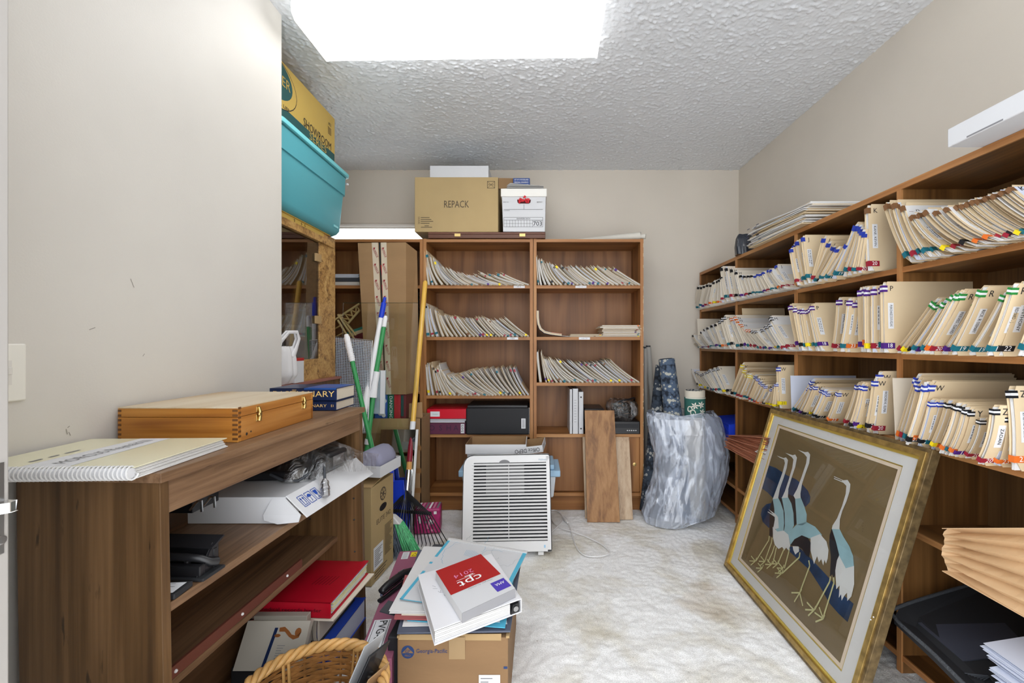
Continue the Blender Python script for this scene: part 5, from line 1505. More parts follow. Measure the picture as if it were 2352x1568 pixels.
m.poly([(.001, .118 + .032 * math.cos(a), .388 + .032 * math.sin(a)) for a in [q * math.pi / 12 for q in range(24)]], 0)
for i in range(8):
    a = i * math.pi / 4
    m.poly([(.0016, .118 + r * math.cos(a + w), .388 + r * math.sin(a + w)) for r, w in ((.010, -.2), (.026, -.25), (.026, .25), (.010, .2))], 1)
for i in range(22): m.line((.001, .135, .225 - i * .0068), (.001, .205 + R.uniform(-.02, .015), .225 - i * .0068), .0028, (1, 0, 0), 0)
for i in range(3): m.line((.001, .03, .045 - i * .013), (.001, .16 - i * .015, .045 - i * .013), .005, (1, 0, 0), 0)
m.build('box_print', [M_brown_ink, M_card_tan], ec)
m = MB(Me); m.quad([(.001, .02, .058), (.001, .118, .058), (.001, .118, .165), (.001, .02, .165)], 0)
for i in range(9): m.line((.0018, .03, .148 - i * .009), (.0018, .108 - (i * 5 % 4) * .012, .148 - i * .009), .004, (1, 0, 0), 1)
m.build('shipping_label', [M_label, M_inkgrey], ec)
wl = MB(rotz((-.79, 2.02, EH + .04), -9)); wl.box(-.15, .058, .0, .20, 0, .052)
MWL = rotz((-.79, 2.02, EH + .04), -9)
wo = thing('white_box', 'shallow white box under the grey cushion on the computer carton', 'box', (-.83, 2.12, EH + .04))
m = MB(MWL)
for a in ((-.15, .058, 0, .003), (-.15, .058, .197, .2), (-.15, -.147, .003, .197), (.055, .058, .003, .197)): m.box(*a, 0, .052)
m.box(-.147, .055, .003, .197, 0, .003); m.build('tray', M_white, wo)
m = MB(MWL); m.box(-.147, .055, .003, .197, .030, .034); m.build('contents', M_card_d, wo)
cu = MB(MWL)
prof = [(-.13, .034), (-.12, .05), (-.09, .075), (-.055, .105), (-.02, .122), (.01, .120), (.035, .10), (.048, .075), (.05, .05), (.045, .034)]
rings = []
for y, k in ((.012, .80), (.022, .97), (.05, 1), (.14, 1), (.17, .97), (.182, .80)):
    rings.append([(-.035 + (x + .035) * k, y, .034 + (z - .034) * k) for x, z in prof])
vs = [p for r_ in rings for p in r_]; n = len(prof); fs = []
for i in range(len(rings) - 1):
    for k in range(n):
        k2 = (k + 1) % n; fs.append((i * n + k, (i + 1) * n + k, (i + 1) * n + k2, i * n + k2))
fs += [tuple(range(n)), tuple((len(rings) - 1) * n + k for k in range(n - 1, -1, -1))]
cu.add(vs, fs)
tag(cu.build('cushion', mat('lilac_grey_fabric', rgb(142, 142, 164), .9, bump=.25, bscale=400), smooth=True), 'lilac grey half-round foam cushion in the shallow white box', 'cushion')
# ------------------------------------------------------------------ items in and on the back bookcases
def lying_binder(name, label, x0, x1, z0, z1, cover, extra=None, y0=2.895, y1=3.15):
    t = thing(name, label, 'binder', ((x0 + x1) / 2, 3.0, z0))
    m = MB(); h = .003
    m.box(x0, x1, y0, y1, z0, z0 + h); m.box(x0, x1, y0, y1, z1 - h, z1); m.box(x0, x1, y0, y0 + h, z0, z1)
    m.build('cover', cover, t, bevel=.001)
    m = MB(); m.box(x0 + .01, x1 - .01, y0 + h, y1 - .01, z0 + h, z1 - h - .004); m.build('papers', M_paper, t)
    if extra:
        m = MB(); mats = extra(m, y0 - .0008); m.build('spine_print', mats, t)
    return t
def pl(m, yy):
    for s, x in (('O', -.712), ('S', -.654), ('H', -.60), ('A', -.552)): m.text(s, .05, (x, yy, .551), (1, 0, 0), (0, 0, 1), 0)
    m.quad([(-.520, yy - .0004, .518), (-.497, yy - .0004, .518), (-.497, yy - .0004, .58), (-.520, yy - .0004, .58)], 1)
    m.text('505', .020, (-.5085, yy - .0005, .55), (0, 0, 1), (-1, 0, 0), 2, fit=.05)
    return [mat('faint_marker', (.05, .02, .05, 1), .6), M_label, M_ink]
lying_binder('ring_binder', 'dark purple ring binder with handwritten capitals, lying at the bottom of the binder pile', -.748, -.490, .5105, .586, M_maroon, pl)
sheets('paper_pile', -.742, -.495, 2.905, 3.14, .587, .612, 5, [M_paper, M_paper_blue, M_white], 'white booklets between the purple and the red binder', 'papers')
def rd(m, yy):
    m.quad([(-.722, yy, .628), (-.660, yy, .628), (-.660, yy, .662), (-.722, yy, .662)], 0); m.text('Invoices', .011, (-.69, yy - .0003, .645), (1, 0, 0), (0, 0, 1), 1)
    m.poly([(-.733 + .004 * math.cos(a), yy, .648 + .004 * math.sin(a)) for a in [q * .6 for q in range(10)]], 2)
    return [M_label, mat('green_pen', rgb(110, 170, 150), .6), M_ink]
lying_binder('ring_binder', 'bright red ring binder with a white label on top of the binder pile', -.745, -.485, .613, .680, M_redb, rd)
bbk = thing('black_case', 'large black storage case lying beside the binder pile', 'case', (-.28, 3.0, .5105))
m = MB(); m.box(-.483, -.064, 2.88, 3.13, .5105, .687); m.build('shell', M_black_m, bbk, bevel=.008, smooth=True)
m = MB(); m.box(-.475, -.075, 2.884, 3.13, .6875, .705); m.build('lid', M_black, bbk, bevel=.004, smooth=True)
m = MB(); m.box(-.117, -.089, 2.8785, 2.8798, .552, .618, 0)
for i in range(6): m.line((-.112, 2.8783, .608 - i * .009), (-.095, 2.8783, .608 - i * .009), .004, (0, -1, 0), 1)
m.build('paper_label', [M_label, M_inkgrey], bbk)
m = MB()
for i in range(28): m.ball((-.0655, 2.884, .52 + i * .0062), .0022, 6, 4)
m.build('spiral_edge', M_plastic_w, bbk, kind='stuff')

# white binders standing on the fourth shelf of the right bookcase
for i, (x0, x1, h, lab) in enumerate(((.205, .222, .298, 'slim white binder with bent cover, first of the three standing white binders'), (.225, .262, .302, 'white binder with a printed spine, in the middle of three standing binders'), (.265, .297, .280, 'white binder with a finger hole in its spine, beside the wooden plank'))):
    t = thing('ring_binder', lab, 'binder', ((x0 + x1) / 2, 3.0, .5105))
    m = MB(); y0, y1, z0 = 2.91, 3.16, .5105
    m.box(x0, x0 + .0025, y0, y1, z0, z0 + h); m.box(x1 - .0025, x1, y0, y1, z0, z0 + h); m.box(x0, x1, y0, y0 + .0025, z0, z0 + h); m.build('cover', M_white, t, bevel=.0008)
    m = MB(); m.box(x0 + .004, x1 - .004, y0 + .004, y1 - .01, z0 + .004, z0 + h - .008); m.build('papers', M_paper, t)
    m = MB()
    if i == 1:
        for q in range(9): m.line(((x0 + x1) / 2 - .008, y0 - .0008, z0 + .08 + q * .018), ((x0 + x1) / 2 + .006, y0 - .0008, z0 + .08 + q * .018), .002, (0, -1, 0))
    if i == 2:
        for z in (.035, .245): m.poly([((x0 + x1) / 2 + .0055 * math.cos(a), y0 - .0008, z0 + z + .0055 * math.sin(a)) for a in [q * .6 for q in range(10)]])
    if m.v: m.build('spine_print' if i == 1 else 'finger_hole', M_inkgrey if i == 1 else M_ink, t)
pr_ = thing('receiver', 'black electronic receiver with small buttons on the shelf behind the planks', 'receiver', (.55, 3.0, .5105))
m = MB(); m.box(.32, .672, 2.90, 3.16, .5105, .595); m.build('case', M_black, pr_, bevel=.004, smooth=True)
m = MB()
for i in range(5): m.box(.585 + i * .014, .593 + i * .014, 2.8988, 2.90, .532, .538)
m.build('button', M_steel, pr_)
m = MB(); m.box(.50, .665, 2.8992, 2.90, .552, .580); m.build('display', M_black_m, pr_)
m = MB(); m.box(.305, .44, 2.93, 3.15, .596, .675); tag(m.build('black_device', M_black, bevel=.006, smooth=True), 'smaller black electronic box stacked beside the bagged cables', 'device')
wrinkled('plastic_bag', interp_rings([(.575, 2.985, .5965, .06, .07), (.575, 2.98, .63, .100, .085), (.57, 2.985, .68, .110, .085), (.565, 2.99, .715, .095, .07), (.55, 3.0, .735, .05, .04)], 14), M_bag2,
         'clear plastic bag of black cables on top of the receiver', 'bag', amp=.012, seed=12, close=False)
cbl = MB()
for k in range(5):
    pts = []
    for i in range(26):
        w = i / 25 * 6.28 * 1.2 + k
        pts.append((.572 + (.075 - .008 * k) * math.cos(w), 2.99 + .05 * math.sin(w), .625 + .018 * k + .014 * math.sin(2 * w + k)))
    cbl.tube(pts, .0065, 6)
pts = [(.50, 2.95, .70), (.55, 2.94, .727), (.61, 2.96, .735), (.655, 2.99, .742), (.662, 3.02, .72), (.64, 3.05, .70)]
cbl.tube(pts, .006, 6)
tag(cbl.build('cable', M_black, smooth=True), 'coiled black cable inside the clear bag on the receiver', 'cable')

# planks leaning on the doors
def plank(name, label, px, yb, yt, ytop, th, mt, dz=0):
    (xa, xb, ya), (xc, xd, yc) = px
    pb0, pb1 = Vector(((xa - 1238) * yb / 1000, yb, .001)), Vector(((xb - 1238) * yb / 1000, yb, .001))
    z1 = EYE - (yc - 790) * yt / 1000
    pt0, pt1 = Vector(((xc - 1238) * yt / 1000, yt, z1)), Vector(((xd - 1238) * yt / 1000, yt, z1))
    m = MB(); m.slab([pb0, pb1, pt1, pt0], th)
    tag(m.build(name, mt, bevel=.001), label, 'plank')
plank('floor_plank', 'wide brown oak-grain plank leaning in front on the right bookcase', ((1349, 1424, 1200), (1343, 1411, 942)), 2.712, 2.868, 0, .011, M_oak)
plank('floor_plank', 'pale knotty plank leaning beside the wide brown plank, nearer the corner', ((1418, 1454, 1194), (1408, 1445, 1003)), 2.752, 2.884, 0, .012, M_pale_oak)
plank('floor_plank', 'pale plank mostly hidden behind the wide brown plank', ((1344, 1380, 1190), (1338, 1375, 1003)), 2.77, 2.886, 0, .012, M_pale_oak)

# ---- on top of the bookcases
wc = thing('wooden_case', 'long low dark brown wooden case lying on the bookcases under the cartons', 'case', (-.35, 3.02, BZ))
m = MB(); m.box(-.735, .042, 2.885, 3.16, BZ + .001, 1.838); m.build('body', mat('case_brown', rgb(96, 58, 40), .4), wc, bevel=.002)
m = MB(); m.box(-.735, .042, 2.885, 3.16, 1.839, 1.852); m.build('lid', mat('case_brown_lid', rgb(104, 62, 44), .4), wc, bevel=.002)
for x in (-.56, -.13): MB().box(x, x + .04, 2.881, 2.885, 1.822, 1.842).build('latch', M_brass, wc, bevel=.001)
rp_ = thing('moving_carton', 'big brown REPACK carton on top of the bookcases', 'box', (-.55, 3.0, 1.853))
rx0, rx1, rz0, rz1, ry = -.824, -.271, 1.853, 2.216, 2.885
MB().box(rx0, rx1, ry, 3.27, rz0, rz1).build('carton', M_card_tan, rp_, bevel=.003)
MB().slab([(rx1 + .003, ry + .02, rz1 - .07), (rx1 + .135, ry + .10, rz1 - .03), (rx1 + .130, ry + .10, rz1 + .030), (rx1 + .003, ry + .02, rz1 + .002)], .004).build('open_flap', M_card_d, rp_)
m = MB(); X_ = (1, 0, 0); yy = ry - .0006
m.text('REPACK', .066, (-.548, yy, 2.034), X_, Z_, 0, fit=.165)
def rect_outline(m, x0, x1, z0, z1, w, y, mi=0):
    for a, b in (((x0, y, z0), (x1, y, z0)), ((x1, y, z0), (x1, y, z1)), ((x1, y, z1), (x0, y, z1)), ((x0, y, z1), (x0, y, z0))): m.line(a, b, w, (0, -1, 0), mi)
rect_outline(m, -.342, -.293, 2.143, 2.188, .003, yy)
m.line((-.342, yy, 2.143), (-.293, yy, 2.188), .002, (0, -1, 0)); m.line((-.293, yy, 2.143), (-.342, yy, 2.188), .002, (0, -1, 0)); m.text('FRAGILE', .011, (-.3175, yy, 2.1655), X_, Z_, 0, fit=.038, lift=.001)
for i in range(4):
    rect_outline(m, -.800, -.790, 1.944 - i * .0125, 1.9525 - i * .0125, .0014, yy); m.line((-.783, yy, 1.948 - i * .0125), (-.725 + (i * 7 % 3) * .012, yy, 1.948 - i * .0125), .004, (0, -1, 0))
m.line((-.758, yy, 1.893), (-.73, yy, 1.893), .004, (0, -1, 0)); m.line((-.782, yy, 1.884), (-.708, yy, 1.884), .004, (0, -1, 0))
m.build('box_print', [M_brown_ink], rp_)
m = MB(); m.box(-.728, -.337, 2.905, 3.20, 2.2175, 2.300)
t = m.build('white_box', M_white, bevel=.002); tag(t, 'flat white carton on top of the REPACK carton', 'box')
kb_ = thing('storage_box', 'white lidded file box printed 703 beside the REPACK carton', 'box', (-.10, 3.0, 1.853))
kx0, kx1, ky = -.247, .047, 2.865
m = MB(); m.hexa([(kx0 + .010, ky + .012, 1.853), (kx1 - .008, ky + .012, 1.853), (kx1 - .008, 3.24, 1.853), (kx0 + .010, 3.24, 1.853)], [(kx0 + .002, ky + .004, 2.085), (kx1 - .002, ky + .004, 2.085), (kx1 - .002, 3.25, 2.085), (kx0 + .002, 3.25, 2.085)])
m.build('body', M_white, kb_, bevel=.002)
m = MB(); m.box(kx0 - .004, kx1 + .004, ky - .004, 3.256, 2.080, 2.132); m.build('lid', mat('white_lid', rgb(236, 234, 228), .5), kb_, bevel=.003)
ynt = lambda z: ky + .012 - .008 * (z - 1.853) / .232 - .0008
m = MB()
def kl(x0, z0, x1, z1, w=.002): m.line((x0, ynt(z0), z0), (x1, ynt(z1), z1), w, (0, -1, 0), 0)
kl(-.232, 1.998, .025, 1.998); kl(-.10, 1.998, -.10, 2.03)
for z in (1.884, 1.928, 1.946): kl(-.232, z, .025, z, .0018)
kl(-.232, 1.906, -.042, 1.906, .0014)
for i in range(11): kl(-.232 + i * .019, 1.884, -.232 + i * .019, 1.928, .0014)
for x in (-.232, .025): kl(x, 1.884, x, 1.946, .0018)
m.text('703', .040, (-.009, ynt(1.904), 1.903), X_, Z_, 0, fit=.058); m.text('ECONO/STOR', .006, (-.009, ynt(1.922), 1.923), X_, Z_, 0, fit=.056)
m.text('BANKERS BOX', .012, (-.102, ynt(1.937), 1.937), X_, Z_, 0, fit=.09)
m.text('BOX NO.', .009, (-.216, ynt(2.045), 2.045), X_, Z_, 0); m.text('CONTENTS', .008, (-.213, ynt(1.990), 1.990), X_, Z_, 0, fit=.04); m.text('DESTROY', .009, (.004, ynt(2.045), 2.045), X_, Z_, 0, fit=.036)
m.build('box_print', [M_ink], kb_)
m = MB(); z = 2.047
m.poly([(-.144, ynt(z), 2.062), (-.142, ynt(z), 2.044), (-.132, ynt(z), 2.036), (-.066, ynt(z), 2.036), (-.056, ynt(z), 2.044), (-.054, ynt(z), 2.062)]); m.build('hand_hole', mat('hole_dark', (.09, .012, .014, 1), .8), kb_)
fl = thing('fabric_flower', 'red artificial flower poking out of the white file box hand hole', 'flower', (-.10, ky - .004, 2.04))
m = MB(); rr = random.Random(3)
for i in range(13):
    c = Vector((-.098 + rr.uniform(-.03, .03), ky - .006 + rr.uniform(-.004, .004), 2.052 + rr.uniform(-.013, .010)))
    if i == 0: c = Vector((-.092, ky - .012, 2.075))
    w = rr.uniform(0, 6.28); r = rr.uniform(.009, .017)
    pt = [c + Vector((r * math.cos(w + q) * k, -.004 * k, r * math.sin(w + q) * k)) for q, k in ((0, 1.3), (1.0, .55), (2.1, .7), (3.14, .5), (4.2, .7), (5.3, .55))]
    m.poly(pt)
m.build('petal', mat('red_petal', rgb(196, 16, 34), .6), fl, kind='stuff')
m = MB(); m.slab([(-.215, 2.87, 2.146), (.03, 2.855, 2.134), (.045, 3.09, 2.138), (-.19, 3.10, 2.150)], .001); m.slab([(-.21, 2.875, 2.158), (.0, 2.85, 2.150), (.035, 3.10, 2.142), (-.19, 3.10, 2.154)], .001)
m.slab([(-.215, 2.90, 2.166), (-.19, 2.87, 2.172), (.03, 2.88, 2.156), (.03, 3.08, 2.152)], .001)
tag(m.build('loose_papers', M_paper), 'loose curled white papers on the white file box lid', 'papers')
m = MB(); m.box(-.175, -.063, 2.95, 3.11, 2.176, 2.234, 0)
bk_ = m.build('blue_box', mat('deep_blue_print', rgb(36, 70, 140), .4), bevel=.001); tag(bk_, 'small blue printed box on the papers atop the white file box', 'box')
m = MB()
for i, (s, z) in enumerate((('SET OF 4 WOODLAND', 2.222), ('PERSONAL ORNAMENTS', 2.205), ('MADE BY HAND', 2.188))): m.text(s, .014, (-.119, 2.9492, z), X_, Z_, 0, fit=.095)
m.build('box_print', [M_white_t], bk_)
rl = MB(); a, b = Vector((.16, 3.12, 1.834)), Vector((.685, 2.93, 1.838))
rl.tube([a, b], [.018, .026], 18, cap=False); rl.tube([b - Vector((.06, -.02, 0)), b + Vector((.03, -.01, -.006))], [.0165, .0165], 14)
tag(rl.build('paper_roll', mat('plan_paper', rgb(206, 202, 192), .6), smooth=True), 'long roll of pale plan paper lying on the right bookcase', 'paper roll')

# ---- stack behind the purifier: carton, tub, two lids
m = MB(); m.box(-.40, .06, 2.56, 2.80, .001, .205); tag(m.build('carton', M_card, bevel=.002), 'brown carton on the floor behind the air purifier', 'box')
tu = thing('storage_tub', 'small translucent tub with a pale blue lid behind the air purifier', 'tub', (-.17, 2.66, .206))
m = MB(); m.hexa([(-.43, 2.56, .206), (.085, 2.56, .206), (.085, 2.78, .206), (-.43, 2.78, .206)], [(-.455, 2.545, .345), (.10, 2.545, .345), (.10, 2.79, .345), (-.455, 2.79, .345)]); m.build('body', mat('milky_plastic', rgb(206, 212, 218), .35), tu, bevel=.01, smooth=True)
m = MB(); m.box(-.47, .125, 2.535, 2.80, .335, .372); m.box(-.44, .09, 2.555, 2.78, .372, .400); m.build('lid', mat('pale_blue_plastic', rgb(156, 190, 216), .4), tu, bevel=.006, smooth=True)
def tray_lid(name, label, x0, x1, y0, y1, z0, z1, M=None, prints=None):
    t = thing(name, label, 'box lid', ((x0 + x1) / 2, (y0 + y1) / 2, z0) if M is None else tuple(M @ Vector(((x0 + x1) / 2, (y0 + y1) / 2, z0))))
    m = MB(M); h = .004
    m.box(x0, x1, y0, y0 + h, z0, z1, 0); m.box(x0, x1, y1 - h, y1, z0, z1, 1); m.box(x0, x0 + h, y0 + h, y1 - h, z0, z1, 1); m.box(x1 - h, x1, y0 + h, y1 - h, z0, z1, 0); m.box(x0 + h, x1 - h, y0 + h, y1 - h, z0, z0 + h, 1)
    m.build('tray', [M_white, M_card_d], t)
    if prints:
        m = MB(M); prints(m); m.build('box_print', [M_ink], t)
    return t
ML = Matrix.Translation((-.42, 2.570, .424)) @ Matrix.Rotation(math.radians(-5), 4, 'Z') @ Matrix.Rotation(math.radians(-7.5), 4, 'Y')
def od(m):
    m.text('Office DEPOT', .034, (.345, 0, .028), (-1, 0, -.05), (0, 0, -1), 0, fit=.165, lift=-.001)
    m.v = m.v
def od_front(m):
    M0 = m.M; m.text('Office DEPOT', .034, (.350, -.0012, .020), (-1, 0, 0), (0, 0, -1), 0, fit=.165, lift=0)
    m.text('Office DEPOT', .016, (.4512, .10, .020), (0, -1, 0), (0, 0, -1), 0, fit=.06, lift=0)
    for i in range(3): m.line((.4512, .02, .018 + i * .009), (.4512, .045, .018 + i * .009), .0025, (1, 0, 0), 0)
tray_lid('box_lid', 'white printed carton lid turned upside down, lower of the two behind the purifier', 0, .45, 0, .22, 0, .040, ML, od_front)
def up_(m):
    for i in range(3): m.line((-.4392, 2.60 + i * .02, .495), (-.4392, 2.612 + i * .02, .505), .006, (-1, 0, 0), 0)
tray_lid('box_lid', 'plain white carton lid lying open side up on the printed lid', -.430, -.075, 2.545, 2.78, .468, .523, None, None)

# ---- air purifier leaning back
ap = thing('air_purifier', 'white air purifier with horizontal louvres leaning back in front of the bookcases', 'air purifier', (-.17, 2.34, 0))
tilt = math.atan2(.11, .485)
MA = Matrix.Translation((-.405, 2.268, .018)) @ Matrix.Rotation(-tilt, 4, 'X') @ Matrix.Rotation(math.radians(-1.0), 4, 'Y')
AW, AH, AD = .474, .497, .135
def rrect(w, h, r, y, x0=0.0, z0=0.0, n=6, lean=0.0):
    out = []
    for cx, cz, a0_, rr_ in ((w - r[1], h - r[1], 0, r[1]), (r[0], h - r[0], 90, r[0]), (r[3], r[3], 180, r[3]), (w - r[2], r[2], 270, r[2])):
        for k in range(n + 1):
            a = math.radians(a0_ + 90 * k / n); out.append((x0 + cx + rr_ * math.cos(a) + lean * 0, y, z0 + cz + rr_ * math.sin(a)))
    return out
def loft(loops, M, mi=0, caps=(True, True)):
    m = MB(M); n = len(loops[0]); vs = [p for l in loops for p in l]; fs = []
    for i in range(len(loops) - 1):
        for k in range(n):
            k2 = (k + 1) % n; fs.append((i * n + k, i * n + k2, (i + 1) * n + k2, (i + 1) * n + k))
    if caps[0]: fs.append(tuple(range(n)))
    if caps[1]: fs.append(tuple((len(loops) - 1) * n + k for k in range(n - 1, -1, -1)))
    return m.add(vs, fs, mi)
RO = (.055, .012, .012, .02)
outer = rrect(AW, AH, RO, .004); front = rrect(AW - .008, AH - .008, RO, 0, .004, .004)
gx0, gx1, gz0, gz1 = .058, .452, .055, .455
# front frame with an opening: four bars
m = MB(MA)
m.box(.004, gx0, 0, .02, .03, AH - .056); m.box(gx1, AW - .004, 0, .02, .012, AH - .012)
m.box(.004, gx1, 0, .02, .004, gz0)
m.prism([(x, 0, z) for x, z in [(.004, AH - .056), (.010, AH - .034), (.022, AH - .016), (.040, AH - .006), (.06, AH - .004), (AW - .016, AH - .004), (AW - .006, AH - .008), (AW - .004, AH - .02), (gx1, gz1), (gx0, gz1), (gx0, AH - .056)]], (0, .02, 0))
m.build('front_panel', M_plastic_w, ap, bevel=.002)
loft([rrect(AW, AH, RO, .006), rrect(AW, AH, RO, AD)], MA, caps=(False, True)).build('shell', M_plastic_w, ap, smooth=True)
MB(MA).box(gx0 - .01, gx1 + .01, .05, .054, gz0 - .01, gz1 + .01).build('filter_screen', mat('filter_black', (.028, .030, .038, 1), .6), ap)
m = MB(MA); m.box(.12, .33, .047, .05, .29, .45, 0); m.build('inner_grille', mat('inner_grey', rgb(150, 150, 152), .5), ap)
m = MB(MA); m.prism([(.225 + .03 * math.cos(a), -.0008, gz1 - .003 + .018 * math.sin(a)) for a in [q * math.pi / 10 for q in range(11)]], (0, .0006, 0)); m.build('finger_recess', mat('recess_grey', rgb(120, 120, 122), .5), ap)
NS = 23
for i in range(NS):
    z = gz0 + (i + .5) * (gz1 - gz0) / NS
    m = MB(MA); m.hexa([(gx0 - .002, .004, z - .0046), (gx1 + .002, .004, z - .0046), (gx1 + .002, .011, z - .0030), (gx0 - .002, .011, z - .0030)], [(gx0 - .002, .002, z + .0044), (gx1 + .002, .002, z + .0044), (gx1 + .002, .011, z + .0050), (gx0 - .002, .011, z + .0050)])
    m.build('louver', M_plastic_w, ap)
m = MB(MA); m.box(.244, .249, .018, .022, gz0, gz1); m.build('center_rib', M_plastic_w, ap)
m = MB(MA)
for i in range(NS):
    z = gz0 + (i + .0) * (gz1 - gz0) / NS + .002
    m.ball((gx0 - .006, -.0005, z + .004), .0032, 6, 4)
m.build('louver_end', M_plastic_w, ap, kind='stuff')
m = MB(MA); m.text('Holmes', .014, (.432, -.0005, .468), (1, 0, 0), (0, 0, 1), 0, fit=.042); m.build('maker_print', mat('grey_blue_ink', rgb(140, 160, 180), .5), ap)
m = MB(MA); m.box(.432, .440, -.001, 0, .022, .036); m.build('badge', mat('pale_blue_badge', rgb(150, 196, 226), .5), ap)
for x in (.06, .40):
    m = MB(MA); m.box(x, x + .03, .01, .06, -.016, .002); m.build('foot', M_plastic_w, ap, bevel=.002)
# its cable
cd = thing('power_cord', 'white power cord looping over the carpet beside the air purifier', 'cord', (.2, 2.4, .004))
fl_ = lambda pts, z=.0065: [((x - 1238) * (EYE - z) / (y - 790), 1000 * (EYE - z) / (y - 790), z) for x, y in pts]
def smooth_path(P, n=6):
    P = [Vector(p) for p in P]; out = []
    for i in range(len(P) - 1):
        p0, p1, p2, p3 = P[max(0, i - 1)], P[i], P[i + 1], P[min(len(P) - 1, i + 2)]
        for k in range(n):
            t = k / n
            out.append(.5 * ((2 * p1) + (p2 - p0) * t + (2 * p0 - 5 * p1 + 4 * p2 - p3) * t * t + (3 * p1 - p0 - 3 * p2 + p3) * t ** 3))
    out.append(P[-1]); return out
m = MB()
m.tube(smooth_path(fl_([(1262, 1172), (1277, 1172), (1290, 1182), (1292, 1196), (1281, 1208), (1266, 1222)])), .0035, 6)
m.tube(smooth_path(fl_([(1262, 1180), (1272, 1200), (1288, 1212), (1320, 1222), (1360, 1238), (1385, 1252), (1400, 1266), (1392, 1274), (1366, 1278), (1342, 1274), (1325, 1258), (1314, 1228), (1308, 1208), (1300, 1192), (1294, 1186)])), .0035, 6)
m.build('cord', M_plastic_w, cd, smooth=True)
m = MB(); p0, p1 = [Vector(p) for p in fl_([(1294, 1187), (1304, 1200)], .011)]; m.tube([p0, p0.lerp(p1, .1), p0.lerp(p1, .8), p1], [.006, .010, .010, .005], 8); m.build('plug', M_plastic_w, cd)

# ------------------------------------------------------------------ corner: rolled rugs in a clear plastic bag
def rug_mat(name, base, dark, light, bands):
    m = bpy.data.materials.new(name); nt, N, L, p = nodes_of(m)
    tc = N.new('ShaderNodeTexCoord'); sp = N.new('ShaderNodeSeparateXYZ'); L.new(tc.outputs['Object'], sp.inputs[0])
    wv = N.new('ShaderNodeMath'); wv.operation = 'MULTIPLY'; wv.inputs[1].default_value = bands; L.new(sp.outputs[2], wv.inputs[0])
    sn = N.new('ShaderNodeMath'); sn.operation = 'SINE'; L.new(wv.outputs[0], sn.inputs[0])
    vo = N.new('ShaderNodeTexVoronoi'); vo.inputs['Scale'].default_value = 48; L.new(tc.outputs['Object'], vo.inputs['Vector'])
    ad = N.new('ShaderNodeMath'); ad.operation = 'MULTIPLY_ADD'; ad.inputs[1].default_value = .30; L.new(sn.outputs[0], ad.inputs[0]); L.new(vo.outputs['Distance'], ad.inputs[2])
    rp = N.new('ShaderNodeValToRGB'); e = rp.color_ramp.elements
    e[0].position = .0; e[0].color = light; e[1].position = .95; e[1].color = dark
    q = e.new(.16); q.color = light; q = e.new(.24); q.color = base; q = e.new(.6); q.color = base
    L.new(ad.outputs[0], rp.inputs[0]); L.new(rp.outputs[0], p.inputs['Base Color']); p.inputs['Roughness'].default_value = .95
    bp = N.new('ShaderNodeBump'); bp.inputs['Strength'].default_value = .4; bp.inputs['Distance'].default_value = .004; L.new(vo.outputs['Distance'], bp.inputs['Height']); L.new(bp.outputs[0], p.inputs['Normal'])
    return m
M_rug = rug_mat('blue_rug', (.075, .11, .17, 1), (.012, .018, .032, 1), (.42, .42, .37, 1), 75)
M_rug2 = rug_mat('dark_rug', (.030, .042, .062, 1), (.006, .008, .013, 1), (.32, .32, .30, 1), 45)
def rolled(name, label, a, b, r0, r1, mt, spiral=True, rings=10):
    a, b = Vector(a), Vector(b)
    P = [a.lerp(b, i / rings) for i in range(rings + 1)]
    m = MB(); m.tube(P, [r0 + (r1 - r0) * i / rings for i in range(rings + 1)], 22)
    o = m.build(name, mt, smooth=True); tag(o, label, 'rug')
    if spiral:
        d = (b - a).normalized(); u = d.orthogonal().normalized(); v = d.cross(u); m = MB()
        pts = [a - d * .001 + (u * math.cos(w) + v * math.sin(w)) * r0 * (.15 + .8 * w / 15.7) for w in [k * .5 for k in range(32)]]
        m.tube(pts, .0025, 5); m.build('roll_edge', M_rug2, o, smooth=True)
    return o
rolled('rolled_rug', 'blue patterned oriental rug rolled up and standing in the plastic bag', W(1531, 824, 2.80), Vector((.925, 2.77, .03)), .050, .068, M_rug)
o = rolled('rolled_rug', 'dark blue rug bundle leaning beside the taller rolled rug', W(1513, 838, 2.92), Vector((.74, 2.83, .03)), .020, .085, M_rug2, False)
r3 = rolled('rolled_rug', 'cream rug roll with a green floral border band in the corner', (.984, 2.752, .818), (.992, 2.752, .03), .062, .063, mat('cream_rug', rgb(214, 206, 190), .95, bump=.3, bscale=300))
m = MB(); m.tube([(.9843, 2.752, .777), (.9856, 2.752, .647)], .0634, 22, cap=False); m.build('green_band', mat('green_rug', rgb(48, 98, 90), .95), r3, smooth=True)
m = MB()
def onroll(u, z, l=.0644): # angle u around the roll, facing the room
    a = -math.pi / 2 + u; return (.985 + l * math.cos(a), 2.752 + l * math.sin(a), z - .008)
for z in (.781, .659):
    for u in range(-7, 7): m.quad([onroll(u * .2, z - .003), onroll(u * .2 + .2, z - .003), onroll(u * .2 + .2, z + .003), onroll(u * .2, z + .003)])
for cu_, cz in ((.28, .742), (.42, .695), (-.35, .735)):
    for k in range(6):
        w = k * 1.047 + .3; d1, d2 = (math.cos(w), math.sin(w)), (math.cos(w + .35), math.sin(w + .35)); d0 = (math.cos(w - .35), math.sin(w - .35))
        m.quad([onroll(cu_, cz), onroll(cu_ + d0[0] * .22, cz + d0[1] * .014), onroll(cu_ + d1[0] * .42, cz + d1[1] * .024), onroll(cu_ + d2[0] * .22, cz + d2[1] * .014)])
for cu_, cz in ((-.85, .71), (-.55, .69)):
    pts = [onroll(cu_ + .28 * math.cos(w) * (1 - w / 9), cz + .024 * math.sin(w) * (1 - w / 9)) for w in [k * .4 for k in range(16)]]
    m.tube(pts, .0035, 5)
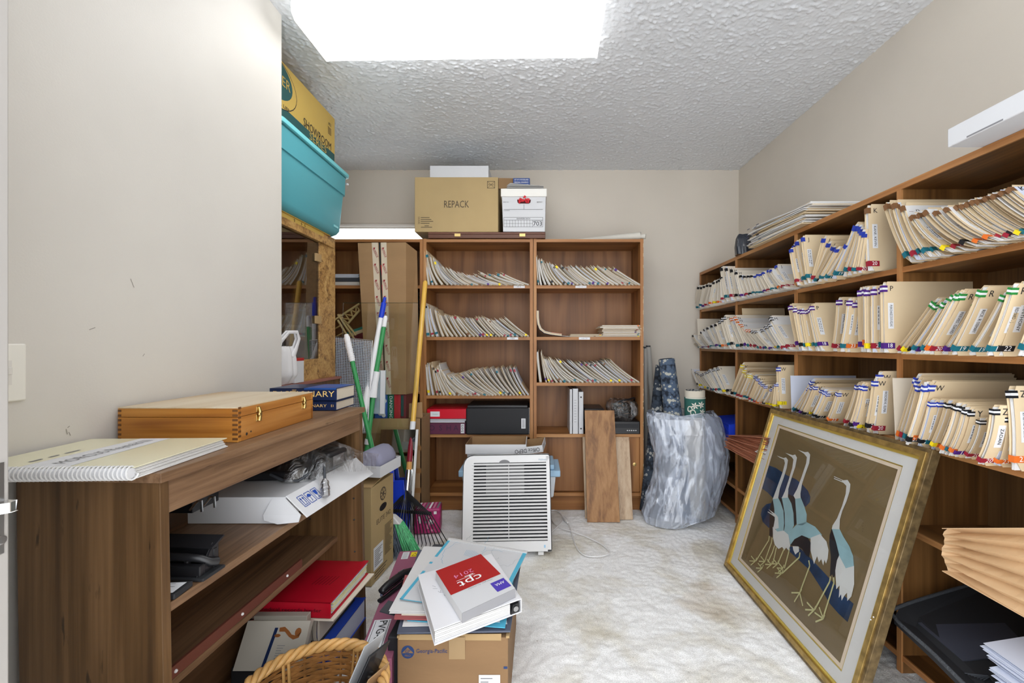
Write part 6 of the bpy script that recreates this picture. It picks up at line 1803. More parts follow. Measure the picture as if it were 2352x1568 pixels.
m.build('floral_pattern', mat('ivory_rug', rgb(220, 216, 204), .95), r3)
for i, (xa, ya, xb, yb, r) in enumerate(((1482, 800, 1484, 1000, .014), (1489, 797, 1503, 1000, .020))):
    m = MB(); m.tube([W(xa, ya, 3.17), W(xb, yb, 3.13), Vector((W(xb + 6, yb, 3.09).x, 3.09, .004))], r, 12); tu_ = m.build('cardboard_tube', mat('tube_grey%d' % i, rgb(178, 176, 170), .6), smooth=True)
    tag(tu_, ('thin pale tube standing against the bookcase side, ' if i == 0 else 'thicker pale tube standing behind the rug bundle, ') + 'in the back corner', 'tube')
    m = MB(); a = W(xa, ya, 3.17); m.tube([a + Vector((0, 0, -.002)), a + Vector((0, 0, .012))], r * .8, 10); m.build('end_cap', M_dark, tu_, smooth=True)
m = MB(); m.slab([Vector((W(1500, 1115, 2.97).x, 2.95, .004)), Vector((W(1522, 1115, 2.97).x, 2.95, .004)), W(1515, 1000, 3.05), W(1494, 1000, 3.05)], .012); tag(m.build('foam_board', mat('blue_board', rgb(130, 160, 205), .5)), 'pale blue board leaning in the corner beside the plastic bag', 'board')
m = MB(); m.slab([W(1499, 1106, 2.968), W(1507, 1106, 2.968), W(1506, 1088, 2.98), W(1498, 1088, 2.98)], .006); m.build('yellow_strip', mat('lime_strip', rgb(190, 200, 40), .5), bpy.data.objects['foam_board'])
rings = []
for y, xl, xr, cy, ry in ((1214, 1482, 1590, 2.70, .10), (1200, 1474, 1640, 2.73, .14), (1150, 1484, 1655, 2.76, .155), (1100, 1497, 1668, 2.77, .15), (1050, 1500, 1671, 2.77, .15), (1000, 1492, 1663, 2.77, .145), (965, 1487, 1655, 2.78, .13), (952, 1490, 1640, 2.79, .115)):
    Yv = cy
    x0_, x1_ = (xl - 1238) * Yv / 1000, (xr - 1238) * Yv / 1000
    z = max(.004, EYE - (y - 790) * (cy - ry) / 1000)
    rings.append(((x0_ + x1_) / 2, cy, z, (x1_ - x0_) / 2, ry))
keys_b = interp_rings(rings, 70)
seg = 130; vs = []; fs = []
rr = random.Random(21)
folds = [(rr.uniform(0, 6.28), rr.uniform(2, 9) * rr.choice((-1, 1)), rr.choice((5, 7, 9, 11, 13)), rr.uniform(.4, 1)) for _ in range(7)]
def crease(w, z):
    t = 0
    for p, tw, q, a in folds:
        c = math.sin(q * w + tw * z * 1.2 + p + .8 * math.sin(3 * w + 4 * z + p)); t += a * (1 - abs(c)) ** 3
    return t / 2.6
for i, (cx, cy, z, rx, ry) in enumerate(keys_b):
    s_ = i / 70
    for k in range(seg):
        w = 2 * math.pi * k / seg
        d = .013 * crease(w, z) + .008 * math.sin(3 * w + 7 * z) - .008
        if s_ > .97: d += .008 * math.sin(9 * w)
        vs.append((cx + (rx + d) * math.cos(w), cy + (ry + d) * math.sin(w), max(.003, z + (.008 * math.sin(5 * w + 1) if s_ > .9 else 0) + .15 * d)))
for i in range(70):
    for k in range(seg):
        k2 = (k + 1) % seg; fs.append((i * seg + k, i * seg + k2, (i + 1) * seg + k2, (i + 1) * seg + k))
m = MB(); m.add(vs, fs)
tag(m.build('plastic_bag', M_bag, smooth=True), 'large crumpled clear plastic bag holding the rolled rugs in the corner', 'bag')
# ------------------------------------------------------------------ plum carton, stack of charts and books, wicker basket
pvc = thing('long_carton', 'long plum coloured carton with a white model label lying on the carpet', 'box', (-.53, 1.6, 0))
ang = math.degrees(math.atan2(.0, 1))
pA, pB = Vector((-.566, 1.93, 0)), Vector((-.478, 1.26, 0))
dy = (pA - pB); PL = dy.length; pang = math.degrees(math.atan2(dy.y, dy.x)) - 90
MP = rotz(pB, pang); PH = .195
m = MB(MP); m.box(-.05, .05, 0, PL, .001, PH); m.build('carton', M_plum, pvc, bevel=.002)
m = MB(MP); m.quad([(-.032, PL - .075, PH + .0006), (-.004, PL - .075, PH + .0006), (-.004, PL - .012, PH + .0006), (-.032, PL - .012, PH + .0006)], 0)
for i in range(5): m.line((-.028, PL - .066 + i * .011, PH + .001), (-.009, PL - .066 + i * .011, PH + .001), .003, (0, 0, 1), 3)
m.build('spec_label', [M_label, M_yel_st, M_ink, M_inkgrey], pvc); m = MB(MP)
m.quad([(.004, PL - .058, PH + .0006), (.038, PL - .058, PH + .0006), (.038, PL - .016, PH + .0006), (.004, PL - .016, PH + .0006)], 1)
m.poly([(.008, PL - .052, PH + .001), (.034, PL - .052, PH + .001), (.021, PL - .024, PH + .001)], 2); m.poly([(.0115, PL - .0495, PH + .0014), (.0305, PL - .0495, PH + .0014), (.021, PL - .029, PH + .0014)], 1)
m.build('warning_sticker', [M_label, M_yel_st, M_ink, M_inkgrey], pvc); m = MB(MP)
m.quad([(-.042, .05, PH + .0006), (.012, .05, PH + .0006), (.012, .19, PH + .0006), (-.042, .19, PH + .0006)], 0)
m.text('PVG-60', .036, (-.012, .125, PH + .001), (0, -1, 0), (1, 0, 0), 2, fit=.115)
m.line((.008, .055, PH + .001), (.008, .185, PH + .001), .0016, (0, 0, 1), 2); m.line((-.036, .055, PH + .001), (-.036, .185, PH + .001), .0016, (0, 0, 1), 2)
m.build('model_label', [M_label, M_yel_st, M_ink, M_inkgrey], pvc)
# stapler on it
stp = thing('stapler', 'black curved desk stapler lying on the plum carton', 'stapler', (-.526, 1.63, PH))
MS = Matrix.Translation((-.526, 1.63, PH + .001)) @ Matrix.Rotation(math.radians(-22), 4, 'Z')
m = MB(MS); m.tube(smooth_path([(0, -.10, .007), (0, -.05, .007), (0, .05, .007), (0, .10, .009)]), [.010] * 19, 10, flat=.7); m.build('base', M_black, stp, smooth=True)
m = MB(MS); m.tube(smooth_path([(0, -.095, .034), (0, -.05, .044), (0, .03, .042), (0, .09, .024), (0, .105, .014)]), [.006] + [.014] * 18 + [.011] * 5 + [.006], 12, flat=.8); m.build('lever', M_black, stp, smooth=True)
m = MB(MS); m.tube([(0, -.09, .021), (0, 0, .024), (0, .098, .014)], .007, 8); m.build('magazine', M_chrome, stp, smooth=True)
m = MB(MS); m.box(-.0105, .0105, .02, .07, .028, .0285); m.tube([(.0, .0, .058), (.0, .03, .056)], .003, 6); m.build('label_plate', M_steel, stp)

gpb = thing('paper_carton', 'brown carton with a round blue logo, on the floor under the stack of books', 'box', (-.25, 1.5, 0))
gx0_, gx1_, gy0_, gy1_, gz = -.413, -.090, 1.268, 1.72, .255
M_card_gp = mat('cardboard_brown', rgb(136, 106, 74), .8, vary=.06, vscale=5, bump=.1, bscale=40, stretch=(1, 1, 3))
m = MB(); m.box(gx0_, gx1_, gy0_, gy1_, .001, gz); m.build('carton', M_card_gp, gpb, bevel=.003)
for a, b in (((gx0_, gy0_ - .002), (gx0_ + .006, gy0_ + .30)), ((gx1_ - .006, gy0_ - .002), (gx1_ + .004, gy0_ + .32))): MB().box(a[0], b[0], a[1], b[1], gz, gz + .006).build('flap_edge', M_kraft_pale, gpb)
m = MB(); m.slab([(gx0_ + .004, gy0_ - .003, gz - .004), (gx1_ - .02, gy0_ - .003, gz - .006), (gx1_ - .02, gy0_ + .004, gz + .009), (gx0_ + .004, gy0_ + .004, gz + .007)], .003); m.build('flap_edge', M_kraft_pale, gpb)
m = MB(); m.quad([(-.262, gy0_ - .004, gz + .004), (-.215, gy0_ - .004, gz + .004), (-.215, gy0_ - .0008, gz - .062), (-.262, gy0_ - .0008, gz - .062)]); m.build('clear_tape', mat('tape_clear', rgb(160, 134, 98), .25), gpb)
m = MB(); yy = gy0_ - .0008
m.poly([(-.382 + .019 * math.cos(a), yy, .214 + .019 * math.sin(a)) for a in [q * math.pi / 12 for q in range(24)]], 0)
m.poly([(-.399, yy - .0003, .211), (-.382, yy - .0003, .228), (-.365, yy - .0003, .211)], 1); m.text('GP', .013, (-.382, yy - .0004, .216), X_, Z_, 0); m.text('PRO', .009, (-.382, yy - .0004, .204), X_, Z_, 1)
m.build('round_logo', [mat('carton_blue', rgb(36, 62, 110), .6), M_card_gp], gpb); m = MB()
m.text('Georgia-Pacific', .017, (-.312, yy, .217), X_, Z_, 0, fit=.09)
m.build('lettering', bpy.data.materials['carton_blue'], gpb); m = MB()
m.quad([(-.103, yy, .165), (-.092, yy, .165), (-.092, yy, .172), (-.103, yy, .172)], 0)
m.build('blue_mark', bpy.data.materials['carton_blue'], gpb); m = MB(); m.line((-.187, yy, .12), (-.160, yy, .125), .003, (0, -1, 0), 0); m.poly([(-.195, yy, .108), (-.165, yy, .113), (-.168, yy, .124), (-.19, yy, .120)], 0)
m.build('dispenser_drawing', bpy.data.materials['carton_blue'], gpb)
m = MB(); m.box(-.175, -.113, yy - .0012, yy - .0004, .07, .148, 0)
for i in range(6): m.line((-.170, yy - .0016, .138 - i * .010), (-.135 - (i % 2) * .012, yy - .0016, .138 - i * .010), .003, (0, -1, 0), 1)
m.text('ALIC-4003', .010, (-.146, yy - .0016, .108), X_, Z_, 1, fit=.05)
m.build('tear_label', [M_label, M_inkgrey], gpb)
# black box tucked between
bx_ = MB(); bx_.box(-.452, -.418, 1.30, 1.70, .001, .235)
tag(bx_.build('black_case', M_black_m, bevel=.003), 'narrow black case between the plum carton and the brown carton', 'case')

# layers on the carton: charts, folders, papers
def sheet_px(name, label, pts, z, mt, th=.0015, cat='sheet', build=True):
    """flat sheet at height z whose corners lie in the given directions"""
    P = []
    for x, y in pts:
        s = (y - 790) / (EYE - z); P.append(Vector(((x - 1238) / s, 1000 / s, z)))
    m = MB(); m.slab(P, th) if len(P) == 4 else m.prism(P, (0, 0, -th))
    o = m.build(name, mt); tag(o, label, cat); return o, P
LZ = gz + .007
sheet_px('folder', 'navy folder lying directly on the brown carton', [(1000, 1456), (1146, 1447), (1150, 1330), (1010, 1330)], LZ + .004, M_navy, .003, 'folder')
sheet_px('folder', 'slate grey folder at the bottom of the chart stack', [(912, 1452), (1172, 1448), (1200, 1270), (960, 1262)], LZ + .010, mat('slate', rgb(84, 90, 106), .5), .005, 'folder')
sheet_px('paper_sheet', 'white sheet edge on the slate folder', [(924, 1438), (1165, 1432), (1150, 1330), (950, 1330)], LZ + .013, M_paper, .0015)
sheet_px('chart_folder', 'bright cyan folder under the white ring binder', [(935, 1424), (1160, 1441), (1180, 1330), (950, 1320)], LZ + .017, M_cyan, .002, 'folder')
sheet_px('paper_sheet', 'white sheet on the cyan folder', [(1040, 1428), (1148, 1428), (1150, 1330), (1040, 1330)], LZ + .0195, M_paper, .001)
sheet_px('folder', 'dark red folder edge under the white charts', [(905, 1420), (1035, 1424), (1100, 1330), (930, 1320)], LZ + .023, mat('brick_folder', rgb(160, 84, 86), .5), .003, 'folder')
sheet_px('paper_sheet', 'cream sheet on the dark red folder', [(922, 1412), (1010, 1414), (1060, 1340), (935, 1330)], LZ + .025, M_cream_l, .001)
sheet_px('folder', 'dark grey folder corner sticking out beside the stapler', [(872, 1403), (905, 1412), (922, 1386), (892, 1378)], LZ + .014, M_dark, .003, 'folder')
sheet_px('folder', 'dark grey board showing at the far corner of the chart stack', [(985, 1262), (1055, 1262), (1060, 1252), (997, 1249)], LZ + .018, M_dark, .003, 'folder')
sheet_px('paper_sheet', 'large blank white sheet spread under the chart, beside the plum carton', [(893, 1402), (1040, 1404), (1075, 1258), (974, 1254)], LZ + .0285, M_paper, .0015)
sheet_px('paper_sheet', 'white paper edge hanging below the chart', [(894, 1408), (1045, 1410), (1090, 1330), (905, 1380)], LZ + .0265, M_paper, .001)
zc = LZ + .034
ch, P = sheet_px('wall_chart', 'large white medical chart with cyan edges spread under the books', [(918, 1375), (1140, 1408), (1212, 1266), (1032, 1236)], zc, M_white, .0016, 'chart')
c00, c10, c11, c01 = P
CP = lambda s, t, l=.0004: c00.lerp(c01, t).lerp(c10.lerp(c11, t), s) + Vector((0, 0, l))
m = MB()
for t0, t1 in ((0, .40), (.52, .55), (.64, .98)): m.quad([CP(0, t0), CP(.035, t0), CP(.035, t1), CP(0, t1)])
m.quad([CP(.955, 0), CP(1, 0), CP(1, .97), CP(.955, .97)])
m.quad([CP(0, -.006), CP(1, -.006), CP(1, .004), CP(0, .004)])
m.quad([CP(0, 1, .0012), CP(1, 1, .0012), CP(1, 1.006, .0012), CP(0, 1.006, .0012)])
m.build('cyan_edge', M_cyan, ch)
m = MB(); m.slab([CP(.0, .955, .003), CP(1, .955, .003), CP(1, 1, .003), CP(0, 1, .003)], .0026); m.build('top_rail', M_plastic_w, ch)
m = MB(); up = Vector((0, 0, 1)); rr = random.Random(9)
for i in range(13):
    s, t = .32 + .018 * i, .74 - .004 * i; m.line(CP(s, t), CP(s - .01, t + .13 - .03 * abs(i - 5) / 5), .0012, up, 0)
def scrib(s, t, n, r, mi):
    a = (s, t); w = rr.uniform(0, 6)
    for i in range(n):
        w += rr.uniform(-.9, .9); b = (a[0] + r * math.cos(w), a[1] + r * math.sin(w)); m.line(CP(*a), CP(*b), .0012, up, mi); a = b
scrib(.16, .55, 16, .03, 0); scrib(.48, .85, 12, .03, 0); scrib(.45, .68, 16, .028, 0); scrib(.72, .80, 16, .02, 1); scrib(.78, .66, 16, .022, 1); scrib(.12, .9, 12, .03, 1)
m.build('line_drawing', [mat('pale_blue_line', rgb(120, 170, 200), .6), mat('pale_grey_line', rgb(170, 176, 180), .6)], ch)
m = MB(); m.line(CP(.02, .985, .0034), CP(.98, .985, .0034), .001, up); m.build('rail_line', M_inkgrey, ch)

# white ring binder
zb_ = zc + .0015
bt = zb_ + .042
NL = Vector((-.282, 1.172, 0)); NR = Vector((-.055, 1.318, 0)); FLp = Vector((-.405, 1.455, 0)); FRp = NR + (FLp - NL)
wbn = thing('ring_binder', 'white ring binder lying tilted on the medical chart', 'binder', (-.23, 1.32, zb_))
zv = lambda p, z: Vector((p.x, p.y, z))
m = MB()
m.hexa([zv(p, zb_) for p in (NL, NR, FRp, FLp)], [zv(p, zb_ + .003) for p in (NL, NR, FRp, FLp)])
m.hexa([zv(p, bt - .003) for p in (NL, NR, FRp, FLp)], [zv(p, bt) for p in (NL, NR, FRp, FLp)])
# spine along the right edge
m.hexa([zv(NR, zb_), zv(NR + Vector((.003, .002, 0)), zb_), zv(FRp + Vector((.003, .002, 0)), zb_), zv(FRp, zb_)], [zv(NR, bt), zv(NR + Vector((.003, .002, 0)), bt), zv(FRp + Vector((.003, .002, 0)), bt), zv(FRp, bt)])
m.build('cover', mat('binder_white', rgb(230, 230, 234), .3, spec=.5), wbn, bevel=.001)
e1_, e2_ = (NR - NL).normalized(), (FLp - NL).normalized()
q = lambda a, b, z: NL + e1_ * a + e2_ * b + Vector((0, 0, z))
BL_ = (NR - NL).length; BW_ = (FLp - NL).length
m = MB()
for i in range(8):
    z = zb_ + .004 + i * .0037
    if z > bt - .006: break
    m.hexa([q(.003, .006 + .001 * (i % 3), z), q(BL_ - .035, .006, z), q(BL_ - .035, BW_ - .008, z), q(.003, BW_ - .008, z)], [q(.003, .006 + .001 * (i % 3), z + .0031), q(BL_ - .035, .006, z + .0031), q(BL_ - .035, BW_ - .008, z + .0031), q(.003, BW_ - .008, z + .0031)])
m.build('papers', M_paper, wbn)
m = MB(); m.hexa([q(BL_ - .034, .003, zb_ + .003), q(BL_ - .004, .003, zb_ + .003), q(BL_ - .004, BW_ - .004, zb_ + .003), q(BL_ - .034, BW_ - .004, zb_ + .003)], [q(BL_ - .026, .003, bt - .012), q(BL_ - .008, .003, bt - .012), q(BL_ - .008, BW_ - .004, bt - .012), q(BL_ - .026, BW_ - .004, bt - .012)])
m.build('ring_mechanism', M_black, wbn)
m = MB(); c = q(BL_ - .017, .001, (zb_ + bt) / 2 - .004); m.tube([c, c + e2_ * -.002], .008, 12); m.build('ring_rivet', M_steel, wbn)
m = MB(); n_ = Vector((0, 0, 1))
for i in range(14):
    a, b = .06 + rr.uniform(-.02, .03), .17 + rr.uniform(-.03, .035); m.line(q(a, b, bt + .0005), q(a + rr.uniform(-.014, .014), b + rr.uniform(-.014, .014), bt + .0005), .001, n_, 0)
m.text('Atlas of the', .013, q(.115, .045, bt + .0004), -e1_, -e2_, 1, fit=.075); m.text('body', .012, q(.10, .075, bt + .0004), -e1_, -e2_, 1)
m.build('cover_print', [M_inkgrey, M_ink], wbn)

# code book
cz = bt + .001; ct = cz + .026
cN, cR, cF, cL = Vector((-.213, 1.203, 0)), Vector((-.073, 1.325, 0)), Vector((-.206, 1.540, 0)), Vector((-.338, 1.424, 0))
cp_ = thing('code_book', 'thick white paperback with a dark red cover panel dated 2014, on the white binder', 'book', (-.2, 1.37, cz))
m = MB()
n = 9
for i in range(n):
    za = cz + .0008 + i * (ct - cz - .0016) / n
    d = .0012 * (i % 2)
    m.hexa([zv(p, za) for p in (cN, cR, cF, cL)], [zv(p, za + (ct - cz) / n * .9) for p in (cN, cR, cF, cL)])
m.build('page_block', M_paper, cp_)
ou = lambda k: [zv(p + (p - (cN + cF) / 2) * k, 0) for p in (cN, cR, cF, cL)]
m = MB(); m.hexa([zv(p, ct) for p in ou(.006)], [zv(p, ct + .0012) for p in ou(.006)]); m.hexa([zv(p, cz - .0006) for p in ou(.006)], [zv(p, cz + .0006) for p in ou(.006)])
m.build('cover', M_white, cp_)
m = MB(); off = (cN - cL).normalized() * .0024
m.hexa([zv(cN, cz), zv(cR, cz), zv(cR + off, cz), zv(cN + off, cz)], [zv(cN, ct + .001), zv(cR, ct + .001), zv(cR + off, ct + .001), zv(cN + off, ct + .001)])
m.build('spine', mat('spine_grey', rgb(150, 150, 154), .4), cp_)
bk = lambda s, t, l=.0018: zv(cL.lerp(cF, s).lerp(cN.lerp(cR, s), t), ct + l)       # s along the far edge, t towards the near edge
m = MB(); m.quad([bk(0, 0), bk(0, .62), bk(1, .62), bk(1, 0)][::-1], 0)
tx_ = (cL - cF).normalized(); ty_ = (cN - cL).normalized()
m.text('2014', .030, bk(.42, .30, .0022), tx_, ty_, 1, fit=.070)
m.text('cpt', .052, bk(.45, .50, .0022), tx_, ty_, 2, fit=.085)
m.line(bk(.22, .40, .0022), bk(.60, .40, .0022), .0016, up, 2); m.line(bk(.40, .375, .0022), bk(.58, .375, .0022), .003, up, 2)
m.text('Changes: An Insider', .007, bk(.55, .655, .0022), tx_, ty_, 3, fit=.09)
m.quad([bk(.70, .72), bk(.70, .93), bk(.98, .93), bk(.98, .72)][::-1], 4)
m.text('AMA', .019, bk(.84, .80, .0022), tx_, ty_, 2, fit=.034)
m.build('cover_print', [M_red2, mat('pink_print', rgb(226, 130, 170), .45), M_white_t, M_inkgrey, mat('violet_print', rgb(78, 62, 176), .45)], cp_)

# wicker basket with folders in it
bs_ = thing('wicker_basket', 'round golden brown wicker basket at the front beside the low bookcase', 'basket', (-.548, 1.045, 0))
BC = Vector((-.548, 1.045, 0)); BR, BB, BH = .166, .125, .272
def bR(z): return BB + (BR - BB) * (z / BH) ** .8
M_wick = mat('wicker', rgb(140, 96, 50), .5, vary=.35, vscale=26)
M_wick_l = mat('wicker_gold', rgb(196, 152, 92), .4, vary=.2, vscale=22)
m = MB(); NK = 22; rows = 34; rr = random.Random(2)
for j in range(rows):
    z = .01 + (BH - .022) * j / (rows - 1); pts = []
    for k in range(NK * 4 + 1):
        w = 2 * math.pi * k / (NK * 4)
        r = bR(z) + .0036 * math.sin(NK / 2 * w + math.pi * j) + rr.uniform(-.0006, .0006)
        pts.append((BC.x + r * math.cos(w), BC.y + r * math.sin(w), z + .0016 * math.sin(w * 5 + j) + rr.uniform(-.0005, .0005)))
    m.tube(pts, rr.uniform(.0038, .0048), 5, cap=False)
m.build('weave', M_wick, bs_, smooth=True, kind='stuff')
for k in range(NK):
    w = 2 * math.pi * (k + .5) / NK
    wide = k % 4 == 0
    r_in = -.006 if wide else 0.0
    pts = [(BC.x + (bR(z) + r_in) * math.cos(w), BC.y + (bR(z) + r_in) * math.sin(w), z) for z in (.004, .08, .16, .22, BH)]
    m = MB()
    if wide:
        t_ = Vector((-math.sin(w), math.cos(w), 0))
        for s in (-1, 1): m.tube([Vector(p) + t_ * s * .0065 for p in pts], .0062, 6, flat=.6)
    else: m.tube(pts, .0038, 5)
    m.build('stake', M_wick_l if wide else M_wick, bs_, smooth=True)
m = MB()
for s in range(3):
    pts = []
    for k in range(150):
        w = 2 * math.pi * k / 149; q_ = 13 * w + s * 2.094
        r = BR + .0085 * math.cos(q_); pts.append((BC.x + r * math.cos(w), BC.y + r * math.sin(w), BH + .004 + .0085 * math.sin(q_)))
    m.tube(pts, .0076, 7, cap=False)
m.build('braided_rim', M_wick_l, bs_, smooth=True)
m = MB(); m.tube([(BC.x, BC.y, .004), (BC.x, BC.y, .010)], BB, 30); m.build('base', M_wick, bs_)
def slant(name, label, x0, y0, x1, y1, z0, z1, dy, mt, th=.003):
    m = MB(); m.slab([(x0, y0, z0), (x0 + .03, y0 + dy, z0), (x1 + .03, y1 + dy, z1), (x1, y1, z1)], th)
    o = m.build(name, mt, bevel=.0008); tag(o, label, 'folder'); return o
slant('file_folder', 'light grey folder sticking up out of the wicker basket', -.56, .965, -.440, 1.10, .03, .345, .06, mat('pearl_grey', rgb(170, 172, 174), .4))
slant('file_folder', 'shiny black folder sticking up out of the wicker basket behind the grey one', -.545, .955, -.417, 1.075, .03, .338, .06, mat('gloss_black', (.02, .021, .024, 1), .15), .005)
slant('envelope', 'brown paper envelope behind the black folder in the basket', -.53, .96, -.41, 1.05, .03, .300, .06, M_card)

# ------------------------------------------------------------------ framed crane print leaning on the shelving
YA, YBn = 2.185, 1.287                       # far and near end
FB = Vector((.9200, 0, .002)); FTp = Vector((1.1585, 0, .800))
vdir = (FTp - FB); FH = vdir.length; vdir.normalize()
fn_ = Vector((-vdir.z, 0, vdir.x))           # faces the room
udir = Vector((0, -1, 0)); FL_ = YA - YBn
FP = lambda u, v, l=0.0: Vector((FB.x, YA, FB.z)) + udir * u + vdir * v + fn_ * l
fr = thing('framed_print', 'large gilt framed print of white cranes leaning on the shelving', 'picture', (1.03, 1.74, 0))
M_gilt = mat('gilt_wood', (.40, .27, .09, 1), .34, metal=.7, vary=.35, vscale=30)
M_gilt_d = mat('antique_bronze', (.16, .11, .05, 1), .4, metal=.45, vary=.45, vscale=40)
M_gilt_b = mat('bright_gilt', (.72, .55, .13, 1), .3, metal=.7)
MWd = .040
def rail(a, b, c, d, l0, l1, mt, nm, tilt=0.0):
    m = MB(); m.hexa([FP(*p, l0) for p in (a, b, c, d)], [FP(*p, l1) for p in (a, b, c, d)]); return m.build(nm, mt, fr, bevel=.0015)
for nm, (i0, o0, lo, hi, mt) in {'outer_moulding': (0, .013, -.034, -.006, M_gilt_d), 'crest_moulding': (.012, .030, -.030, .0, M_gilt), 'inner_moulding': (.029, .040, -.030, -.008, M_gilt_b)}.items():
    a, b = i0, o0
    rail((a, a), (FL_ - a, a), (FL_ - b, b), (b, b), lo, hi, mt, nm)
    rail((FL_ - b, b), (FL_ - a, a), (FL_ - a, FH - a), (FL_ - b, FH - b), lo, hi, mt, nm)
    rail((b, FH - b), (FL_ - b, FH - b), (FL_ - a, FH - a), (a, FH - a), lo, hi, mt, nm)
    rail((a, a), (b, b), (b, FH - b), (a, FH - a), lo, hi, mt, nm)
m = MB(); m.hexa([FP(*p, -.034) for p in ((.005, .005), (FL_ - .005, .005), (FL_ - .005, FH - .005), (.005, FH - .005))], [FP(*p, -.028) for p in ((.005, .005), (FL_ - .005, .005), (FL_ - .005, FH - .005), (.005, FH - .005))]); m.build('backing_board', M_card_d, fr)
U0, U1, V0, V1 = .0885, FL_ - .0885, .080, FH - .074      # mat opening
def ring(a0, a1, b0, b1, l, th, mt, nm):
    """flat ring between rectangle a (outer) and b (inner) given as (u0, u1, v0, v1)"""
    m = MB()
    o_ = [(a0[0], a0[2]), (a0[1], a0[2]), (a0[1], a0[3]), (a0[0], a0[3])]; i_ = [(b0[0], b0[2]), (b0[1], b0[2]), (b0[1], b0[3]), (b0[0], b0[3])]
    for k in range(4):
        k2 = (k + 1) % 4; qd = (o_[k], o_[k2], i_[k2], i_[k]); m.hexa([FP(*p, l - th) for p in qd], [FP(*p, l) for p in qd])
    m.build(nm, mt, fr)
e_ = .036
ring((e_, FL_ - e_, e_, FH - e_), 0, (U0, U1, V0, V1), 0, -.0130, .003, mat('mat_board', rgb(226, 226, 226), .7), 'mat_board')
ring((U0 - .001, U1 + .001, V0 - .001, V1 + .001), 0, (U0 + .004, U1 - .004, V0 + .004, V1 - .004), 0, -.0150, .002, M_gilt_b, 'gilt_fillet')
ring((U0 + .003, U1 - .003, V0 + .003, V1 - .003), 0, (U0 + .018, U1 - .018, V0 + .016, V1 - .016), 0, -.0165, .002, mat('inner_mat', rgb(236, 220, 200), .7), 'inner_mat')
AL = -.0195
m = MB(); m.quad([FP(U0, V0, AL), FP(U1, V0, AL), FP(U1, V1, AL), FP(U0, V1, AL)])
art = m.build('print_ground', mat('olive_silk', rgb(128, 110, 78), .6, vary=.07, vscale=9), fr)
O0 = Vector((0, 0, EYE))
def AP(px, py, l):
    """point of the print seen at (px, py) of the close-up, on the print's own plane"""
    d = W(1690 + px / 3.5633, 1010 + py / 3.5633, 1.0) - O0
    p0 = FP(0, 0, AL + l); t = (p0 - O0).dot(fn_) / d.dot(fn_)
    return O0 + d * t
def shape(nm, polys, mt, l):
    m = MB()
    for p in polys: m.poly([AP(x, y, l) for x, y in p])
    m.build(nm, mt, fr)
A_navy = mat('ink_navy', rgb(34, 60, 96), .6, vary=.5, vscale=14); A_dark = mat('ink_black', rgb(38, 36, 42), .6)
A_white = mat('crane_white', rgb(226, 228, 228), .6); A_blue = mat('crane_blue', rgb(160, 198, 208), .6, vary=.08, vscale=18); A_leg = mat('crane_leg', rgb(214, 212, 160), .6)
shape('painted_branch', [[(262, 205), (330, 230), (420, 290), (490, 320), (545, 365), (590, 415), (610, 465), (605, 510), (570, 548), (535, 520), (500, 500), (440, 490), (370, 490), (300, 470), (260, 430), (212, 395)],
                         [(300, 515), (250, 525), (215, 560), (205, 610), (220, 670), (270, 720), (310, 700), (335, 600)],
                         [(415, 890), (445, 870), (530, 890), (600, 955), (700, 1060), (800, 1170), (880, 1270), (965, 1340), (915, 1490), (840, 1420), (770, 1340), (690, 1200), (600, 1060), (480, 950)]], A_navy, .0004)
shape('painted_wing', [[(300, 490), (318, 560), (322, 650), (310, 740), (298, 795), (275, 785), (276, 650), (282, 540)], [(345, 470), (375, 475), (392, 520), (412, 620), (408, 690), (390, 745), (390, 640), (370, 540)],
                       [(425, 440), (480, 465), (492, 540), (500, 680), (475, 705), (466, 600), (448, 510), (420, 470)], [(785, 725), (806, 770), (826, 860), (846, 940), (822, 1010), (812, 1110), (800, 1125), (790, 1100), (770, 1115), (778, 960), (765, 850), (768, 780)]], A_dark, .0008)
shape('painted_body', [[(302, 480), (345, 468), (366, 510), (390, 580), (396, 680), (388, 760), (330, 760), (318, 640), (315, 560)], [(375, 470), (425, 463), (455, 520), (472, 600), (476, 700), (430, 790), (392, 750), (402, 700), (400, 600), (386, 520)],
                       [(485, 478), (530, 468), (560, 540), (581, 610), (578, 680), (540, 700), (498, 690), (494, 600)], [(430, 780), (460, 730), (500, 690), (580, 672), (650, 710), (705, 775), (690, 825), (600, 805), (540, 785), (485, 815), (448, 860)],
                       [(786, 725), (848, 725), (880, 790), (930, 870), (960, 950), (969, 1060), (900, 1080), (826, 1010), (846, 940), (822, 840)]], A_blue, .0012)
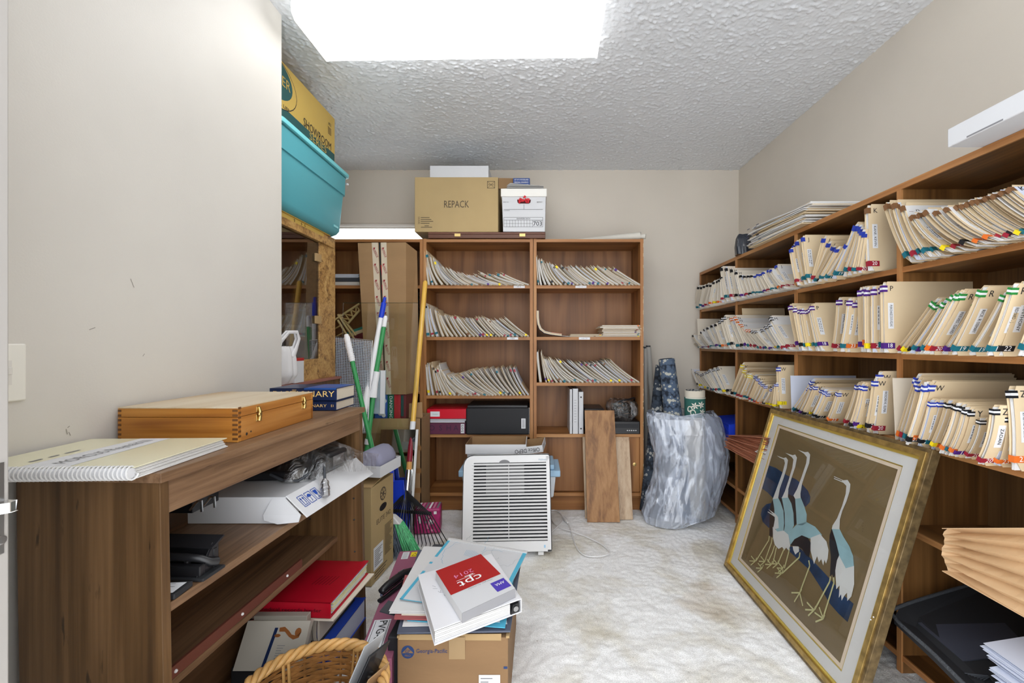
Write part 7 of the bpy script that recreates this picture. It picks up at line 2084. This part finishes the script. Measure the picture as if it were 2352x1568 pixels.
shape('painted_plumage', [[(335, 128), (390, 148), (412, 143), (427, 165), (417, 230), (392, 310), (360, 400), (346, 478), (302, 485), (322, 430), (352, 350), (385, 260), (402, 190), (395, 160), (362, 146)],
                          [(405, 105), (465, 125), (486, 119), (501, 145), (487, 220), (457, 310), (430, 400), (426, 472), (376, 476), (402, 420), (432, 330), (462, 230), (472, 160), (458, 140)],
                          [(508, 80), (565, 100), (592, 97), (609, 120), (601, 190), (572, 270), (542, 360), (529, 440), (531, 475), (486, 482), (472, 455), (502, 400), (536, 310), (576, 190), (582, 140), (558, 112)],
                          [(805, 297), (880, 330), (915, 327), (938, 362), (932, 420), (907, 500), (872, 580), (852, 650), (848, 732), (786, 728), (792, 700), (830, 640), (870, 540), (900, 440), (905, 375), (880, 350), (803, 318), (804, 312), (870, 338), (870, 330), (803, 302)],
                          [(302, 710), (340, 750), (392, 742), (430, 775), (446, 865), (432, 905), (412, 880), (396, 905), (380, 875), (350, 892), (330, 870), (318, 855), (305, 800)],
                          [(266, 565), (326, 608), (346, 632), (352, 720), (304, 735), (320, 650), (322, 632), (260, 590), (262, 584), (308, 610)],
                          [(612, 800), (690, 770), (742, 830), (759, 900), (752, 970), (738, 1012), (726, 980), (715, 1027), (700, 975), (680, 1002), (666, 950), (640, 1017), (626, 960), (612, 905)],
                          [(846, 945), (900, 1050), (968, 1030), (969, 1180), (946, 1280), (912, 1318), (910, 1250), (890, 1272), (866, 1315), (862, 1262), (843, 1292), (850, 1190), (822, 1222), (820, 1160), (814, 1070), (828, 985)], [(466, 870), (515, 870), (518, 912), (500, 925), (488, 938), (470, 900)]], A_white, .0016)
shape('painted_wing', [[(445, 862), (480, 812), (540, 780), (590, 800), (613, 842), (610, 905), (600, 962), (572, 940), (542, 892), (512, 872)]], A_dark, .0018)
m = MB()
def leg(pts, w): 
    for a, b in zip(pts[:-1], pts[1:]): m.line(AP(*a, .002), AP(*b, .002), w, fn_)
for pts in ([(275, 785), (270, 820), (165, 990)], [(298, 800), (292, 840), (240, 985)], [(318, 862), (300, 920), (262, 1000)], [(332, 880), (305, 1010)], [(395, 890), (345, 1010)], [(440, 890), (398, 1050)], [(525, 920), (520, 960), (378, 1092)], [(597, 985), (605, 1030), (525, 1245)], [(775, 1118), (768, 1160), (645, 1388)], [(800, 1125), (803, 1170), (716, 1450)]): leg(pts, .0062)
for (cx, cy), k in (((160, 992), .9), ((238, 995), .9), ((215, 1050), .9), ((290, 1020), .9), ((340, 1015), .9), ((385, 1050), .9), ((375, 1092), 1.0)):
    for dx, dy_ in ((-55, -3), (-38, -48), (-42, 36), (12, -32)): leg([(cx, cy), (cx + dx * k, cy + dy_ * k)], .0048)
for (cx, cy), toes in (((523, 1250), ((455, 1250), (478, 1325), (548, 1358), (540, 1220))), ((640, 1392), ((568, 1388), (582, 1328), (592, 1438), (655, 1360))), ((716, 1462), ((652, 1488), (645, 1412), (682, 1368), (728, 1430)))):
    for t_ in toes: leg([(cx, cy), t_], .0055)
m.build('painted_legs', A_leg, fr)
m = MB()
for i in range(5): leg_ = None; m.text('tunoke'[i], .007, AP(1040 + (i % 2) * 4, 660 + i * 22, .002), udir, vdir, 0)
m.build('signature', M_brown_ink, fr)
m = MB(); m.quad([FP(e_, e_, -.011), FP(FL_ - e_, e_, -.011), FP(FL_ - e_, FH - e_, -.011), FP(e_, FH - e_, -.011)]); m.build('picture_glass', clear('picture_glass', (.97, .97, .96, 1), gloss=.02), fr)
m = MB()
for i in range(2): m.ball(FP(FL_ - .022 - .006 * i, .30 - i * .012, .0), .0022, 6, 4)
m.ball(FP(.015, .44, -.004), .003, 6, 4); m.build('paint_fleck', M_white, fr, kind='stuff')

# ------------------------------------------------------------------ low shelves of the file shelving
bb_ = thing('blue_box', 'bright blue cardboard box on the low shelf beside the plastic bag', 'box', (1.33, 2.88, .501))
m = MB(); m.box(1.19, 1.44, 2.73, 3.03, .501, .608); m.build('carton', M_blue, bb_, bevel=.002)
m = MB(); m.slab([(1.185, 2.73, .606), (1.185, 3.03, .606), (1.44, 3.03, .628), (1.44, 2.73, .628)][::-1], .003); m.build('lid_flap', M_blue, bb_)
m = MB(); m.slab([(1.186, 2.728, .56), (1.186, 2.80, .60), (1.186, 2.98, .60), (1.186, 3.03, .56)], .002); m.build('front_flap', M_blue, bb_)
M_acc = mat('russet_wallet', rgb(172, 112, 84), .6); M_acc2 = mat('tan_accordion', rgb(204, 170, 130), .6, vary=.05, vscale=8)
def accordion(name, label, Y0, Y1, x0, x1, za, zb, zc_, zd, n, mt, amp, bow=0.0):
    """pleated file wallet lying flat: far end spans za..zb, near end zc..zd; pleats show on the front edge"""
    t = thing(name, label, 'file wallet', ((x0 + x1) / 2, (Y0 + Y1) / 2, za))
    m = MB(); cols = 9; vs = []; fs = []
    rows_ = 2 * n + 1
    for j in range(rows_):
        f = j / (rows_ - 1)
        for i in range(cols):
            s = i / (cols - 1); Yv = Y0 + (Y1 - Y0) * s
            z = (za + (zb - za) * f) * (1 - s) + (zc_ + (zd - zc_) * f) * s
            bulge = math.sin(math.pi * f) ** .6 * bow * (1 - s) ** 3
            x = x0 + (amp if j % 2 else 0) * min(1, .15 + s * 9) + (.012 * (1 - s * 4) if s < .25 else 0) * (1 if f in (0, 1) else .6) + .004 * math.sin(7 * s + j)
            vs.append((x, Yv + bulge, z))
    for j in range(rows_ - 1):
        for i in range(cols - 1): fs.append((j * cols + i, j * cols + i + 1, (j + 1) * cols + i + 1, (j + 1) * cols + i))
    m.add(vs, fs); m.build('pleats', mt, t)
    for nm, z0_, z1_ in (('bottom_cover', za, zc_), ('top_cover', zb, zd)):
        m = MB(); m.slab([(x0 - .004, Y0, z0_), (x0 - .004, Y1, z1_), (x1, Y1, z1_), (x1, Y0, z0_)][::-1] if Y1 < Y0 else [(x0 - .004, Y0, z0_), (x0 - .004, Y1, z1_), (x1, Y1, z1_), (x1, Y0, z0_)], .002); m.build(nm, mt, t)
    m = MB(); m.hexa([(x0 + amp + .012, Y0 - .004, za + .003), (x0 + amp + .012, Y1, zc_ + .003), (x1 - .01, Y1, zc_ + .003), (x1 - .01, Y0 - .004, za + .003)], [(x0 + amp + .012, Y0 - .004, zb - .003), (x0 + amp + .012, Y1, zd - .003), (x1 - .01, Y1, zd - .003), (x1 - .01, Y0 - .004, zb - .003)]); m.build('contents', M_paper, t)
    return t
accordion('file_wallet', 'russet expanding file wallet at the bottom of a pile of three on the low shelf', 2.58, 2.12, 1.10, 1.42, .502, .535, .502, .548, 4, M_acc, .010)
accordion('file_wallet', 'middle russet expanding file wallet with papers showing, in the pile of three', 2.575, 2.12, 1.105, 1.42, .537, .556, .551, .592, 4, M_acc, .010)
accordion('file_wallet', 'topmost russet expanding file wallet fanned open on the pile of three', 2.57, 2.12, 1.11, 1.42, .558, .572, .595, .652, 5, M_acc, .010)
m = MB(); m.slab([(1.100, 2.22, .563), (1.10, 2.13, .566), (1.13, 2.13, .585), (1.13, 2.22, .580)], .002); m.slab([(1.098, 2.20, .572), (1.10, 2.12, .580), (1.13, 2.12, .60), (1.13, 2.2, .59)], .002)
tag(m.build('loose_papers', M_paper), 'white paper corners poking out of the russet wallets', 'papers')
accordion('file_wallet', 'big tan accordion file lying on the shelf above the black tray', 1.160, .885, 1.078, 1.46, .505, .618, .505, .735, 6, M_acc2, .020, bow=.012)
m = MB(); m.box(1.25, 1.50, 1.0, 1.46, LV[4] + .001, LV[4] + .012); tag(m.build('dark_board', M_black_m, bevel=.002), 'dark board at the back of the lowest shelf', 'board')
# black tray with a sheaf of paper
bt_ = thing('black_tray', 'black ribbed rubber tray jutting out of the lowest shelf', 'tray', (1.22, 1.2, LV[4] + .012))
zT = .277
m = MB(); ed = [Vector((1.45, 1.44, zT + .045)), Vector((1.135, 1.365, zT + .012)), Vector((1.085, 1.33, zT)), Vector((1.068, 1.18, zT - .004)), Vector((1.052, 1.05, zT - .012)), Vector((1.045, .90, zT - .02))]
inn = [Vector((1.45, 1.42, zT + .03)), Vector((1.16, 1.33, zT + .0)), Vector((1.125, 1.30, zT - .012)), Vector((1.108, 1.16, zT - .018)), Vector((1.092, 1.04, zT - .024)), Vector((1.085, .90, zT - .03))]
bk4 = Vector((1.47, .90, zT - .02)); vs = ed + inn; n = len(ed); fs = [(i, i + 1, n + i + 1, n + i) for i in range(n - 1)]
vs += [bk4, Vector((1.47, 1.42, zT + .03))]; fs.append(tuple([n + i for i in range(n)] + [2 * n]))
low = [p - Vector((0, 0, .02)) for p in ed]; b0 = len(vs); vs += low; fs += [(i, b0 + i, b0 + i + 1, i + 1) for i in range(n - 1)]
m.add(vs, fs); m.build('tray', M_black_m, bt_)
m = MB()
for k in range(1, n - 1):
    pass
path = smooth_path(ed, 10); m.tube(path, .0055, 8); m.build('rim', mat('rubber_grey', (.06, .066, .075, 1), .55, bump=.8, bscale=260), bt_, smooth=True)
m = MB(); m.slab([(1.13, 1.16, zT - .010), (1.33, 1.17, zT + .004), (1.38, 1.30, zT + .012), (1.14, 1.31, zT - .004)], .003); m.build('inner_pad', mat('slate_sheet', (.05, .055, .075, 1), .4), bt_)
m = MB()
for i in range(7): m.tube([(1.095 + .004 * i, 1.12 - .004 * i, zT - .013), (1.20, 1.14 + .006 * i - .05, zT - .006)], .0012, 5)
m.build('rib', M_dark, bt_)
m = MB(); m.box(1.26, 1.49, .89, 1.44, LV[4] + .0125, zT - .032); m.build('tray_body', M_black_m, bt_)
m = MB(); m.slab([(1.13, 1.10, zT + .002), (1.06, .93, zT - .004), (1.40, .90, zT + .01), (1.42, 1.12, zT + .012)][::-1], .003); tag(m.build('black_folder', M_black_m), 'black folder lying in the tray under the white sheaf', 'folder')
shf = thing('paper_sheaf', 'loose sheaf of white paper fanned out in the black tray', 'papers', (1.22, 1.0, zT + .01))
m = MB(); rr = random.Random(14)
for i in range(26):
    f = i / 25
    a0_ = Vector((1.085 + rr.uniform(-.012, .012) + .03 * f, 1.02 + .075 * f + rr.uniform(-.008, .008), zT + .012 + .075 * f))
    a1_ = Vector((1.10 + .03 * f, .90, zT + .006 + .062 * f)); a3_ = a0_ + Vector((.26, .03, .012 - .02 * f)); a2_ = a1_ + Vector((.27, 0, .02))
    mid0 = (a0_ + a3_) / 2 + Vector((0, 0, .012 * f)); mid1 = (a1_ + a2_) / 2 + Vector((0, 0, .012 * f))
    m.slab([a1_, mid1, mid0, a0_], .0008); m.slab([mid1, a2_, a3_, mid0], .0008)
m.build('sheet', M_paper_blue, shf, kind='stuff')

# ---- on top of the file shelving
m = MB()
m.box(1.13, 1.44, .72, 1.205, ZT + .001, ZT + .052)
wbx2 = m.build('white_box', M_white, bevel=.003); tag(wbx2, 'long flat white carton on top of the file shelving', 'box')
m = MB(); m.box(1.1292, 1.13, 1.06, 1.15, ZT + .003, ZT + .0065); m.build('slot', M_inkgrey, wbx2)
def sheet_stack(n, Y0, Y1, z0, z1, label):
    ob = thing('paper_stack', label, 'papers', (1.34, (Y0 + Y1) / 2, z0))
    m = MB(); m2 = MB(); rr = random.Random(31)
    for i in range(n):
        z = z0 + (z1 - z0) * i / n; d = rr.uniform(-.012, .015); e = rr.uniform(-.025, .012) - .06 * (i / n) ** 2
        mm = m if i % 3 else m2
        h = (z1 - z0) / n * .85
        P = []
        for k in range(6):
            s = k / 5; P.append((1.20 + d + .006 * math.sin(5 * s + i), Y1 + e + (Y0 - Y1) * s, z + .012 * math.sin(s * 3.14 + i * .07) * (i / n)))
        for a, b in zip(P[:-1], P[1:]):
            mm.hexa([a, b, (1.47, b[1], b[2]), (1.47, a[1], a[2])], [(a[0], a[1], a[2] + h), (b[0], b[1], b[2] + h), (1.47, b[1], b[2] + h), (1.47, a[1], a[2] + h)])
    m.build('sheets', M_paper, ob, kind='stuff'); m2.build('folder_edges', M_cream, ob, kind='stuff')
    m = MB()
    for i in range(12): 
        z = z0 + (z1 - z0) * rr.random(); Yv = Y1 - rr.uniform(-.02, .15); m.quad([(1.184, Yv, z), (1.184, Yv - .03, z), (1.184, Yv - .03, z + .004), (1.184, Yv, z + .004)])
    m.build('dark_tab', M_navy, ob, kind='stuff')
sheet_stack(26, 1.98, 2.49, ZT + .001, ZT + .105, 'thick untidy stack of files and papers on top of the file shelving')
wrinkled('black_pouch', interp_rings([(1.27, 2.66, ZT + .001, .07, .055), (1.27, 2.66, ZT + .05, .075, .05), (1.28, 2.655, ZT + .10, .08, .035), (1.29, 2.65, ZT + .125, .08, .012)], 10), mat('gloss_pouch', (.016, .02, .03, 1), .2, spec=.6),
         'crumpled shiny black plastic pouch on the far end of the file shelving', 'bag', amp=.008, seed=6)
